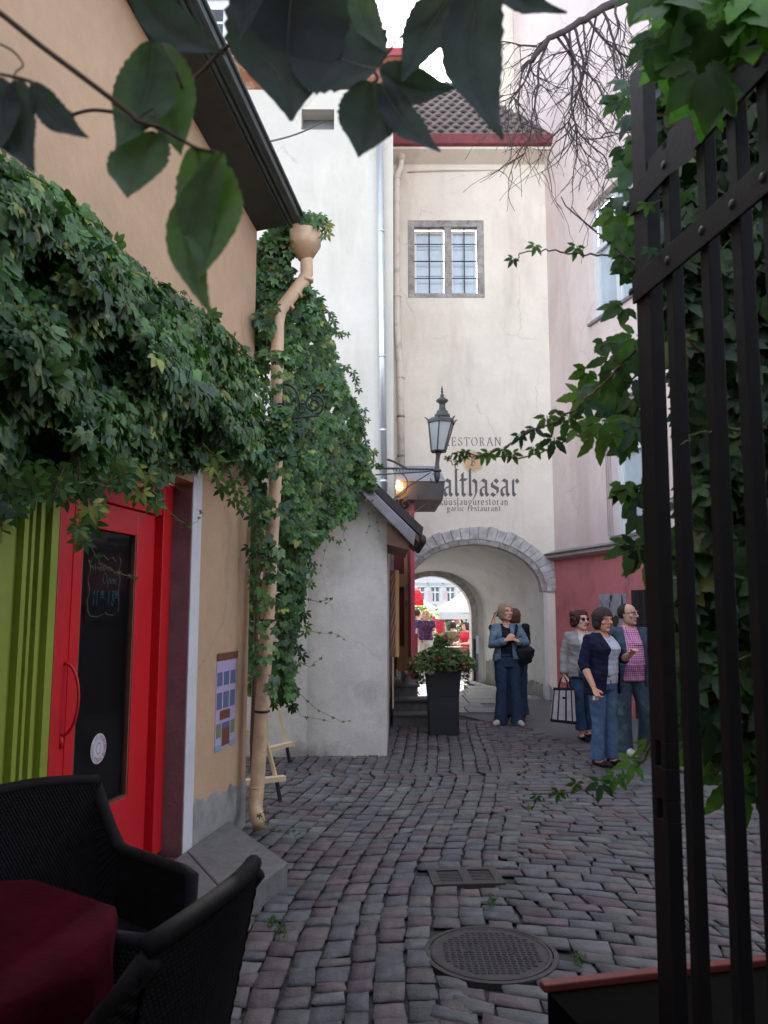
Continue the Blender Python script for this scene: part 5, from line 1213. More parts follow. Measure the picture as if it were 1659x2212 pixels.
# planter by the steps
PY = 10.62
pc = at(957, 1585, PY); t = thing('tall_planter', (pc.x, PY, 0), 'tall tapered charcoal planter standing by the stone steps', 'planter')
zt3 = at(957, 1428, PY).z; hb = abs(at(988, 1580, PY).x-at(925, 1580, PY).x)/2; ht = abs(at(1000, 1430, PY).x-at(915, 1430, PY).x)/2
g = MB(); rows = []
for z, r_ in ((0, hb), (.02, hb*1.01), (zt3*.5, hb*1.04), (zt3*.85, hb*1.2), (zt3, ht), (zt3-.001, ht-.03), (zt3-.05, ht-.035)):
    rows.append([(pc.x+sx*r_+dx, PY+sy*r_+dy, z) for sx, sy, dx, dy in ((-1, -1, .02, 0), (1, -1, -.02, 0), (1, -1, 0, .02), (1, 1, 0, -.02), (1, 1, -.02, 0), (-1, 1, .02, 0), (-1, 1, 0, -.02), (-1, -1, 0, .02))])
g.grid(rows, closed=True, capA=True); obj('pot', g, planterm, t)
obj('soil', MB().box(pc.x-ht+.04, pc.x+ht-.04, PY-ht+.04, PY+ht-.04, zt3-.08, zt3-.045), dirt, t)
PLT = (pc.x, PY, zt3, ht)
# folding easels
def easel(p_front, rz, label, h=1.35, full=True):
    t = thing('wooden_easel', p_front, label, 'easel', 'pale folding easels by the drainpipe', rz)
    lean = .22*h/1.35
    for s in (-1, 1):
        a = Vector((s*.24, 0, .16)); b = Vector((s*.05, lean, h))
        obj('leg', MB().tube([a, b], .019, 4), palewood, t, local=True)
        obj('foot', MB().tube([Vector((s*.265, -.02, 0)), a], .018, 6), blackp, t, local=True)
    obj('rear_leg', MB().tube([(0, lean+.01, h), (0, lean+.45, 0)], .016, 4), palewood, t, local=True)
    obj('ledge', MB().box(-.30, .30, -.06, .015, .17, .21), palewood, t, local=True)
    for zz_ in (.55, .95):
        wz = .24-(.19)*(zz_-.16)/(h-.16); yy = lean*(zz_-.16)/(h-.16); obj('crossbar', MB().box(-wz, wz, yy-.012, yy+.012, zz_, zz_+.045), palewood, t, local=True)
    return t
e1 = gnd(628, 1662); easel((e1.x-.20, e1.y+.16, 0), R(62), 'pale wooden easel leaning behind the drainpipe, further from the viewer')
e2 = gnd(592, 1745); easel((e2.x-.22, e2.y+.10, 0), R(28), 'pale wooden easel nearest the foot of the drainpipe', h=.95)
# scroll bracket on the pipe wall
Y = 6.0; g = MB()
def q_(x, y): return at(x, y, Y)
g.tube([q_(590, 906), q_(640, 903), q_(690, 897)], .010, 6)
c = q_(678, 873); rr_ = abs(q_(702, 873).x-q_(678, 873).x)
g.tube(spiral((c.x, Y, c.z), rr_, rr_*.18, -1.4, 1.9, 34), .009, 6)
c = q_(652, 883); g.tube(spiral((c.x, Y, c.z), rr_*.5, rr_*.15, 1.0, 1.4, 22), .008, 6)
c = q_(605, 885); g.tube(spiral((c.x, Y, c.z), rr_*.62, rr_*.18, 0, 1.6, 26), .008, 6)
g.tube(bez(q_(590, 845), q_(612, 815), q_(648, 830), q_(648, 880)), .009, 6); g.tube([q_(613, 815), q_(612, 906)], .009, 6)
tag(obj('scroll_bracket', g, iron, smooth=True), 'black wrought iron scroll bracket across the yellow drainpipe', 'bracket')
# ================================================================== creepers, leaves, twigs
def leaf_tmpl(n=5, serr=.0, w=.30, fold=.10, droop=.18):
    rows = []
    for i in range(n+1):
        y = i/n; hw = w*math.sin(math.pi*min(1, y**.90))**.85*(1-.15*y) if 0 < i < n else 0.0
        if serr and 0 < i < n: hw *= 1+(serr if i % 2 else -serr)
        z = -droop*y*y
        if i == 0 or i == n: rows.append([(0, y, z)])
        else: rows.append([(-hw, y-(.02 if serr and i % 2 else 0), z+fold*hw*2), (0, y, z), (hw, y-(.02 if serr and i % 2 else 0), z+fold*hw*2)])
    V = []; idx = []
    for r in rows: idx.append(list(range(len(V), len(V)+len(r)))); V += r
    Fc = []
    for a, b in zip(idx, idx[1:]):
        if len(a) == 1: Fc += [(a[0], b[1], b[0]), (a[0], b[2], b[1])]
        elif len(b) == 1: Fc += [(a[0], a[1], b[0]), (a[1], a[2], b[0])]
        else: Fc += [(a[0], a[1], b[1], b[0]), (a[1], a[2], b[2], b[1])]
    return np.array(V), Fc
def palmate(tm, fan=(-82, -40, 0, 40, 82), sc_=(.6, .86, 1, .86, .6)):
    V, Fc = tm; VV = []; FF = []
    for a, s in zip(fan, sc_):
        a = R(a); ca, sa = math.cos(a), math.sin(a); n0 = len(VV)
        for x, y, z in V*s:
            y2 = y+.14*s; VV.append((x*ca+y2*sa, -x*sa+y2*ca, z-.10*abs(math.sin(a))*s))
        FF += [tuple(n0+i for i in f_) for f_ in Fc]
    return np.array(VV), FF
SMALL = palmate(leaf_tmpl(5, 0, w=.31)); MEDIUM = palmate(leaf_tmpl(8, .10, w=.27)); 
OPEN5 = palmate(leaf_tmpl(8, .10, w=.215), (-98, -50, 0, 50, 98), (.62, .88, 1, .88, .62))
GREENS = np.array([(.028, .070, .022), (.044, .108, .030), (.062, .135, .036), (.046, .095, .056), (.085, .145, .055), (.17, .20, .05)])*1.4
def foliage(name, P, T, Nn, S, tm, parent, m=None, pal=None, probs=None, loc=None):
    """P positions, T tip directions, Nn normals, S sizes"""
    V, Fc = tm; k = len(P); P = np.asarray(P, float); T = np.asarray(T, float); Nn = np.asarray(Nn, float); S = np.asarray(S, float)
    T /= np.linalg.norm(T, axis=1)[:, None]; B = np.cross(T, Nn); B /= np.linalg.norm(B, axis=1)[:, None]; Nn = np.cross(B, T)
    W_ = (V[None, :, 0, None]*B[:, None, :]+V[None, :, 1, None]*T[:, None, :]+V[None, :, 2, None]*Nn[:, None, :])*S[:, None, None]+P[:, None, :]
    L = wloc(parent) if parent is not None else Vector((0, 0, 0)); W_ = W_-np.array(L)[None, None, :]
    nv = len(V); verts = W_.reshape(-1, 3)
    lens = np.array([len(f_) for f_ in Fc]); flat = np.concatenate([np.array(f_) for f_ in Fc])
    loops = (flat[None, :]+(np.arange(k)*nv)[:, None]).ravel(); lt = np.tile(lens, k); ls = np.concatenate([[0], np.cumsum(lt)[:-1]])
    me = bpy.data.meshes.new(name); me.vertices.add(len(verts)); me.vertices.foreach_set('co', verts.ravel().astype(np.float32))
    me.loops.add(len(loops)); me.loops.foreach_set('vertex_index', loops.astype(np.int32)); me.polygons.add(len(lt))
    me.polygons.foreach_set('loop_start', ls.astype(np.int32)); me.polygons.foreach_set('loop_total', lt.astype(np.int32)); me.update(calc_edges=True)
    pal = GREENS if pal is None else np.array(pal); cl = np.sin(P[:, 0]*7.1+P[:, 2]*5.3)*np.sin(P[:, 2]*8.7-P[:, 1]*3.1+1)+.6*np.sin(P[:, 0]*17+P[:, 2]*13)
    c = pal[rng.choice(len(pal), k, p=probs)]*rng.uniform(.7, 1.3, (k, 1))*(1+.28*np.clip(cl, -1.2, 1.2))[:, None]
    c4 = np.ones((k, nv, 4)); c4[:, :, :3] = c[:, None, :]*rng.uniform(.92, 1.08, (k, nv, 1))
    ca = me.color_attributes.new('Col', 'FLOAT_COLOR', 'POINT'); ca.data.foreach_set('color', c4.ravel().astype(np.float32))
    me.materials.append(m or leafm); o = bpy.data.objects.new(name, me); COL.objects.link(o)
    if parent is not None: o.parent = parent
    return o
def inpoly(x, y, poly):
    c = False; j = len(poly)-1
    for i in range(len(poly)):
        xi, yi = poly[i]; xj, yj = poly[j]
        if (yi > y) != (yj > y) and x < (xj-xi)*(y-yi)/(yj-yi)+xi: c = not c
        j = i
    return c
def sample(poly, k):
    xs = [p[0] for p in poly]; ys = [p[1] for p in poly]; out = []
    while len(out) < k:
        x, y = random.uniform(min(xs), max(xs)), random.uniform(min(ys), max(ys))
        if inpoly(x, y, poly): out.append((x, y))
    return out
def edge_dist(x, y, poly):
    best = 1e9
    for (x0, y0), (x1, y1) in zip(poly, poly[1:]+poly[:1]):
        dx, dy = x1-x0, y1-y0; t_ = max(0, min(1, ((x-x0)*dx+(y-y0)*dy)/(dx*dx+dy*dy+1e-9))); best = min(best, math.hypot(x-x0-dx*t_, y-y0-dy*t_))
    return best
def orient(nrm, k, droop=1.0, jit=.45):
    T = np.array([(0, 0, -1.0)]*k)*droop+rng.normal(0, jit, (k, 3))+np.array(nrm)*.35
    N_ = np.array([tuple(nrm)]*k)+rng.normal(0, .38, (k, 3))+np.array((0, 0, .35)); return T, N_
# ---- big creeper over the shop front
CURP = CR = thing('creeper', W1.P(1.2, 2.6, .2), 'dense green creeper hanging over the red door and yellow shop wall', 'creeper')
polyA = [(-260, 250), (-100, 270), (0, 335), (60, 362), (130, 415), (200, 455), (255, 530), (330, 592), (400, 645), (480, 695), (520, 742), (560, 800), (600, 850), (618, 900), (605, 950), (650, 1010), (600, 1035), (540, 1010), (470, 985), (430, 1015), (380, 1000), (345, 1035), (290, 1000), (240, 1000), (180, 1060), (130, 1015), (70, 1020), (30, 1060), (-60, 1080), (-260, 1100)]
P_, = [[]]; cnt = 0
for x, y in sample(polyA, 11000):
    e = min(1, edge_dist(x, y, polyA)/110); th = .06+.42*math.sqrt(e)*(.55+.45*math.sin(x*.021)*math.sin(y*.017+1))
    off = .04+th*random.random()**.6
    u, z = W1.hit(x, y, off); P_.append(W1.P(u, z, off))
T_, N_ = orient(W1.n, len(P_)); S_ = rng.uniform(.034, .085, len(P_))
foliage('leaves', P_, T_, N_, S_, SMALL, CR, probs=[.26, .26, .2, .14, .10, .04])
def strand(px, Yf, leafsz, name_parent, n_leaf=1.0, pal=None, thick=.003, drop=.7, tm=None):
    pts = [at(x, y, Yf(x, y) if callable(Yf) else Yf) for x, y in px]
    fine = []
    for a, b in zip(pts, pts[1:]):
        for i in range(6): fine.append(a.lerp(b, i/6)+Vector((random.gauss(0, .003), random.gauss(0, .004), random.gauss(0, .003))))
    fine.append(pts[-1]); return fine
def hangY(off):
    return lambda x, y: W1.P(*W1.hit(x, y, off), off).y
sp, st_, sn, ss = [], [], [], []; stem = MB(); ten = MB()
def add_strand(px, Yf, sz0, sz1, every=3, r=.003, yellow=False, grp=None):
    fine = strand(px, Yf, 0, None); tn = MB(); tn.tube(fine, [r*(1-.6*i/len(fine)) for i in range(len(fine))], 5)
    L_ = len(fine)
    for i in range(1, L_, every):
        s = sz0+(sz1-sz0)*i/L_; p = fine[i]; side = Vector((random.uniform(-1, 1), random.uniform(-.6, .2), random.uniform(-.3, .4))).normalized()*s*.5
        tn.tube([p, p+side*.7+Vector((0, 0, .2*s))], .0015, 4); sp.append(p+side*.7+Vector((0, 0, .2*s))); st_.append(Vector((side.x*1.2/s*.5, side.y, -1))+Vector((random.gauss(0, .25), random.gauss(0, .25), 0))); sn.append(Vector((random.gauss(0, .3), -1, random.gauss(.3, .3)))); ss.append(s*random.uniform(.8, 1.2))
    obj('tendril', tn, stemgreen if yellow else stemm, CURP, smooth=True)
for px, o_ in (([(170, 990), (175, 1060), (185, 1120), (170, 1190)], .35), ([(200, 1000), (215, 1060), (190, 1130), (185, 1180)], .3), ([(300, 1000), (320, 1050), (350, 1090)], .3),
               ([(280, 1000), (290, 1060), (330, 1095)], .35), ([(90, 1010), (70, 1060), (60, 1080)], .4), ([(20, 1040), (10, 1100), (0, 1150)], .45), ([(490, 980), (500, 1050), (520, 1110)], .25), ([(520, 1000), (545, 1080), (560, 1160), (550, 1230)], .2),
               ([(250, 990), (262, 1035), (240, 1060)], .4), ([(140, 1010), (120, 1060), (135, 1085)], .42), ([(340, 1000), (345, 1045)], .25), ([(450, 980), (470, 1040), (500, 1085)], .3)):
    add_strand(px, hangY(o_), .085, .055, 2)
for px, o_ in (([(330, 1060), (370, 1110), (410, 1140), (440, 1110), (425, 1100)], .35), ([(190, 1170), (215, 1215), (250, 1238), (300, 1245), (275, 1250)], .3), ([(440, 960), (480, 1000), (545, 985)], .35), ([(150, 1040), (200, 1045), (260, 1050)], .4), ([(370, 640), (400, 625), (415, 660)], .3), ([(120, 930), (190, 940), (230, 900)], .5)):
    add_strand(px, hangY(o_), .022, .012, 3, .0022, yellow=True)
n_str = len(sp)
foliage('hanging_leaves', sp, st_, sn, ss, OPEN5, CR, probs=[.2, .3, .2, .1, .1, .1])

# ---- creeper climbing the corner, the pipe and the outhouse gable
CURP = C2 = thing('creeper', at(640, 1600, 7.4), 'climbing creeper round the yellow drainpipe and up the outhouse gable', 'creeper')
polyC = [(612, 640), (655, 595), (690, 650), (708, 700), (720, 750), (745, 830), (775, 890), (790, 960), (800, 1020), (812, 1050), (775, 1062), (765, 1110), (715, 1130), (690, 1160), (655, 1200), (650, 1290), (640, 1340), (625, 1400), (628, 1460), (640, 1500), (605, 1505), (560, 1480), (535, 1500), (528, 1320), (522, 1250), (532, 1180), (545, 1050), (575, 960), (600, 880), (545, 800), (540, 700), (548, 600), (560, 520), (600, 470), (640, 455), (690, 470), (690, 505), (640, 520), (620, 560), (640, 600)]
def pipe_x(y): return 596 if y < 1000 else 596-(y-1000)*.055
P_ = []; N_l = []
for x, y in sample(polyC, 13500):
    e = min(1, edge_dist(x, y, polyC)/60); s = max(0, min(1, (x-600)/170))
    Y = 6.25+2.35*s+random.random()**1.5*(.5+.1*s)-.15*e-.30*max(0, math.sin(x*.061+1.5*math.sin(y*.02))*math.sin(y*.043))
    if y > 1150: Y = 6.3+random.random()*.9
    if y < 640: Y = 6.15+random.random()*.5
    if y > 470 and math.sin(x*.083+2)*math.sin(y*.061+x*.02)+.35*math.sin(y*.19+x*.11) > .62: continue
    if abs(x-pipe_x(y)) < 24 and y > 760:
        if random.random() < (.96 if y > 980 or 770 < y < 880 else .3): continue
        Y = 5.85
    P_.append(at(x, y, Y))
T_, N_ = orient((.25, -1, 0), len(P_)); S_ = rng.uniform(.036, .085, len(P_))
foliage('leaves', P_, T_, N_, S_, SMALL, C2, pal=GREENS*1.05, probs=[.2, .24, .2, .18, .14, .04])
sp, st_, sn, ss = [], [], [], []; stem = MB(); ten = MB()
for px, Y in (([(640, 480), (665, 465), (700, 470), (712, 500)], 6.1), ([(690, 480), (705, 490), (700, 520)], 6.1), ([(640, 610), (680, 640), (705, 670)], 6.6), ([(700, 700), (730, 720), (750, 722)], 7.4),
              ([(640, 1010), (680, 1060), (720, 1090), (745, 1150)], 8.2), ([(640, 1040), (660, 1110), (700, 1150), (735, 1175)], 8.0), ([(600, 1480), (620, 1520), (640, 1535)], 6.4), ([(575, 1440), (590, 1500), (600, 1530)], 6.2),
              ([(770, 900), (795, 960), (810, 985)], 8.6), ([(740, 790), (762, 812), (775, 850)], 8.2), ([(700, 660), (715, 690), (735, 735)], 7.4), ([(755, 860), (780, 880), (792, 915)], 8.4), ([(660, 1190), (675, 1230), (665, 1270)], 6.8), ([(640, 1300), (660, 1330), (655, 1370)], 6.7), ([(630, 1390), (650, 1410), (640, 1460)], 6.6), ([(790, 960), (812, 1000), (825, 1010)], 8.7), ([(780, 1010), (800, 1035), (808, 1060)], 8.6), ([(560, 1100), (545, 1170), (552, 1260), (548, 1330)], 5.9), ([(600, 660), (580, 700), (575, 760)], 5.9)):
    add_strand(px, Y, .075, .05, 2)
for px, Y in (([(635, 1290), (690, 1300), (720, 1290), (700, 1310)], 6.6), ([(640, 1350), (680, 1365), (730, 1370), (750, 1385)], 6.6), ([(620, 1420), (670, 1440), (700, 1415)], 6.5), ([(630, 1480), (680, 1530), (740, 1560), (760, 1555)], 6.4), ([(620, 1495), (650, 1545), (720, 1560)], 6.4),
              ([(700, 1100), (705, 1180), (690, 1240)], 8.2), ([(740, 1090), (742, 1160), (760, 1200)], 8.4), ([(790, 1070), (800, 1130), (790, 1160)], 8.6), ([(800, 1075), (815, 1120), (822, 1160)], 8.6), ([(560, 1755), (580, 1790), (615, 1800), (640, 1790)], 5.7), ([(575, 1750), (600, 1770)], 5.7)):
    add_strand(px, Y, .030, .016, 3, .003, yellow=True)
foliage('hanging_leaves', sp, st_, sn, ss, OPEN5, C2, probs=[.2, .3, .2, .1, .1, .1])
stem.tube([at(548, 1780, 6.1), at(545, 1600, 6.15), at(552, 1400, 6.2), at(560, 1150, 6.25), at(565, 900, 6.3), at(585, 700, 6.3)], [.02, .02, .018, .016, .012, .006], 7)
obj('stem', stem, stemm, C2, smooth=True); stem = MB(); stem.tube([at(640, 1230, 8.7), at(645, 1100, 8.7), at(660, 980, 8.7), at(700, 950, 8.7)], [.02, .02, .015, .01], 7)
obj('stem', stem, stemm, C2, smooth=True)
# ---- creeper on the gate
CURP = C3 = thing('creeper', (1.25, 2.5, 0), 'creeper tangled behind and over the iron gate, shade coloured into its inner leaves', 'creeper')
P_ = []
polyG = [(1440, 0), (1760, -60), (1760, 1640), (1640, 1720), (1600, 1560), (1540, 1640), (1490, 1580), (1475, 1400), (1460, 1200), (1500, 1000), (1460, 800), (1420, 600), (1420, 200)]
for x, y in sample(polyG, 5200): P_.append(at(x, y, 2.25+random.random()**1.3*1.1))
T_, N_ = orient((-.3, -1, 0), len(P_), jit=.6); S_ = rng.uniform(.055, .10, len(P_))
foliage('leaves', P_, T_, N_, S_, MEDIUM, C3, pal=GREENS*.5, probs=[.34, .3, .16, .1, .05, .05])  # palette halved to put the shade behind the gate into the leaves
P_ = []
for poly, k in (([(1325, 190), (1388, 160), (1388, 1020), (1345, 1020), (1330, 860), (1350, 640), (1320, 520), (1335, 330)], 42), ([(1345, 1020), (1388, 1000), (1388, 1240), (1365, 1240), (1345, 1100)], 7), ([(1225, 770), (1330, 720), (1385, 800), (1380, 930), (1300, 960), (1240, 920)], 14)):
    for x, y in sample(poly, k): P_.append(at(x, y, 2.3+random.random()*.35))
T_, N_ = orient((-.1, -1, 0), len(P_), jit=.4); T_ += np.array((-.35, 0, .0)); S_ = rng.uniform(.06, .105, len(P_))
foliage('outer_leaves', P_, T_, N_, S_, MEDIUM, C3, pal=[(.055, .14, .025), (.08, .18, .035), (.045, .10, .045), (.06, .12, .065)], m=bigleafm)
P_ = []
for x, y in sample([(1400, -120), (1760, -120), (1740, 120), (1600, 120), (1540, 180), (1490, 215), (1450, 160), (1415, 90)], 60): P_.append(at(x, y, 1.25+random.random()*.35))
T_, N_ = orient((-.1, -1, 0), len(P_), jit=.35); S_ = rng.uniform(.075, .11, len(P_))
foliage('upper_leaves', P_, T_, N_, S_, MEDIUM, C3, pal=[(.08, .22, .03), (.10, .25, .035), (.06, .15, .03)], m=bigleafm)  # palette raised to colour in the backlight on these leaves
sp, st_, sn, ss = [], [], [], []; stem = MB(); ten = MB()
add_strand([(1400, 730), (1330, 800), (1280, 850), (1240, 885), (1190, 915), (1135, 935), (1090, 970), (1040, 985), (985, 975), (970, 995), (990, 1015)], 2.3, .095, .008, 4, .004)
add_strand([(1380, 800), (1300, 900), (1240, 940), (1180, 975), (1120, 992), (1060, 985), (1010, 985), (985, 1000)], 2.35, .085, .008, 5, .0035)
add_strand([(1410, 925), (1340, 925), (1290, 930), (1270, 945)], 2.25, .09, .08, 4, .005)
add_strand([(1400, 560), (1300, 550), (1230, 548), (1170, 540), (1125, 545), (1115, 570)], 2.3, .05, .03, 9, .0035)
add_strand([(1420, 1590), (1385, 1650), (1340, 1690), (1290, 1705), (1220, 1712), (1165, 1718), (1150, 1745)], 2.2, .075, .012, 5, .0035)
add_strand([(1410, 1150), (1380, 1190), (1365, 1230)], 2.3, .10, .09, 3, .004)
add_strand([(1660, 925), (1560, 925), (1500, 940), (1470, 960)], 1.7, .012, .010, 9, .003, yellow=True)
add_strand([(1400, 545), (1470, 555), (1500, 520), (1560, 535), (1640, 480)], 1.9, .030, .03, 7, .002, yellow=True)
add_strand([(1390, 440), (1470, 430), (1520, 400), (1540, 350), (1525, 300)], 1.9, .035, .03, 7, .002, yellow=True)
add_strand([(1600, 1560), (1560, 1450), (1640, 1400)], 1.75, .03, .03, 6, .002, yellow=True)
add_strand([(1480, 1480), (1500, 1560), (1540, 1660), (1560, 1720)], 2.25, .12, .12, 5, .004)
foliage('shoot_leaves', sp, st_, sn, ss, OPEN5, C3, pal=[(.05, .13, .025), (.07, .16, .03), (.11, .17, .04), (.03, .08, .035)], m=bigleafm)

# ---- spray of big leaves hanging just in front of the viewer
VB = thing('vine_branch', at(560, 60, .8), 'spray of large creeper leaves close overhead, with shade and backlight in their colours', 'vine branch')
def bigleaf(bx_, by_, tx_, ty_, wpx, Yb, Yt, col, curve=0.0, fold=.12):
    A = at(bx_, by_, Yb); Bp = at(tx_, ty_, Yt); ax = Bp-A; L_ = ax.length; t_ = ax/L_
    s_ = t_.cross(Vector((0, -1, 0))).normalized(); n_ = s_.cross(t_).normalized(); hw0 = wpx*.88/2/F*((Yb+Yt)/2)
    g = MB(); n = 26; rows = []
    for i in range(n+1):
        y = i/n; hw = hw0*1.04*(math.sin(math.pi*min(1, (y*.97+.008)**.74)))**.85
        if y > .55: hw *= 1-.50*((y-.55)/.45)**1.4
        sj = 1+(random.uniform(.0, .05) if i % 2 else random.uniform(-.06, -.01))*(1 if y > .14 else 0)
        c_ = A+t_*(L_*y)+s_*(curve*L_*math.sin(math.pi*y))-n_*(.06*L_*math.sin(math.pi*y))
        r = []
        for q in (-1, -.66, -.33, 0, .33, .66, 1):
            wv = .01*L_*math.sin(y*16+q*2)*abs(q)
            r.append(c_+s_*(q*hw*(sj if abs(q) == 1 else 1))+n_*(fold*hw*(1-abs(q))*-1.2+wv)+t_*(-.015*L_*abs(q)*(1 if i % 2 else .3)))
        rows.append(r)
    g.grid(rows)
    for i in range(n+1):
        for q in range(7):
            f_ = .72 if q == 3 else (1 if (i+q) % 4 else .90); g.c.append(tuple(v*f_*random.uniform(.95, 1.05) for v in col))
    o = obj('leaf', g, bigleafm, VB, smooth=True)
    obj('vein', MB().tube([r[3]+n_*-.0004 for r in rows[:-2]], [.0011*(1-i/30) for i in range(n-1)], 4), stemgreen, o)
dk_, gn, md = (.040, .058, .056), (.085, .155, .040), (.065, .115, .048)  # dark tone carries silhouette shade and lens veil, greens carry backlight
for a in ((330, 92, 250, 322, 165, .80, .78, md, -.04), (345, 92, 392, 335, 150, .82, .80, gn, .03), (338, 285, 276, 428, 150, .80, .76, md, .1), (425, 318, 432, 605, 170, .80, .76, gn, -.06), (478, 330, 458, 685, 120, .79, .75, gn, .16),
          (38, 172, 76, 372, 110, .74, .72, dk_, .12), (70, 178, 192, 298, 75, .74, .73, dk_, .08), (-10, 165, 2, 325, 110, .74, .72, dk_, .02), (285, -40, 488, 118, 120, .83, .86, dk_, .08),
          (545, -130, 515, 92, 95, .84, .86, dk_, 0), (640, -110, 630, 262, 330, .88, .90, dk_, .05), (815, 145, 590, 60, 260, .86, .92, dk_, .05), (800, 175, 775, 340, 165, .86, .86, dk_, -.05), (822, 178, 952, 328, 85, .86, .84, dk_, .04),
          (820, 150, 985, 190, 110, .86, .88, dk_, .05), (1000, -50, 868, 178, 130, .85, .86, dk_, .06), (1048, -70, 1086, 302, 165, .84, .82, dk_, .10), (1030, -70, 1225, 28, 90, .84, .88, dk_, .02), (772, -50, 838, 118, 80, .88, .86, md, .05),
          (560, -90, 760, 130, 240, .9, .92, dk_, .04)):
    bigleaf(*a)
g = MB()
def stempx(pts, Y, r0, r1):
    fine = []
    w_ = [at(x, y, Y) for x, y in pts]
    for i in range(len(w_)-1):
        p0 = w_[max(0, i-1)]; p1 = w_[i]; p2 = w_[i+1]; p3 = w_[min(len(w_)-1, i+2)]
        for k in range(6):
            t_ = k/6; fine.append(.5*((2*p1)+(p2-p0)*t_+(2*p0-5*p1+4*p2-p3)*t_*t_+(3*p1-p0-3*p2+p3)*t_**3))
    fine.append(w_[-1]); n = len(fine); g.tube(fine, [r0+(r1-r0)*i/n for i in range(n)], 7)
stempx([(-60, -10), (0, 28), (90, 100), (190, 175), (275, 240), (300, 262), (345, 275)], .79, .0034, .0026)
stempx([(150, 250), (200, 238), (275, 242), (340, 215), (395, 190), (440, 150), (485, 105), (560, 60), (700, 20)], .93, .0022, .0030)
stempx([(160, 250), (110, 215), (70, 178), (0, 160)], .77, .002, .0016)
stempx([(395, 190), (380, 150), (350, 95)], .81, .002, .0016); stempx([(345, 275), (390, 300), (425, 320), (475, 330)], .80, .0022, .0016)
stempx([(700, 20), (780, 120), (815, 165), (805, 180)], .95, .0026, .0018); stempx([(815, 145), (870, 75), (930, 40), (1040, -60)], .87, .0018, .0026)
obj('stem', g, stemm, VB, smooth=True); g = MB()
stempx([(0, 95), (30, 112), (50, 140), (35, 155), (28, 172)], .78, .0012, .0008); stempx([(300, 255), (330, 235), (335, 250), (322, 252)], .79, .0012, .0006); stempx([(585, 140), (605, 170), (625, 210)], .84, .001, .0006)
obj('tendril', g, stemm, VB, smooth=True)
# ---- bare drooping tree branch
TB = thing('bare_tree', at(1700, -400, 6.0), 'bare drooping tree branch with fine twigs against the pink wall', 'tree')
g = MB(); NT = [0]
def twig(p, d, L_, r, depth):
    n = max(4, int(L_/.07)); pts = [p]; d = d.normalized(); dirs = [d]
    for i in range(n):
        d = (d+Vector((random.gauss(0, .21), random.gauss(0, .14), random.gauss(-.09, .16)))).normalized()
        if i > n*.75 and depth > 0: d = (d+Vector((-.12 if d.x < 0 else .12, 0, .06))).normalized()
        pts.append(pts[-1]+d*(L_/n)); dirs.append(d)
    g.tube(pts, [max(.0019, r*.9*(1-.75*i/n)) for i in range(n+1)], 5 if depth < 2 else 4); NT[0] += 1
    if depth < 3:
        k = {0: 7, 1: 7, 2: 4}[depth]
        for j in range(k):
            i = random.randint(1, n-1); dd = dirs[i]; side = Vector((random.choice((-1, 1))*random.uniform(.5, 1.0), random.uniform(-.4, .4), random.uniform(-.5, .1)))
            twig(pts[i], dd*.8+side, L_*random.uniform(.38, .66), r*.5, depth+1)
YT = 6.0
main = [at(x, y, YT+q) for x, y, q in ((1700, -180, .3), (1520, -70, .2), (1400, -25, .1), (1300, 20, 0), (1240, 55, 0), (1185, 85, -.05), (1150, 130, 0), (1120, 150, .1))]
mf = []
for a, b in zip(main, main[1:]):
    for i in range(5): mf.append(a.lerp(b, i/5)+Vector((0, 0, random.gauss(0, .006))))
g.tube(mf, [.050*(1-.75*i/len(mf)) for i in range(len(mf))], 8)
obj('trunk', g, twigm, TB, smooth=True); g = MB()
for (x, y, dx, dz, L_, r) in ((1185, 85, -.35, -1, 1.15, .015), (1215, 70, -.05, -1, 1.35, .016), (1240, 55, .25, -1, 1.15, .015), (1270, 40, .35, -.9, 1.0, .014), (1180, 85, -1, -.45, .6, .013), (1150, 120, -.6, -.8, .75, .012), (1200, 75, .55, -1, 1.2, .014),
                              (1300, 20, .5, -.9, 1.0, .014), (1330, 10, .1, -1, .9, .013), (1290, 25, -.3, -1, .9, .012), (1130, 140, -.3, -1, .6, .010), (1160, 100, -1, .1, .5, .010), (1230, 60, -.4, -1, 1.2, .013), (1350, 0, .6, -.8, .8, .013), (1260, 45, .1, -1, .8, .010), (1195, 80, -.7, -.2, .5, .009)):
    twig(at(x, y, YT), Vector((dx, random.uniform(-.15, .15), dz)), L_, r, 1)
add = [at(1212, 425, 2.35), at(1222, 445, 2.35), at(1275, 490, 2.32), at(1330, 535, 2.3), at(1390, 590, 2.15)]
obj('twigs', g, twigm, TB, smooth=True)
g = MB().tube(add, [.0018, .0022, .003, .0035, .004], 5); obj('dead_stem', g, twigm, C3, smooth=True)
# ---- planting in the tall planter
pcx, pcy, pz, phw = PLT
FLW = thing('planter_flowers', (pcx, pcy, pz-.05), 'bushy green plants with small red flowers spilling from the tall planter', 'plant')
P_ = []
for _ in range(2300):
    a = random.uniform(0, 6.28); r_ = random.random()**.55*.40; h_ = .20*math.sqrt(max(0, 1-(r_/.42)**2))*random.random()
    P_.append(Vector((pcx+r_*math.cos(a)*1.15, pcy+r_*math.sin(a)*.9, pz-.03+h_-.22*max(0, r_-.22)*random.random()*3)))
for _ in range(240):
    P_.append(Vector((pcx-.02+random.gauss(0, .06), pcy, pz+.13+random.random()*.20)))
for k in range(9):
    a = random.uniform(2.4, 3.9) if k < 6 else random.uniform(-.8, .5); L_ = random.uniform(.18, .36)
    for i in range(16): P_.append(Vector((pcx+math.cos(a)*(.26+.10*math.sin(i/16*3)), pcy+math.sin(a)*.2-.05*k/9, pz-.02-L_*i/16))+Vector((random.gauss(0, .015), random.gauss(0, .02), 0)))
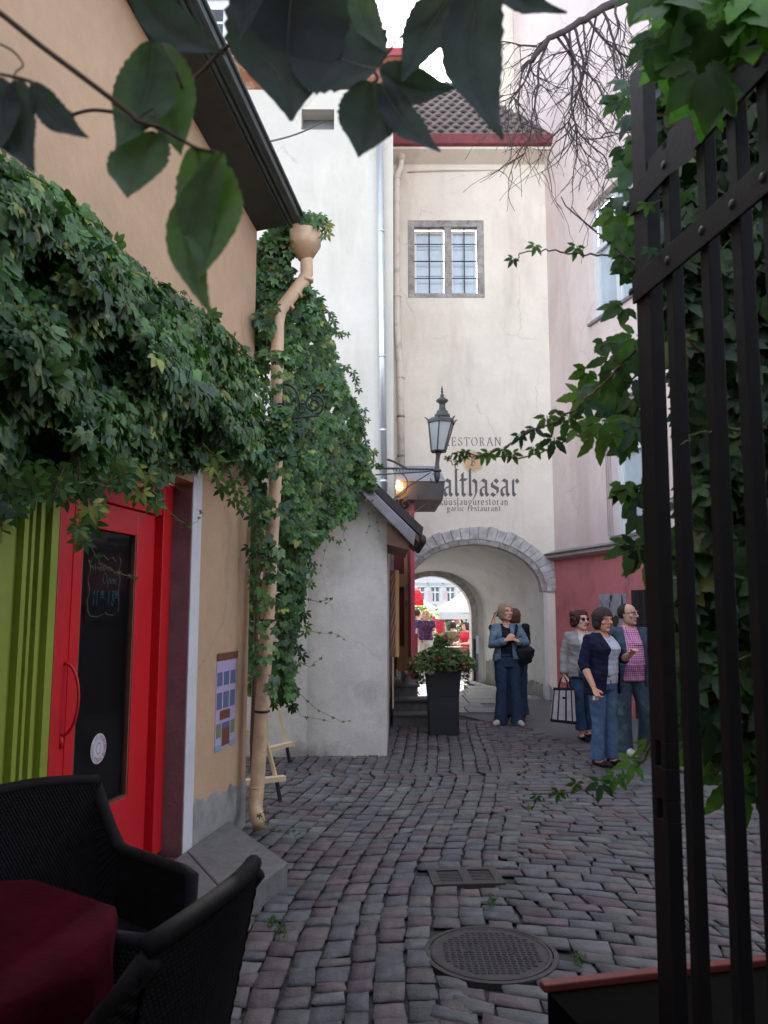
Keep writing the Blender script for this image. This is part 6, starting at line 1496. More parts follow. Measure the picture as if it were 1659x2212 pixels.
k = len(P_); T_ = rng.normal(0, 1, (k, 3))+np.array((0, 0, -.1)); N_ = rng.normal(0, .6, (k, 3))+np.array((0, -.5, 1)); S_ = rng.uniform(.022, .045, k)
foliage('foliage', P_, T_, N_, S_, SMALL, FLW, pal=[(.08, .16, .05), (.11, .20, .06), (.16, .22, .06), (.06, .12, .05), (.17, .15, .06)])
for (x, y) in ((912, 1386), (961, 1378), (963, 1380), (949, 1421), (1001, 1434), (1004, 1441), (886, 1433), (895, 1432), (905, 1375), (935, 1362), (990, 1400), (880, 1452)):
    c = at(x, y, PY-.33); q = MB()
    for j in range(5):
        a = j*1.256; q.ball((c.x+.008*math.cos(a), c.y, c.z+.008*math.sin(a)), .009, 6)
    obj('flower', q, flowerm, FLW, smooth=True)
# potted tree and shrubs on the square
def potplant(px, py, Y, h, w_, label, pal, k=420, pot=True):
    p = at(px, py, Y); t = thing('potted_shrub', (p.x, Y, 0), label, 'shrub')
    P_ = [Vector((p.x+random.gauss(0, w_*.4), Y+random.gauss(0, w_*.4), p.z-h*random.random())) for _ in range(k)]
    T_ = rng.normal(0, 1, (k, 3)); N_ = rng.normal(0, .8, (k, 3))+np.array((0, -.3, .8)); foliage('foliage', P_, T_, N_, rng.uniform(.06, .12, k), SMALL, t, pal=pal)
    obj('trunk', MB().tube([(p.x, Y, 0), (p.x, Y, p.z-.2)], .03, 6), stemm, t)
    if pot: obj('pot', MB().lathe((p.x, Y, 0), [(.18, 0), (.26, .45), (.22, .46)], 12), brownw, t)
potplant(900, 1312, 23.5, .75, .5, 'light green potted tree under the cream parasol', [(.16, .22, .06), (.22, .26, .08), (.10, .16, .05)])
potplant(966, 1346, 27, .35, .5, 'grey green shrub between the parasol poles', [(.14, .18, .13), (.18, .22, .16)], 260)
potplant(1006, 1350, 25, .55, .3, 'shrub with yellow green leaves at the right jamb of the arch view', [(.16, .20, .04), (.25, .22, .05)], 220)
potplant(936, 1372, 20.9, .5, .35, 'dark green conical shrub just beyond the tall planter', [(.07, .11, .03), (.10, .12, .03)], 420)
# ================================================================== people
def remesh(mb, vox, smooth=2):
    me = bpy.data.meshes.new('tmp'); me.from_pydata([tuple(v) for v in mb.v], [], mb.f); me.update()
    o = bpy.data.objects.new('tmp', me); COL.objects.link(o)
    m = o.modifiers.new('r', 'REMESH'); m.mode = 'VOXEL'; m.voxel_size = vox
    if smooth: s = o.modifiers.new('s', 'SMOOTH'); s.iterations = smooth; s.factor = .5
    dg = bpy.context.evaluated_depsgraph_get(); ev = o.evaluated_get(dg); r = bpy.data.meshes.new_from_object(ev)
    V = np.empty(len(r.vertices)*3); r.vertices.foreach_get('co', V); V = V.reshape(-1, 3)
    n = len(r.polygons); L_ = np.empty(len(r.loops), dtype=np.int32); r.loops.foreach_get('vertex_index', L_)
    FF = L_.reshape(-1, 4) if len(r.loops) == 4*n else None
    if FF is None: FL = [list(p.vertices) for p in r.polygons]
    else: FL = FF
    bpy.data.objects.remove(o); bpy.data.meshes.remove(me); bpy.data.meshes.remove(r)
    return V, FL
def skinobj(name, V, FL, m, parent, col=None, keep=None, solid=0):
    FL = np.asarray(FL)
    if keep is not None:
        C_ = V[FL].mean(axis=1); FL = FL[keep(C_)]
        used = np.unique(FL); mp = -np.ones(len(V), dtype=int); mp[used] = np.arange(len(used)); V = V[used]; FL = mp[FL]
        if col is not None: col = col[used]
    me = bpy.data.meshes.new(name); me.from_pydata(V.tolist(), [], FL.tolist())
    me.polygons.foreach_set('use_smooth', [True]*len(me.polygons))
    if col is not None:
        ca = me.color_attributes.new('Col', 'FLOAT_COLOR', 'POINT'); c4 = np.ones((len(V), 4)); c4[:, :3] = col; ca.data.foreach_set('color', c4.ravel().astype(np.float32))
    me.materials.append(m); me.update(); o = bpy.data.objects.new(name, me); COL.objects.link(o); o.parent = parent
    if solid: s = o.modifiers.new('thickness', 'SOLIDIFY'); s.thickness = solid; s.offset = 1
    return o
skinm = mat('skin', (1, 1, 1), rough=.55, var=.06, scale=20, bump=.05, attr=True, spec=.35)
def clothm(name, col, var=.2, scale=14, bump=.5, bscale=25, rough=.9, **k): return mat('cloth_'+name, col, rough=rough, var=var, scale=scale, bump=bump, bscale=bscale, spec=.2, **k)
denim = clothm('denim_jacket', (.12, .185, .24), stain=(.20, .31, .38), stain_scale=9, stain_amt=.6)
jeans1 = clothm('dark_jeans', (.026, .048, .090), stain=(.06, .09, .14), stain_scale=6, stain_amt=.6)
jeans2 = clothm('mid_blue_jeans', (.065, .12, .22), stain=(.16, .22, .33), stain_scale=9, stain_amt=.7)
jeans3 = clothm('washed_grey_jeans', (.06, .095, .125), stain=(.17, .22, .23), stain_scale=6, stain_amt=.7)
blackt = clothm('black_top', (.010, .016, .022)); navyc = clothm('navy_cardigan', (.010, .012, .035)); whitet = clothm('white_print_tee', (.46, .52, .60), stain=(.20, .24, .34), stain_scale=14, stain_amt=.8)
beige = clothm('grey_beige_blazer', (.28, .265, .26), var=.15); ivory = clothm('ivory_blouse', (.48, .48, .45), stain=(.33, .34, .33), stain_scale=12, stain_amt=.7)
tealj = clothm('teal_grey_blazer', (.045, .075, .100)); shoew = clothm('white_shoe', (.52, .50, .44)); shoeb = clothm('black_shoe', (.012, .012, .014), rough=.5)
hairm = {}
def hair_mat(name, col):
    m = mat('hair_'+name, col, rough=.5, var=.35, scale=30, bump=.8, bscale=60, stretch=(3, 3, .6), spec=.4); return m
h_blond, h_brown, h_red, h_dark, h_black = hair_mat('ash_blond', (.34, .25, .15)), hair_mat('brown', (.10, .045, .028)), hair_mat('dark_red', (.055, .012, .014)), hair_mat('dark_brown', (.030, .017, .014)), hair_mat('black', (.012, .010, .010))
# gingham for the shirt
ging = clothm('pink_gingham', (.62, .16, .38), bump=.3)
nt = ging.node_tree; N_2, L_2 = nt.nodes, nt.links; bs = N_2['Principled BSDF']; tc = [n for n in N_2 if n.type == 'TEX_COORD'][0]
sx = N_2.new('ShaderNodeSeparateXYZ'); L_2.new(tc.outputs['Object'], sx.inputs[0]); facs = []
for ax in (0, 2):
    m1 = N_2.new('ShaderNodeMath'); m1.operation = 'MULTIPLY'; m1.inputs[1].default_value = 42; L_2.new(sx.outputs[ax], m1.inputs[0])
    m2 = N_2.new('ShaderNodeMath'); m2.operation = 'FRACT'; L_2.new(m1.outputs[0], m2.inputs[0]); m3 = N_2.new('ShaderNodeMath'); m3.operation = 'GREATER_THAN'; m3.inputs[1].default_value = .5; L_2.new(m2.outputs[0], m3.inputs[0]); facs.append(m3)
sm = N_2.new('ShaderNodeMath'); sm.operation = 'ADD'; L_2.new(facs[0].outputs[0], sm.inputs[0]); L_2.new(facs[1].outputs[0], sm.inputs[1])
hf = N_2.new('ShaderNodeMath'); hf.operation = 'MULTIPLY'; hf.inputs[1].default_value = .5; L_2.new(sm.outputs[0], hf.inputs[0])
mx = N_2.new('ShaderNodeMix'); mx.data_type = 'RGBA'; L_2.new(hf.outputs[0], mx.inputs[0]); mx.inputs[6].default_value = (.72, .48, .62, 1); mx.inputs[7].default_value = (.40, .03, .20, 1); L_2.new(mx.outputs[2], bs.inputs['Base Color'])
V3 = Vector
def head_rings():
    # x, y, z offset from head centre; face looks to -Y; height .235 chin to crown
    return [(0, -.030, -.118, .022, .022), (0, -.028, -.108, .040, .045), (0, -.018, -.088, .056, .066), (0, -.008, -.06, .064, .080), (0, -.002, -.03, .069, .088), (0, .003, 0, .072, .093), (0, .006, .03, .074, .096), (0, .009, .06, .071, .092), (0, .011, .085, .060, .078), (0, .012, .102, .042, .054), (0, .012, .112, .018, .022)]
def build_person(label, loc, rz, pose, garments, hair, skin=(.50, .28, .20), k=1.0, vox=.0055, group=None, glasses=None, extras=None, male=False, name='person', lips=(.50, .22, .19)):
    """pose: dict of joints in metres, facing -Y; L is the figure's left (+x)"""
    t = thing(name, loc, label, 'person', group, rz)
    J = dict(hip=V3((0, 0, .90)), chest=V3((0, 0, 1.22)), neck=V3((0, .01, 1.38)), head=V3((0, -.01, 1.53)), yaw=0, tilt=0, roll=0,
             sL=V3((.165, .01, 1.34)), sR=V3((-.165, .01, 1.34)), eL=V3((.22, .02, 1.08)), eR=V3((-.22, .02, 1.08)), wL=V3((.23, -.04, .86)), wR=V3((-.23, -.04, .86)),
             hL=V3((.09, 0, .86)), hR=V3((-.09, 0, .86)), kL=V3((.10, -.01, .47)), kR=V3((-.10, -.01, .47)), aL=V3((.11, .01, .08)), aR=V3((-.11, .01, .08)), fL=0, fR=0, belly=0, bust=.02, shw=1.0, hipw=1.0, curl=.9, handL=None, handR=None)
    J.update(pose)
    def P_(v): return V3(v)*k if not isinstance(v, Vector) else v*k
    hd = J['head']; RM = Matrix.Rotation(R(J['yaw']), 3, 'Z') @ Matrix.Rotation(R(J['tilt']), 3, 'X') @ Matrix.Rotation(R(J['roll']), 3, 'Y')
    def HW(p): return hd + RM @ V3(p)
    hp, ch, nk = J['hip'], J['chest'], J['neck']; b = MB()
    def torso(g=0.0, z0=None, z1=None, beltz=None, bell=0.0):
        R_ = []
        sh = J['shw']; hw = J['hipw']; bl = J['belly']; bu = J['bust']
        base = [(.0, -.10, .150*hw, .105), (.0, -.02, .165*hw, .118), (.12, .08, .148*hw, .110+bl*.6), (.3, .16, .132*(hw+sh)/2, .100+bl), (.5, .24, .140*sh, .104+bl*.7+bu*.4), (.72, .32, .160*sh, .112+bu+bl*.2), (.86, .385, .165*sh, .102+bu*.5), (.96, .43, .140*sh, .084), (1.02, .462, .090*sh, .066), (1.1, .50, .056, .054)]
        for s_, dz, rx, ry in base:
            z = hp.z+dz*(nk.z-hp.z)/.48
            if z0 is not None and z < z0: continue
            if z1 is not None and z > z1: continue
            f_ = min(1, max(0, (z-hp.z)/(nk.z-hp.z))); cx = hp.x+(nk.x-hp.x)*f_; cy = hp.y+(nk.y-hp.y)*f_-(bl*.45 if .1 < f_ < .7 else 0)-(bu*.4 if .55 < f_ < .85 else 0)
            ex = bell*max(0, 1-f_*1.8); R_.append((cx, cy, z, rx+g+ex, ry+g+ex*.7))
        return R_
    b.loft(torso(), 28, 2.15)
    b.tube([nk+V3((0, .0, -.06)), nk+V3((0, 0, .02)), hd+V3((0, .02, -.09)), hd+V3((0, .015, -.03))], [.062, .054, .050, .055], 16)
    n0 = len(b.v); b.loft(head_rings(), 28, 2.1)
    hb = MB()
    hb.tube([(0, -.090, .028), (0, -.103, .0), (0, -.116, -.024), (0, -.108, -.034)], [.008, .011, .015, .010], 8)      # nose
    for s in (-1, 1):
        hb.ball((s*.013, -.103, -.030), .010, 8); hb.ball((s*.032, -.084, .010), .0155, 8, ry=.6)                        # nostrils, eyeballs
        hb.tube([(s*.012, -.093, .028), (s*.034, -.092, .034), (s*.054, -.076, .028)], [.006, .008, .005], 6)            # brows
        hb.ball((s*.046, -.066, -.022), .024, 10); hb.ball((s*.074, .010, -.006), .030, 10, rx=.32, ry=.62, rz=1.0)       # cheeks, ears
    hb.tube([(-.024, -.086, -.062), (-.008, -.097, -.058), (.008, -.097, -.058), (.024, -.086, -.062)], [.004, .006, .006, .004], 6)
    hb.tube([(-.020, -.086, -.069), (0, -.097, -.071), (.020, -.086, -.069)], [.004, .007, .004], 6); hb.ball((0, -.078, -.100), .020, 10)
    b.v += hb.v; b.f += [[i+n0+len(b.v)-len(hb.v)-n0 for i in f_] for f_ in hb.f]
    for i in range(n0, len(b.v)): b.v[i] = tuple(HW(b.v[i]))
    AR = 1.12 if male else 1.0
    for s in ('L', 'R'):
        S_, E_, W_ = J['s'+s], J['e'+s], J['w'+s]
        b.tube([S_+V3((-.03 if s == 'L' else .03, 0, .01)), S_, S_.lerp(E_, .35), E_, E_.lerp(W_, .3), E_.lerp(W_, .75), W_], [.050, .052*AR, .045*AR, .038*AR, .041*AR, .031*AR, .026*AR], 14); b.ball(S_, .054, 12)
        hdir, pal = J['hand'+s] or ((W_-E_).normalized(), V3((0, -1, 0))); hdir = V3(hdir).normalized(); pal = V3(pal); sd_ = hdir.cross(pal).normalized(); pal = sd_.cross(hdir).normalized()
        # palm and fingers, curled towards 'pal'
        c0 = W_+hdir*.045
        rows = []
        for q, w_, th in ((-.02, .022, .018), (.01, .030, .018), (.05, .040, .017), (.085, .041, .014), (.095, .036, .010)):
            rows.append([W_+hdir*q+sd_*(w_*math.cos(2*math.pi*i/14))+pal*(th*math.sin(2*math.pi*i/14)) for i in range(14)])
        b.grid(rows, closed=True, capA=True, capB=True)
        for fi, (o_, ln) in enumerate(((-.030, .070), (-.010, .078), (.010, .074), (.029, .058))):
            p = W_+hdir*.082+sd_*o_; d = hdir.copy(); pts = [p]; c_ = J['curl']
            for j, fr_ in enumerate((.42, .32, .26)):
                ax_ = c_*(.45+.35*j)*(1+.08*fi); d = (d*math.cos(ax_)+pal*math.sin(ax_)).normalized() if j or True else d; nd = d; pts.append(pts[-1]+nd*ln*fr_); hd2 = nd
                d = nd
            b.tube(pts, [.0095, .0088, .008, .0065], 8)
        th_s = -1 if (s == 'L') == (sd_.dot(V3((0, 0, 1))) < 0) else 1
        tp = W_+hdir*.025-sd_*.026; b.tube([tp, tp-sd_*.022+hdir*.022+pal*.012, tp-sd_*.026+hdir*.048+pal*.026, tp-sd_*.018+hdir*.066+pal*.038], [.013, .0115, .010, .007], 8)
        H_, K_, A_ = J['h'+s], J['k'+s], J['a'+s]
        b.tube([H_+V3((0, 0, .04)), H_+V3((0, 0, -.06)), H_.lerp(K_, .5), K_, K_.lerp(A_, .3), K_.lerp(A_, .8), A_], [.082, .085, .070, .050, .053, .036, .034], 14)
        fa = R(J['f'+s]); fd = V3((math.sin(fa), -math.cos(fa), 0))
        b.tube([A_+fd*-.035+V3((0, 0, -.045)), A_+V3((0, 0, -.035)), A_+fd*.07+V3((0, 0, -.050)), A_+fd*.145+V3((0, 0, -.060))], [.026, .034, .030, .018], 12)
    b.v = [tuple(P_(V3(v))) for v in b.v]
    V_, FL = remesh(b, vox*k, 2)
    # skin tint, lips, eyes and brows
    col = np.tile(np.array(skin)*1.3, (len(V_), 1)); inv = RM.transposed(); HH = np.array([tuple(r) for r in inv]); loc_ = ((V_/k)-np.array(hd)) @ HH.T
    x, y, z = loc_[:, 0], loc_[:, 1], loc_[:, 2]; front = (y < -.055) & (np.abs(z) < .12)
    col[front & (np.abs(x) < .024) & (z > -.076) & (z < -.055) & (y < -.08)] = lips
    for s in (-1, 1):
        e_ = front & (np.hypot((x-s*.032)/1.6, z-.010) < .0085); col[e_] = (.45, .42, .40); e_ = front & (np.hypot((x-s*.032), z-.010) < .0062); col[e_] = (.03, .025, .02)
        col[front & (np.abs(x-s*.034) < .021) & (np.abs(z-.018) < .003)] *= .35
        col[front & (np.abs(x-s*.034) < .023) & (np.abs(z-.036+.0*x) < .005)] *= .55
    col[front & (np.hypot(np.abs(x)-.046, z+.025) < .02)] *= np.array((1.05, .90, .90))
    skinobj('body', V_, FL, skinm, t, col)
    for gname, fn in garments: fn(t, J, torso, P_, k, HW, vox)
    if hair: hair(t, J, HW, P_, k, vox)
    if glasses:
        g = MB(); gm_ = MB(); dark = glasses == 'sun'
        for s in (-1, 1):
            ring_ = [HW((s*.034+.024*math.cos(a), -.108+.012*abs(math.cos(a)), .010+.019*math.sin(a))) for a in [2*math.pi*i/16 for i in range(17)]]; g.tube([P_(p) for p in ring_], .0022*k, 5)
            if dark: gm_.face([P_(p) for p in ring_[:-1]])
            g.tube([P_(HW(p)) for p in ((s*.058, -.096, .014), (s*.072, -.06, .014), (s*.074, .0, .012))], .0022*k, 5)
        g.tube([P_(HW((-.01, -.112, .014))), P_(HW((.01, -.112, .014)))], .002*k, 5)
        fr_ = obj('glasses', g, iron, t, local=True)
        if dark: obj('lens', gm_, darkglass, fr_, local=True)
    if extras: extras(t, J, P_, k, HW)
    return t
# garment makers ----------------------------------------------------
def wrinkle(V_, amp=.004, sc_=22, seed=0):
    x, y, z = V_[:, 0], V_[:, 1], V_[:, 2]
    f_ = np.sin(z*sc_*1.6+x*sc_*2.2+seed)+.6*np.sin(z*sc_*3.7-y*sc_*1.3+seed*2)+.5*np.sin(x*sc_*2.9+z*sc_*1.1+seed)
    r = np.stack([x, y, np.zeros_like(x)], 1); n = np.linalg.norm(r, axis=1)[:, None]+1e-6
    return V_+r/n*(f_*amp)[:, None]
def trousers(m, top=.99, r=(.100, .092, .075, .070, .085), hem=.055, g=.012, seed=1):
    def fn(t, J, torso, P_, k, HW, vox):
        b = MB(); b.loft([q for q in torso(g) if q[2] < top+.03], 28, 2.15)
        for s in ('L', 'R'):
            H_, K_, A_ = J['h'+s], J['k'+s], J['a'+s]; e_ = V3((A_.x, A_.y+.005, hem))
            b.tube([H_+V3((0, 0, .05)), H_+V3((0, 0, -.07)), H_.lerp(K_, .55), K_, K_.lerp(A_, .5), e_], [r[0]*.95, r[0], r[1], r[2], r[3], r[4]], 16)
        b.v = [tuple(P_(V3(v))) for v in b.v]; V_, FL = remesh(b, vox*1.3, 2); V_ = wrinkle(V_, .0024, 17, seed); skinobj('trousers', V_, FL, m, t)
    return ('trousers', fn)
def toplayer(nm, m, g=.012, hem=.90, sleeve=1.0, sr=(.062, .056, .050, .046), open_w=None, neck=1.45, bell=.0, neckr=.075, neckdepth=.0, seed=2, solid=.004, smax=None, cut=None):
    def fn(t, J, torso, P_, k, HW, vox):
        b = MB(); b.loft([q for q in torso(g, bell=bell) if q[2] > hem-.10], 28, 2.15)
        if hem < J['hip'].z-.08:
            q = torso(g, bell=bell)[0]; b.loft([(q[0], q[1], hem, q[3]+.01, q[4]+.012), (q[0], q[1], q[2]+.06, q[3]+.01, q[4]+.01)], 28, 2.15)
        for s in ('L', 'R'):
            S_, E_, W_ = J['s'+s], J['e'+s], J['w'+s]
            if sleeve > .5: end = E_.lerp(W_, (sleeve-.5)*2); pts = [S_+V3((-.04 if s == 'L' else .04, 0, .0)), S_, S_.lerp(E_, .5), E_, E_.lerp(end, .5), end]; rr2 = [sr[0], sr[0], sr[1], sr[2], sr[3], sr[3]]
            else: end = S_.lerp(E_, sleeve*2); pts = [S_+V3((-.04 if s == 'L' else .04, 0, .0)), S_, S_.lerp(end, .6), end]; rr2 = [sr[0], sr[0], sr[1], sr[1]]
            b.tube(pts, rr2, 14); b.ball(S_, sr[0]+.003, 12)
        b.v = [tuple(P_(V3(v))) for v in b.v]; V_, FL = remesh(b, vox*1.25, 2); V_ = wrinkle(V_, .0020, 30, seed)
        nk = J['neck']
        def keep(C):
            C = C/k; r_ = np.hypot(C[:, 0]-nk.x, (C[:, 1]-nk.y))
            kp = ~((C[:, 2] > nk.z+.005) & (r_ < neckr+.02)); kp &= ~((C[:, 2] > nk.z-neckdepth-.02) & (C[:, 1] < nk.y) & (np.abs(C[:, 0]-nk.x) < neckr*.75) & (C[:, 2] > nk.z-neckdepth+(C[:, 0]-nk.x)**2*8))
            kp &= ~((C[:, 2] < hem+.004) & (C[:, 2] > hem-.2) & (np.abs(C[:, 0]-J['hip'].x) < .16))
            if open_w:
                ox, w0, w1 = open_w; f_ = np.clip((nk.z-C[:, 2])/(nk.z-hem), 0, 1); cx = nk.x+(J['hip'].x-nk.x)*f_+ox
                inarm = np.zeros(len(C), bool)
                for s in ('L', 'R'):
                    E_, W_ = np.array(J['e'+s]), np.array(J['w'+s]); d = W_-E_; t_ = np.clip(((C-E_)@d)/(d@d), 0, 1); inarm |= np.linalg.norm(C-(E_+t_[:, None]*d), axis=1) < sr[2]+.012
                    S_ = np.array(J['s'+s]); d = E_-S_; t_ = np.clip(((C-S_)@d)/(d@d), 0, 1); inarm |= np.linalg.norm(C-(S_+t_[:, None]*d), axis=1) < sr[1]+.004
                kp &= inarm | ~((C[:, 1] < J['hip'].y+.02) & (np.abs(C[:, 0]-cx) < w0+(w1-w0)*f_))
            if cut: kp &= ~cut(C)
            return kp
        skinobj(nm, V_, FL, m, t, keep=keep, solid=solid*k)
    return (nm, fn)
def shoes(m, sole=None, r=.036, low=False):
    def fn(t, J, torso, P_, k, HW, vox):
        for s in ('L', 'R'):
            A_ = J['a'+s]; fa = R(J['f'+s]); fd = V3((math.sin(fa), -math.cos(fa), 0)); b = MB()
            hi = -.030 if low else -.01
            b.tube([A_+fd*-.055+V3((0, 0, -.048)), A_+fd*-.02+V3((0, 0, hi-.015)), A_+fd*.06+V3((0, 0, hi-.025)), A_+fd*.13+V3((0, 0, -.050)), A_+fd*.175+V3((0, 0, -.058))], [r*.75, r*1.02, r*1.05, r*.95, r*.5], 12)
            b.v = [tuple(P_(V3(v))) for v in b.v]; V_, FL = remesh(b, .006*k, 1); V_[:, 2] = np.maximum(V_[:, 2], (.006+A_.z-.08)*k); o = skinobj('shoe', V_, FL, m, t)
            if low:   # ballet flat: open over the instep
                pass
    return ('shoes', fn)
def hair_blob(m, shapes, cutf, vox_=.006):
    def fn(t, J, HW, P_, k, vox):
        b = MB()
        for (c, r, sx_, sy_, sz_) in shapes: b.ball(c, r, 18, rx=sx_, ry=sy_, rz=sz_)
        V_, FL = remesh(b, vox_, 2); x, y, z = V_[:, 0], V_[:, 1], V_[:, 2]; a = np.arctan2(y, x)
        rd = np.stack([x, y, z*.3], 1); rd /= np.linalg.norm(rd, axis=1)[:, None]+1e-6
        V_ = V_+rd*(.0036*np.sin(a*19+z*28+np.sin(z*60))+.0024*np.sin(a*47-z*40))[:, None]
        FLn = np.asarray(FL); C = V_[FLn].mean(axis=1); kp = ~cutf(C); 
        W_ = np.array([tuple(P_(HW(v))) for v in V_]); 
        FLn = FLn[kp]; used = np.unique(FLn); mp = -np.ones(len(W_), dtype=int); mp[used] = np.arange(len(used)); skinobj('hair', W_[used], mp[FLn], m, t, solid=.004)
    return fn
def bob(m, low=-.10, fringe=.055, wid=1.0, side=.060):
    sh = [((0, .012, .022), .105, .90*wid, 1.04, 1.0), ((0, .045, -.03), .085, .98*wid, .75, 1.05)]
    for s in (-1, 1): sh.append(((s*.062*wid, .005, low+.055), .040, .75, 1.15, 1.35))
    return hair_blob(m, sh, lambda C: ((C[:, 1] < -.028) & (C[:, 2] < fringe) & (np.abs(C[:, 0]) < side)) | (C[:, 2] < low+.008*np.sin(np.arctan2(C[:, 1], C[:, 0])*17)))
def short_crop(m):
    return hair_blob(m, [((0, .018, .018), .100, .86, .98, .98)], lambda C: ((C[:, 1] < -.004+C[:, 2]*.1) & (C[:, 2] < .118)) | (C[:, 2] < -.045) | ((C[:, 2] < .005) & (C[:, 1] < .02)))
def curly(m):
    sh = [((0, .015, .025), .105, .98, 1.0, .98)]; rnd = random.Random(4)
    for i in range(46):
        a = rnd.uniform(-.4, math.pi+.4); z = rnd.uniform(-.085, .085); r_ = .098*math.sqrt(max(.3, 1-(z/.14)**2)); sh.append(((r_*math.cos(a), .025+r_*.9*math.sin(a), z+.01), rnd.uniform(.022, .034), 1, 1, 1))
    return hair_blob(m, sh, lambda C: (C[:, 1] < -.035) & (C[:, 2] < .062) & (np.abs(C[:, 0]) < .062))
# ---- the woman in the denim jacket under the arch
def face(rz): return R(rz)
Z0 = gnd(1097, 1566)
def denim_extras(t, J, P_, k, HW):
    g = MB(); g.tube([P_(V3(p)) for p in ((.12, -.115, 1.36), (.10, -.155, 1.30), (.075, -.165, 1.22), (.045, -.17, 1.14))], .020*k, 8, sq=.45); g.tube([P_(V3(p)) for p in ((.12, -.11, 1.36), (.15, .05, 1.39), (.17, .12, 1.25), (.2, .12, 1.05))], .018*k, 8, sq=.45)
    obj('shoulder_strap', g, blackt, t, local=True, smooth=True)
zd = thing('backpack', (0, 0, 0), 'slouchy black backpack hanging from the denim jacket woman\'s shoulder', 'backpack')
woman = build_person('blond woman in a denim jacket and dark flared jeans standing under the arch', (Z0.x, 11.3, 0), R(6),
    dict(yaw=22, tilt=-3, head=V3((-.01, -.02, 1.545)), sL=V3((.155, .01, 1.325)), sR=V3((-.150, .01, 1.325)), eL=V3((.265, -.05, 1.11)), eR=V3((-.225, -.06, 1.09)), wL=V3((.085, -.215, 1.155)), wR=V3((-.055, -.215, 1.165)),
         handL=(V3((-.75, -.1, .55)), V3((-.2, .5, -.6))), handR=(V3((.7, -.15, .75)), V3((.2, .6, -.5))), hL=V3((.085, 0, .87)), hR=V3((-.085, 0, .87)), kL=V3((.105, -.02, .48)), kR=V3((-.085, .0, .48)), aL=V3((.135, -.02, .08)), aR=V3((-.095, .03, .08)), fL=8, fR=-48, bust=.018, belly=.012, curl=1.1),
    [toplayer('top', blackt, g=.010, hem=.93, sleeve=.1, sr=(.048, .046, .045, .045), neckdepth=.05, neckr=.08, solid=.002), trousers(jeans1, r=(.098, .090, .074, .078, .100), hem=.03, seed=3),
     toplayer('denim_jacket', denim, g=.018, hem=.90, sleeve=.93, sr=(.063, .060, .054, .050), open_w=(-.035, .055, .085), bell=.022, neckr=.085, seed=5, solid=.006), shoes(shoew, r=.042)],
    bob(h_blond, low=-.105, fringe=.075, side=.056), k=1.015, extras=denim_extras)
# ---- backpack
bk_ = MB(); bk_.loft([(.20, -.02, .80, .06, .05), (.21, -.03, .86, .13, .08), (.21, -.05, .95, .165, .10), (.21, -.06, 1.03, .165, .10), (.20, -.05, 1.08, .12, .07)], 20, 2.2)
V_, FL = remesh(bk_, .009, 2); V_ = wrinkle(V_, .005, 20, 9); zd.location = (Z0.x, 11.3, 0); zd.rotation_euler = (0, 0, R(6)); skinobj('bag', V_*1.015, FL, clothm('black_nylon', (.014, .016, .018), rough=.6), zd)
g = MB(); g.tube([(.20, -.02, .84), (.22, -.03, .76), (.19, -.02, .66), (.18, -.01, .55), (.14, 0, .42)], [.010, .009, .008, .007, .006], 6); g.tube([(.235, -.02, .84), (.225, -.03, .74), (.20, -.03, .68)], .007, 6); obj('loose_strap', g, blackt, zd, local=True, smooth=True)
# ---- someone behind her taking a picture with the back turned
Z1 = at(1112, 1400, 12.0)
def camx(t, J, P_, k, HW):
    g = MB(); w_ = J['wL']; h_ = [w_+V3((.0, .03, .06)), w_+V3((.06, .02, -.03)), w_+V3((.075, .0, -.15)), w_+V3((.03, .0, -.27))]
    g.tube([P_(p) for p in bez(*h_, 12)], .006, 6, sq=.4); obj('camera_strap', g, blackt, t, local=True)
    g = MB(); c = w_+V3((-.035, .02, .07)); g.box(c.x-.03, c.x+.03, c.y-.015, c.y+.015, c.z-.03, c.z+.03); g.v = [tuple(P_(V3(v))) for v in g.v]; obj('camera', g, iron, t, local=True)
build_person('person behind the blond woman, back turned, raising a hand with a camera on a strap', (Z1.x, 12.0, 0), R(180),
    dict(head=V3((0, -.01, 1.50)), sL=V3((.17, 0, 1.33)), eL=V3((.34, -.06, 1.28)), wL=V3((.29, -.12, 1.46)), handL=(V3((-.1, -.1, 1)), V3((-1, .1, 0))), eR=V3((-.20, -.06, 1.10)), wR=V3((-.10, -.2, 1.2)), curl=1.0),
    [trousers(jeans1, seed=6), toplayer('top', blackt, g=.014, hem=.92, sleeve=.72, seed=7), shoes(shoeb)], bob(h_brown, low=-.10, fringe=.05), k=1.0, extras=camx)
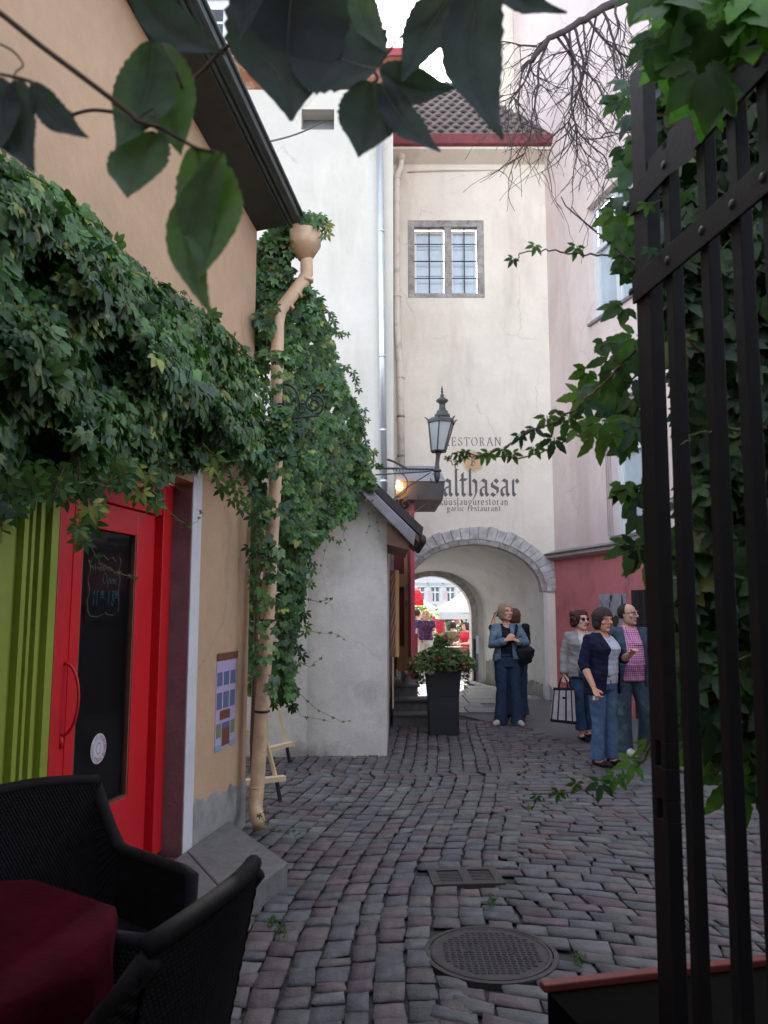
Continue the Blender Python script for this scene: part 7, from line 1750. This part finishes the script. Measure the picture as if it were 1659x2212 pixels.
# ---- curly haired woman with sunglasses and a striped bag
Z2 = gnd(1248, 1590)
curlyw = build_person('woman with dark red curly hair and sunglasses, in a grey beige blazer', (Z2.x, 10.05, 0), R(5),
    dict(yaw=22, head=V3((0, -.02, 1.475)), neck=V3((0, .01, 1.335)), chest=V3((0, 0, 1.18)), hip=V3((0, 0, .86)), sL=V3((.148, .01, 1.27)), sR=V3((-.148, .01, 1.27)), eL=V3((.20, .03, 1.03)), eR=V3((-.21, .03, 1.03)), wL=V3((.22, -.06, .84)), wR=V3((-.245, -.05, .80)),
         hL=V3((.085, 0, .83)), hR=V3((-.085, 0, .83)), kL=V3((.10, .04, .46)), kR=V3((-.05, -.03, .46)), aL=V3((.10, .12, .085)), aR=V3((-.03, -.02, .08)), fL=5, fR=12, bust=.03, belly=.02, curl=1.3),
    [toplayer('blouse', ivory, g=.014, hem=.86, sleeve=.1, sr=(.048, .046, .045, .045), neckdepth=.04, neckr=.07, solid=.002), trousers(jeans2 if False else clothm('dull_blue_jeans', (.035, .075, .14), stain=(.08, .14, .22), stain_scale=8, stain_amt=.6), r=(.098, .086, .064, .060, .072), hem=.13, seed=8),
     toplayer('blazer', beige, g=.020, hem=.78, sleeve=.97, sr=(.060, .056, .050, .045), open_w=(.015, .075, .10), bell=.022, neckr=.08, seed=9, solid=.006), shoes(shoeb, r=.033, low=True)],
    curly(h_red), glasses='sun', k=1.0, lips=(.50, .17, .16), skin=(.56, .34, .27))
hx = at(1216, 1488, 9.9)
bg_ = thing('striped_handbag', (hx.x, 9.88, at(1210, 1560, 9.88).z), 'white handbag with dark stripes held by the curly haired woman', 'handbag', rz=R(-8))
lz = at(1210, 1560, 9.88).z; H_ = at(1210, 1487, 9.88).z-lz; Wb = .165
stripem = clothm('bag_stripe', (.03, .018, .02)); bagw = clothm('bag_white_canvas', (.52, .50, .52))
obj('bag_body', MB().hexa([(-Wb, -.06, .02), (Wb*.85, -.06, -.01), (Wb*.85, .07, .0), (-Wb, .07, .02), (-Wb*.70, -.035, H_), (Wb*.78, -.035, H_-.01), (Wb*.78, .04, H_-.01), (-Wb*.7, .04, H_)]), bagw, bg_, local=True, bevel=.015)
def bagx(a, s): return (-Wb+(Wb*.85+Wb)*a)*(1-s)+(-Wb*.70+(Wb*.78+Wb*.70)*a)*s
for a0_, a1_ in ((0, .05), (.24, .30), (.56, .63), (.82, .87)):
    obj('stripe', MB().hexa([(bagx(a0_, 0), -.0635, .02), (bagx(a1_, 0), -.0635, .02), (bagx(a1_, 0), -.055, .02), (bagx(a0_, 0), -.055, .02), (bagx(a0_, 1), -.039, H_-.003), (bagx(a1_, 1), -.039, H_-.003), (bagx(a1_, 1), -.03, H_-.003), (bagx(a0_, 1), -.03, H_-.003)]), stripem, bg_, local=True)
obj('bag_base', MB().hexa([(-Wb-.004, -.066, .01), (Wb*.87, -.066, -.02), (Wb*.87, .075, -.01), (-Wb-.004, .075, .01), (-Wb*.99, -.0655, .045), (Wb*.86, -.0655, .02), (Wb*.86, .074, .02), (-Wb*.99, .074, .045)]), stripem, bg_, local=True, bevel=.01)
obj('top_band', MB().box(-Wb*.72, Wb*.80, -.041, .045, H_-.018, H_+.006), stripem, bg_, local=True)
obj('badge', MB().box(-.02, .02, -.052, -.048, H_*.70, H_*.76), stripem, bg_, local=True)
for y_ in (-.03, .03): obj('handle', MB().tube([V3((-.06, y_, H_-.01)), V3((-.03, y_, H_+.10)), V3((.0, y_*.5, H_+.17)), V3((.04, y_, H_+.10)), V3((.06, y_, H_-.01))], .007, 6), stripem, bg_, local=True, smooth=True)
# ---- woman in the navy cardigan, nearest
Z3 = gnd(1302, 1650)
def nav_extras(t, J, P_, k, HW):
    g = MB(); w_ = J['wR']; g.box(w_.x-.02, w_.x+.03, w_.y-.03, w_.y-.0, w_.z-.11, w_.z-.07); obj('paper', g, whitepaint, t, local=True)
build_person('woman in a long navy cardigan and blue jeans standing beside the man', (Z3.x, 8.42, 0), R(32),
    dict(yaw=-8, tilt=4, head=V3((0, -.035, 1.47)), neck=V3((0, .0, 1.33)), chest=V3((0, 0, 1.17)), hip=V3((0, .01, .86)), sL=V3((.142, .01, 1.262)), sR=V3((-.142, .03, 1.262)), eL=V3((.20, -.10, 1.06)), wL=V3((.14, -.27, 1.13)), handL=(V3((-.3, -.6, .4)), V3((0, .3, -1))), eR=V3((-.215, .05, 1.02)), wR=V3((-.235, -.10, .80)),
         hL=V3((.085, 0, .83)), hR=V3((-.085, 0, .83)), kL=V3((.085, .0, .46)), kR=V3((-.085, -.01, .46)), aL=V3((.09, -.01, .08)), aR=V3((-.085, .02, .08)), fL=4, fR=8, bust=.040, belly=.035, hipw=1.02, curl=.8),
    [toplayer('tee', whitet, g=.014, hem=.82, sleeve=.1, sr=(.048, .046, .045, .045), neckdepth=.05, neckr=.08, solid=.002), trousers(jeans2, r=(.096, .084, .068, .064, .072), hem=.07, seed=11),
     toplayer('cardigan', navyc, g=.021, hem=.72, sleeve=.62, sr=(.060, .058, .054, .050), open_w=(.02, .085, .11), bell=.02, neckr=.08, seed=12, solid=.005), shoes(shoeb, r=.034, low=True)],
    bob(h_dark, low=-.105, fringe=.045, wid=1.05, side=.058), k=1.02, extras=nav_extras, skin=(.47, .25, .18))
# ---- balding man in the gingham shirt
Z4 = gnd(1352, 1628)
def man_extras(t, J, P_, k, HW):
    g = MB(); g.tube([P_(V3(p)) for p in ((-.07, -.10, 1.38), (-.06, -.175, 1.26), (-.02, -.21, 1.20))], .0025, 5); g.tube([P_(V3(p)) for p in ((.07, -.10, 1.38), (.10, -.17, 1.26), (.10, -.20, 1.20))], .0025, 5)
    g.tube([P_(V3((-.03, -.215, 1.195))), P_(V3((.11, -.20, 1.195)))], .006, 5); obj('hanging_glasses', g, iron, t, local=True)
build_person('balding man with glasses in a teal blazer over a pink gingham shirt', (Z4.x+.05, 9.03, 0), R(8),
    dict(yaw=38, head=V3((0, -.02, 1.53)), neck=V3((0, .01, 1.385)), sL=V3((.185, .01, 1.315)), sR=V3((-.185, .01, 1.315)), eL=V3((.27, .03, 1.08)), eR=V3((-.27, .03, 1.08)), wL=V3((.26, -.10, .90)), wR=V3((-.24, -.08, .90)),
         hL=V3((.095, 0, .86)), hR=V3((-.095, 0, .86)), kL=V3((.16, -.04, .47)), kR=V3((-.09, -.02, .47)), aL=V3((.20, .10, .08)), aR=V3((-.08, -.02, .08)), fL=25, fR=14, bust=.0, belly=.055, shw=1.14, hipw=1.02, curl=.8),
    [toplayer('gingham_shirt', ging, g=.018, hem=.80, sleeve=.2, neckdepth=.02, neckr=.062, bell=.01, solid=.002), trousers(jeans3, r=(.108, .098, .082, .078, .084), hem=.04, seed=14),
     toplayer('blazer', tealj, g=.026, hem=.74, sleeve=.98, sr=(.072, .068, .060, .052), open_w=(.0, .085, .135), bell=.02, neckr=.085, seed=15, solid=.007), shoes(shoew, r=.043)],
    short_crop(h_black), glasses='clear', male=True, k=1.015, extras=man_extras, skin=(.43, .25, .19))
# ---- people on the square
def far_person(px, Y, label, hair, top, bot, rz=0, k=1.0, sit=False, arm=0, sleeve=.3):
    p = at(px, 1400, Y)
    pose = dict(yaw=random.uniform(-30, 30), eL=V3((.24, -.02+arm*-.1, 1.10)), eR=V3((-.24, .0, 1.10)), wL=V3((.22, -.10-arm*.15, .90+arm*.2)), wR=V3((-.2, -.1, .92)), kL=V3((.11, -.06, .47)), aL=V3((.12, .04, .08)))
    z = 0
    if sit:
        z = 0; pose.update(hip=V3((0, .1, .55)), chest=V3((0, .08, .85)), neck=V3((0, .06, 1.02)), head=V3((0, .03, 1.17)), sL=V3((.165, .06, .97)), sR=V3((-.165, .06, .97)), eL=V3((.22, -.02, .74)), eR=V3((-.22, -.02, .74)), wL=V3((.12, -.2, .72)), wR=V3((-.12, -.2, .72)), hL=V3((.09, .08, .52)), hR=V3((-.09, .08, .52)), kL=V3((.11, -.33, .5)), kR=V3((-.11, -.33, .5)), aL=V3((.11, -.30, .08)), aR=V3((-.11, -.30, .08)))
    hm = pose.get('hip', V3((0, 0, .9))).z
    build_person(label, (p.x, Y, z), R(rz), pose, [trousers(bot, top=hm+.09, seed=1), toplayer('top', top, g=.016, hem=hm, sleeve=sleeve, sr=(.066, .062, .058, .054)), shoes(shoew)], hair, k=k, vox=.011, group='people on the square')
cb = clothm('bright_blue', (.02, .06, .30)); cp = clothm('purple_print', (.07, .03, .08), stain=(.3, .15, .3), stain_scale=20, stain_amt=.7); cr = clothm('coral_red', (.55, .03, .06)); cw = clothm('pale_cotton', (.55, .52, .48)); cdk = clothm('charcoal', (.03, .03, .035)); cg = clothm('olive_print', (.12, .12, .06), stain=(.05, .08, .15), stain_scale=14, stain_amt=.9)
h_bl2 = hair_mat('light_blond', (.62, .40, .16))
far_person(904, 20.0, 'dark haired person in a bright blue top at the left edge of the arch view', short_crop(h_black), cb, cw, 150, .98, sleeve=.95)
far_person(921, 19.4, 'blond woman in a purple print blouse coming through the arch', bob(h_bl2), cp, cw, -12, .97, arm=1)
far_person(947, 26, 'person in a coral red top standing further off on the square', bob(h_brown), cr, cr, 30, 1.0)
far_person(926, 27.5, 'person in charcoal clothes half hidden behind the blond woman', short_crop(h_brown), cdk, cdk, 0, 1.02)
far_person(978, 21.6, 'dark haired guest in an olive print top seated with the back turned', bob(h_black, low=-.06), cg, cdk, 190, 1.0, sit=True)
far_person(1004, 21.0, 'guest in a coral scarf seated at the right jamb of the arch view', bob(h_dark), cr, cdk, -60, 1.0, sit=True)
far_person(968, 31, 'small distant guest in charcoal under the cream parasol', bob(h_brown), cdk, cdk, 20, 1.0)
far_person(956, 33, 'small distant person in pale clothes beside the railing', short_crop(h_brown), cw, cdk, 0, 1.0)
far_person(913, 34, 'small distant person in bright blue near the far railing', short_crop(h_dark), cb, cdk, 0, 1.0)
far_person(982, 34, 'small distant person in coral standing under the lettered parasol', bob(h_dark), cr, cdk, 0, 1.0)
# passers-by half hidden behind the gate
p = at(1480, 1500, 8.2)
tq = clothm('turquoise_top', (.01, .30, .42))
build_person('person in a turquoise top glimpsed through the bars of the gate', (p.x, 8.2, 0), R(30), dict(), [trousers(cdk, seed=2), toplayer('top', tq, g=.016, hem=.86, sleeve=.25), shoes(shoew)], bob(h_brown), vox=.009)
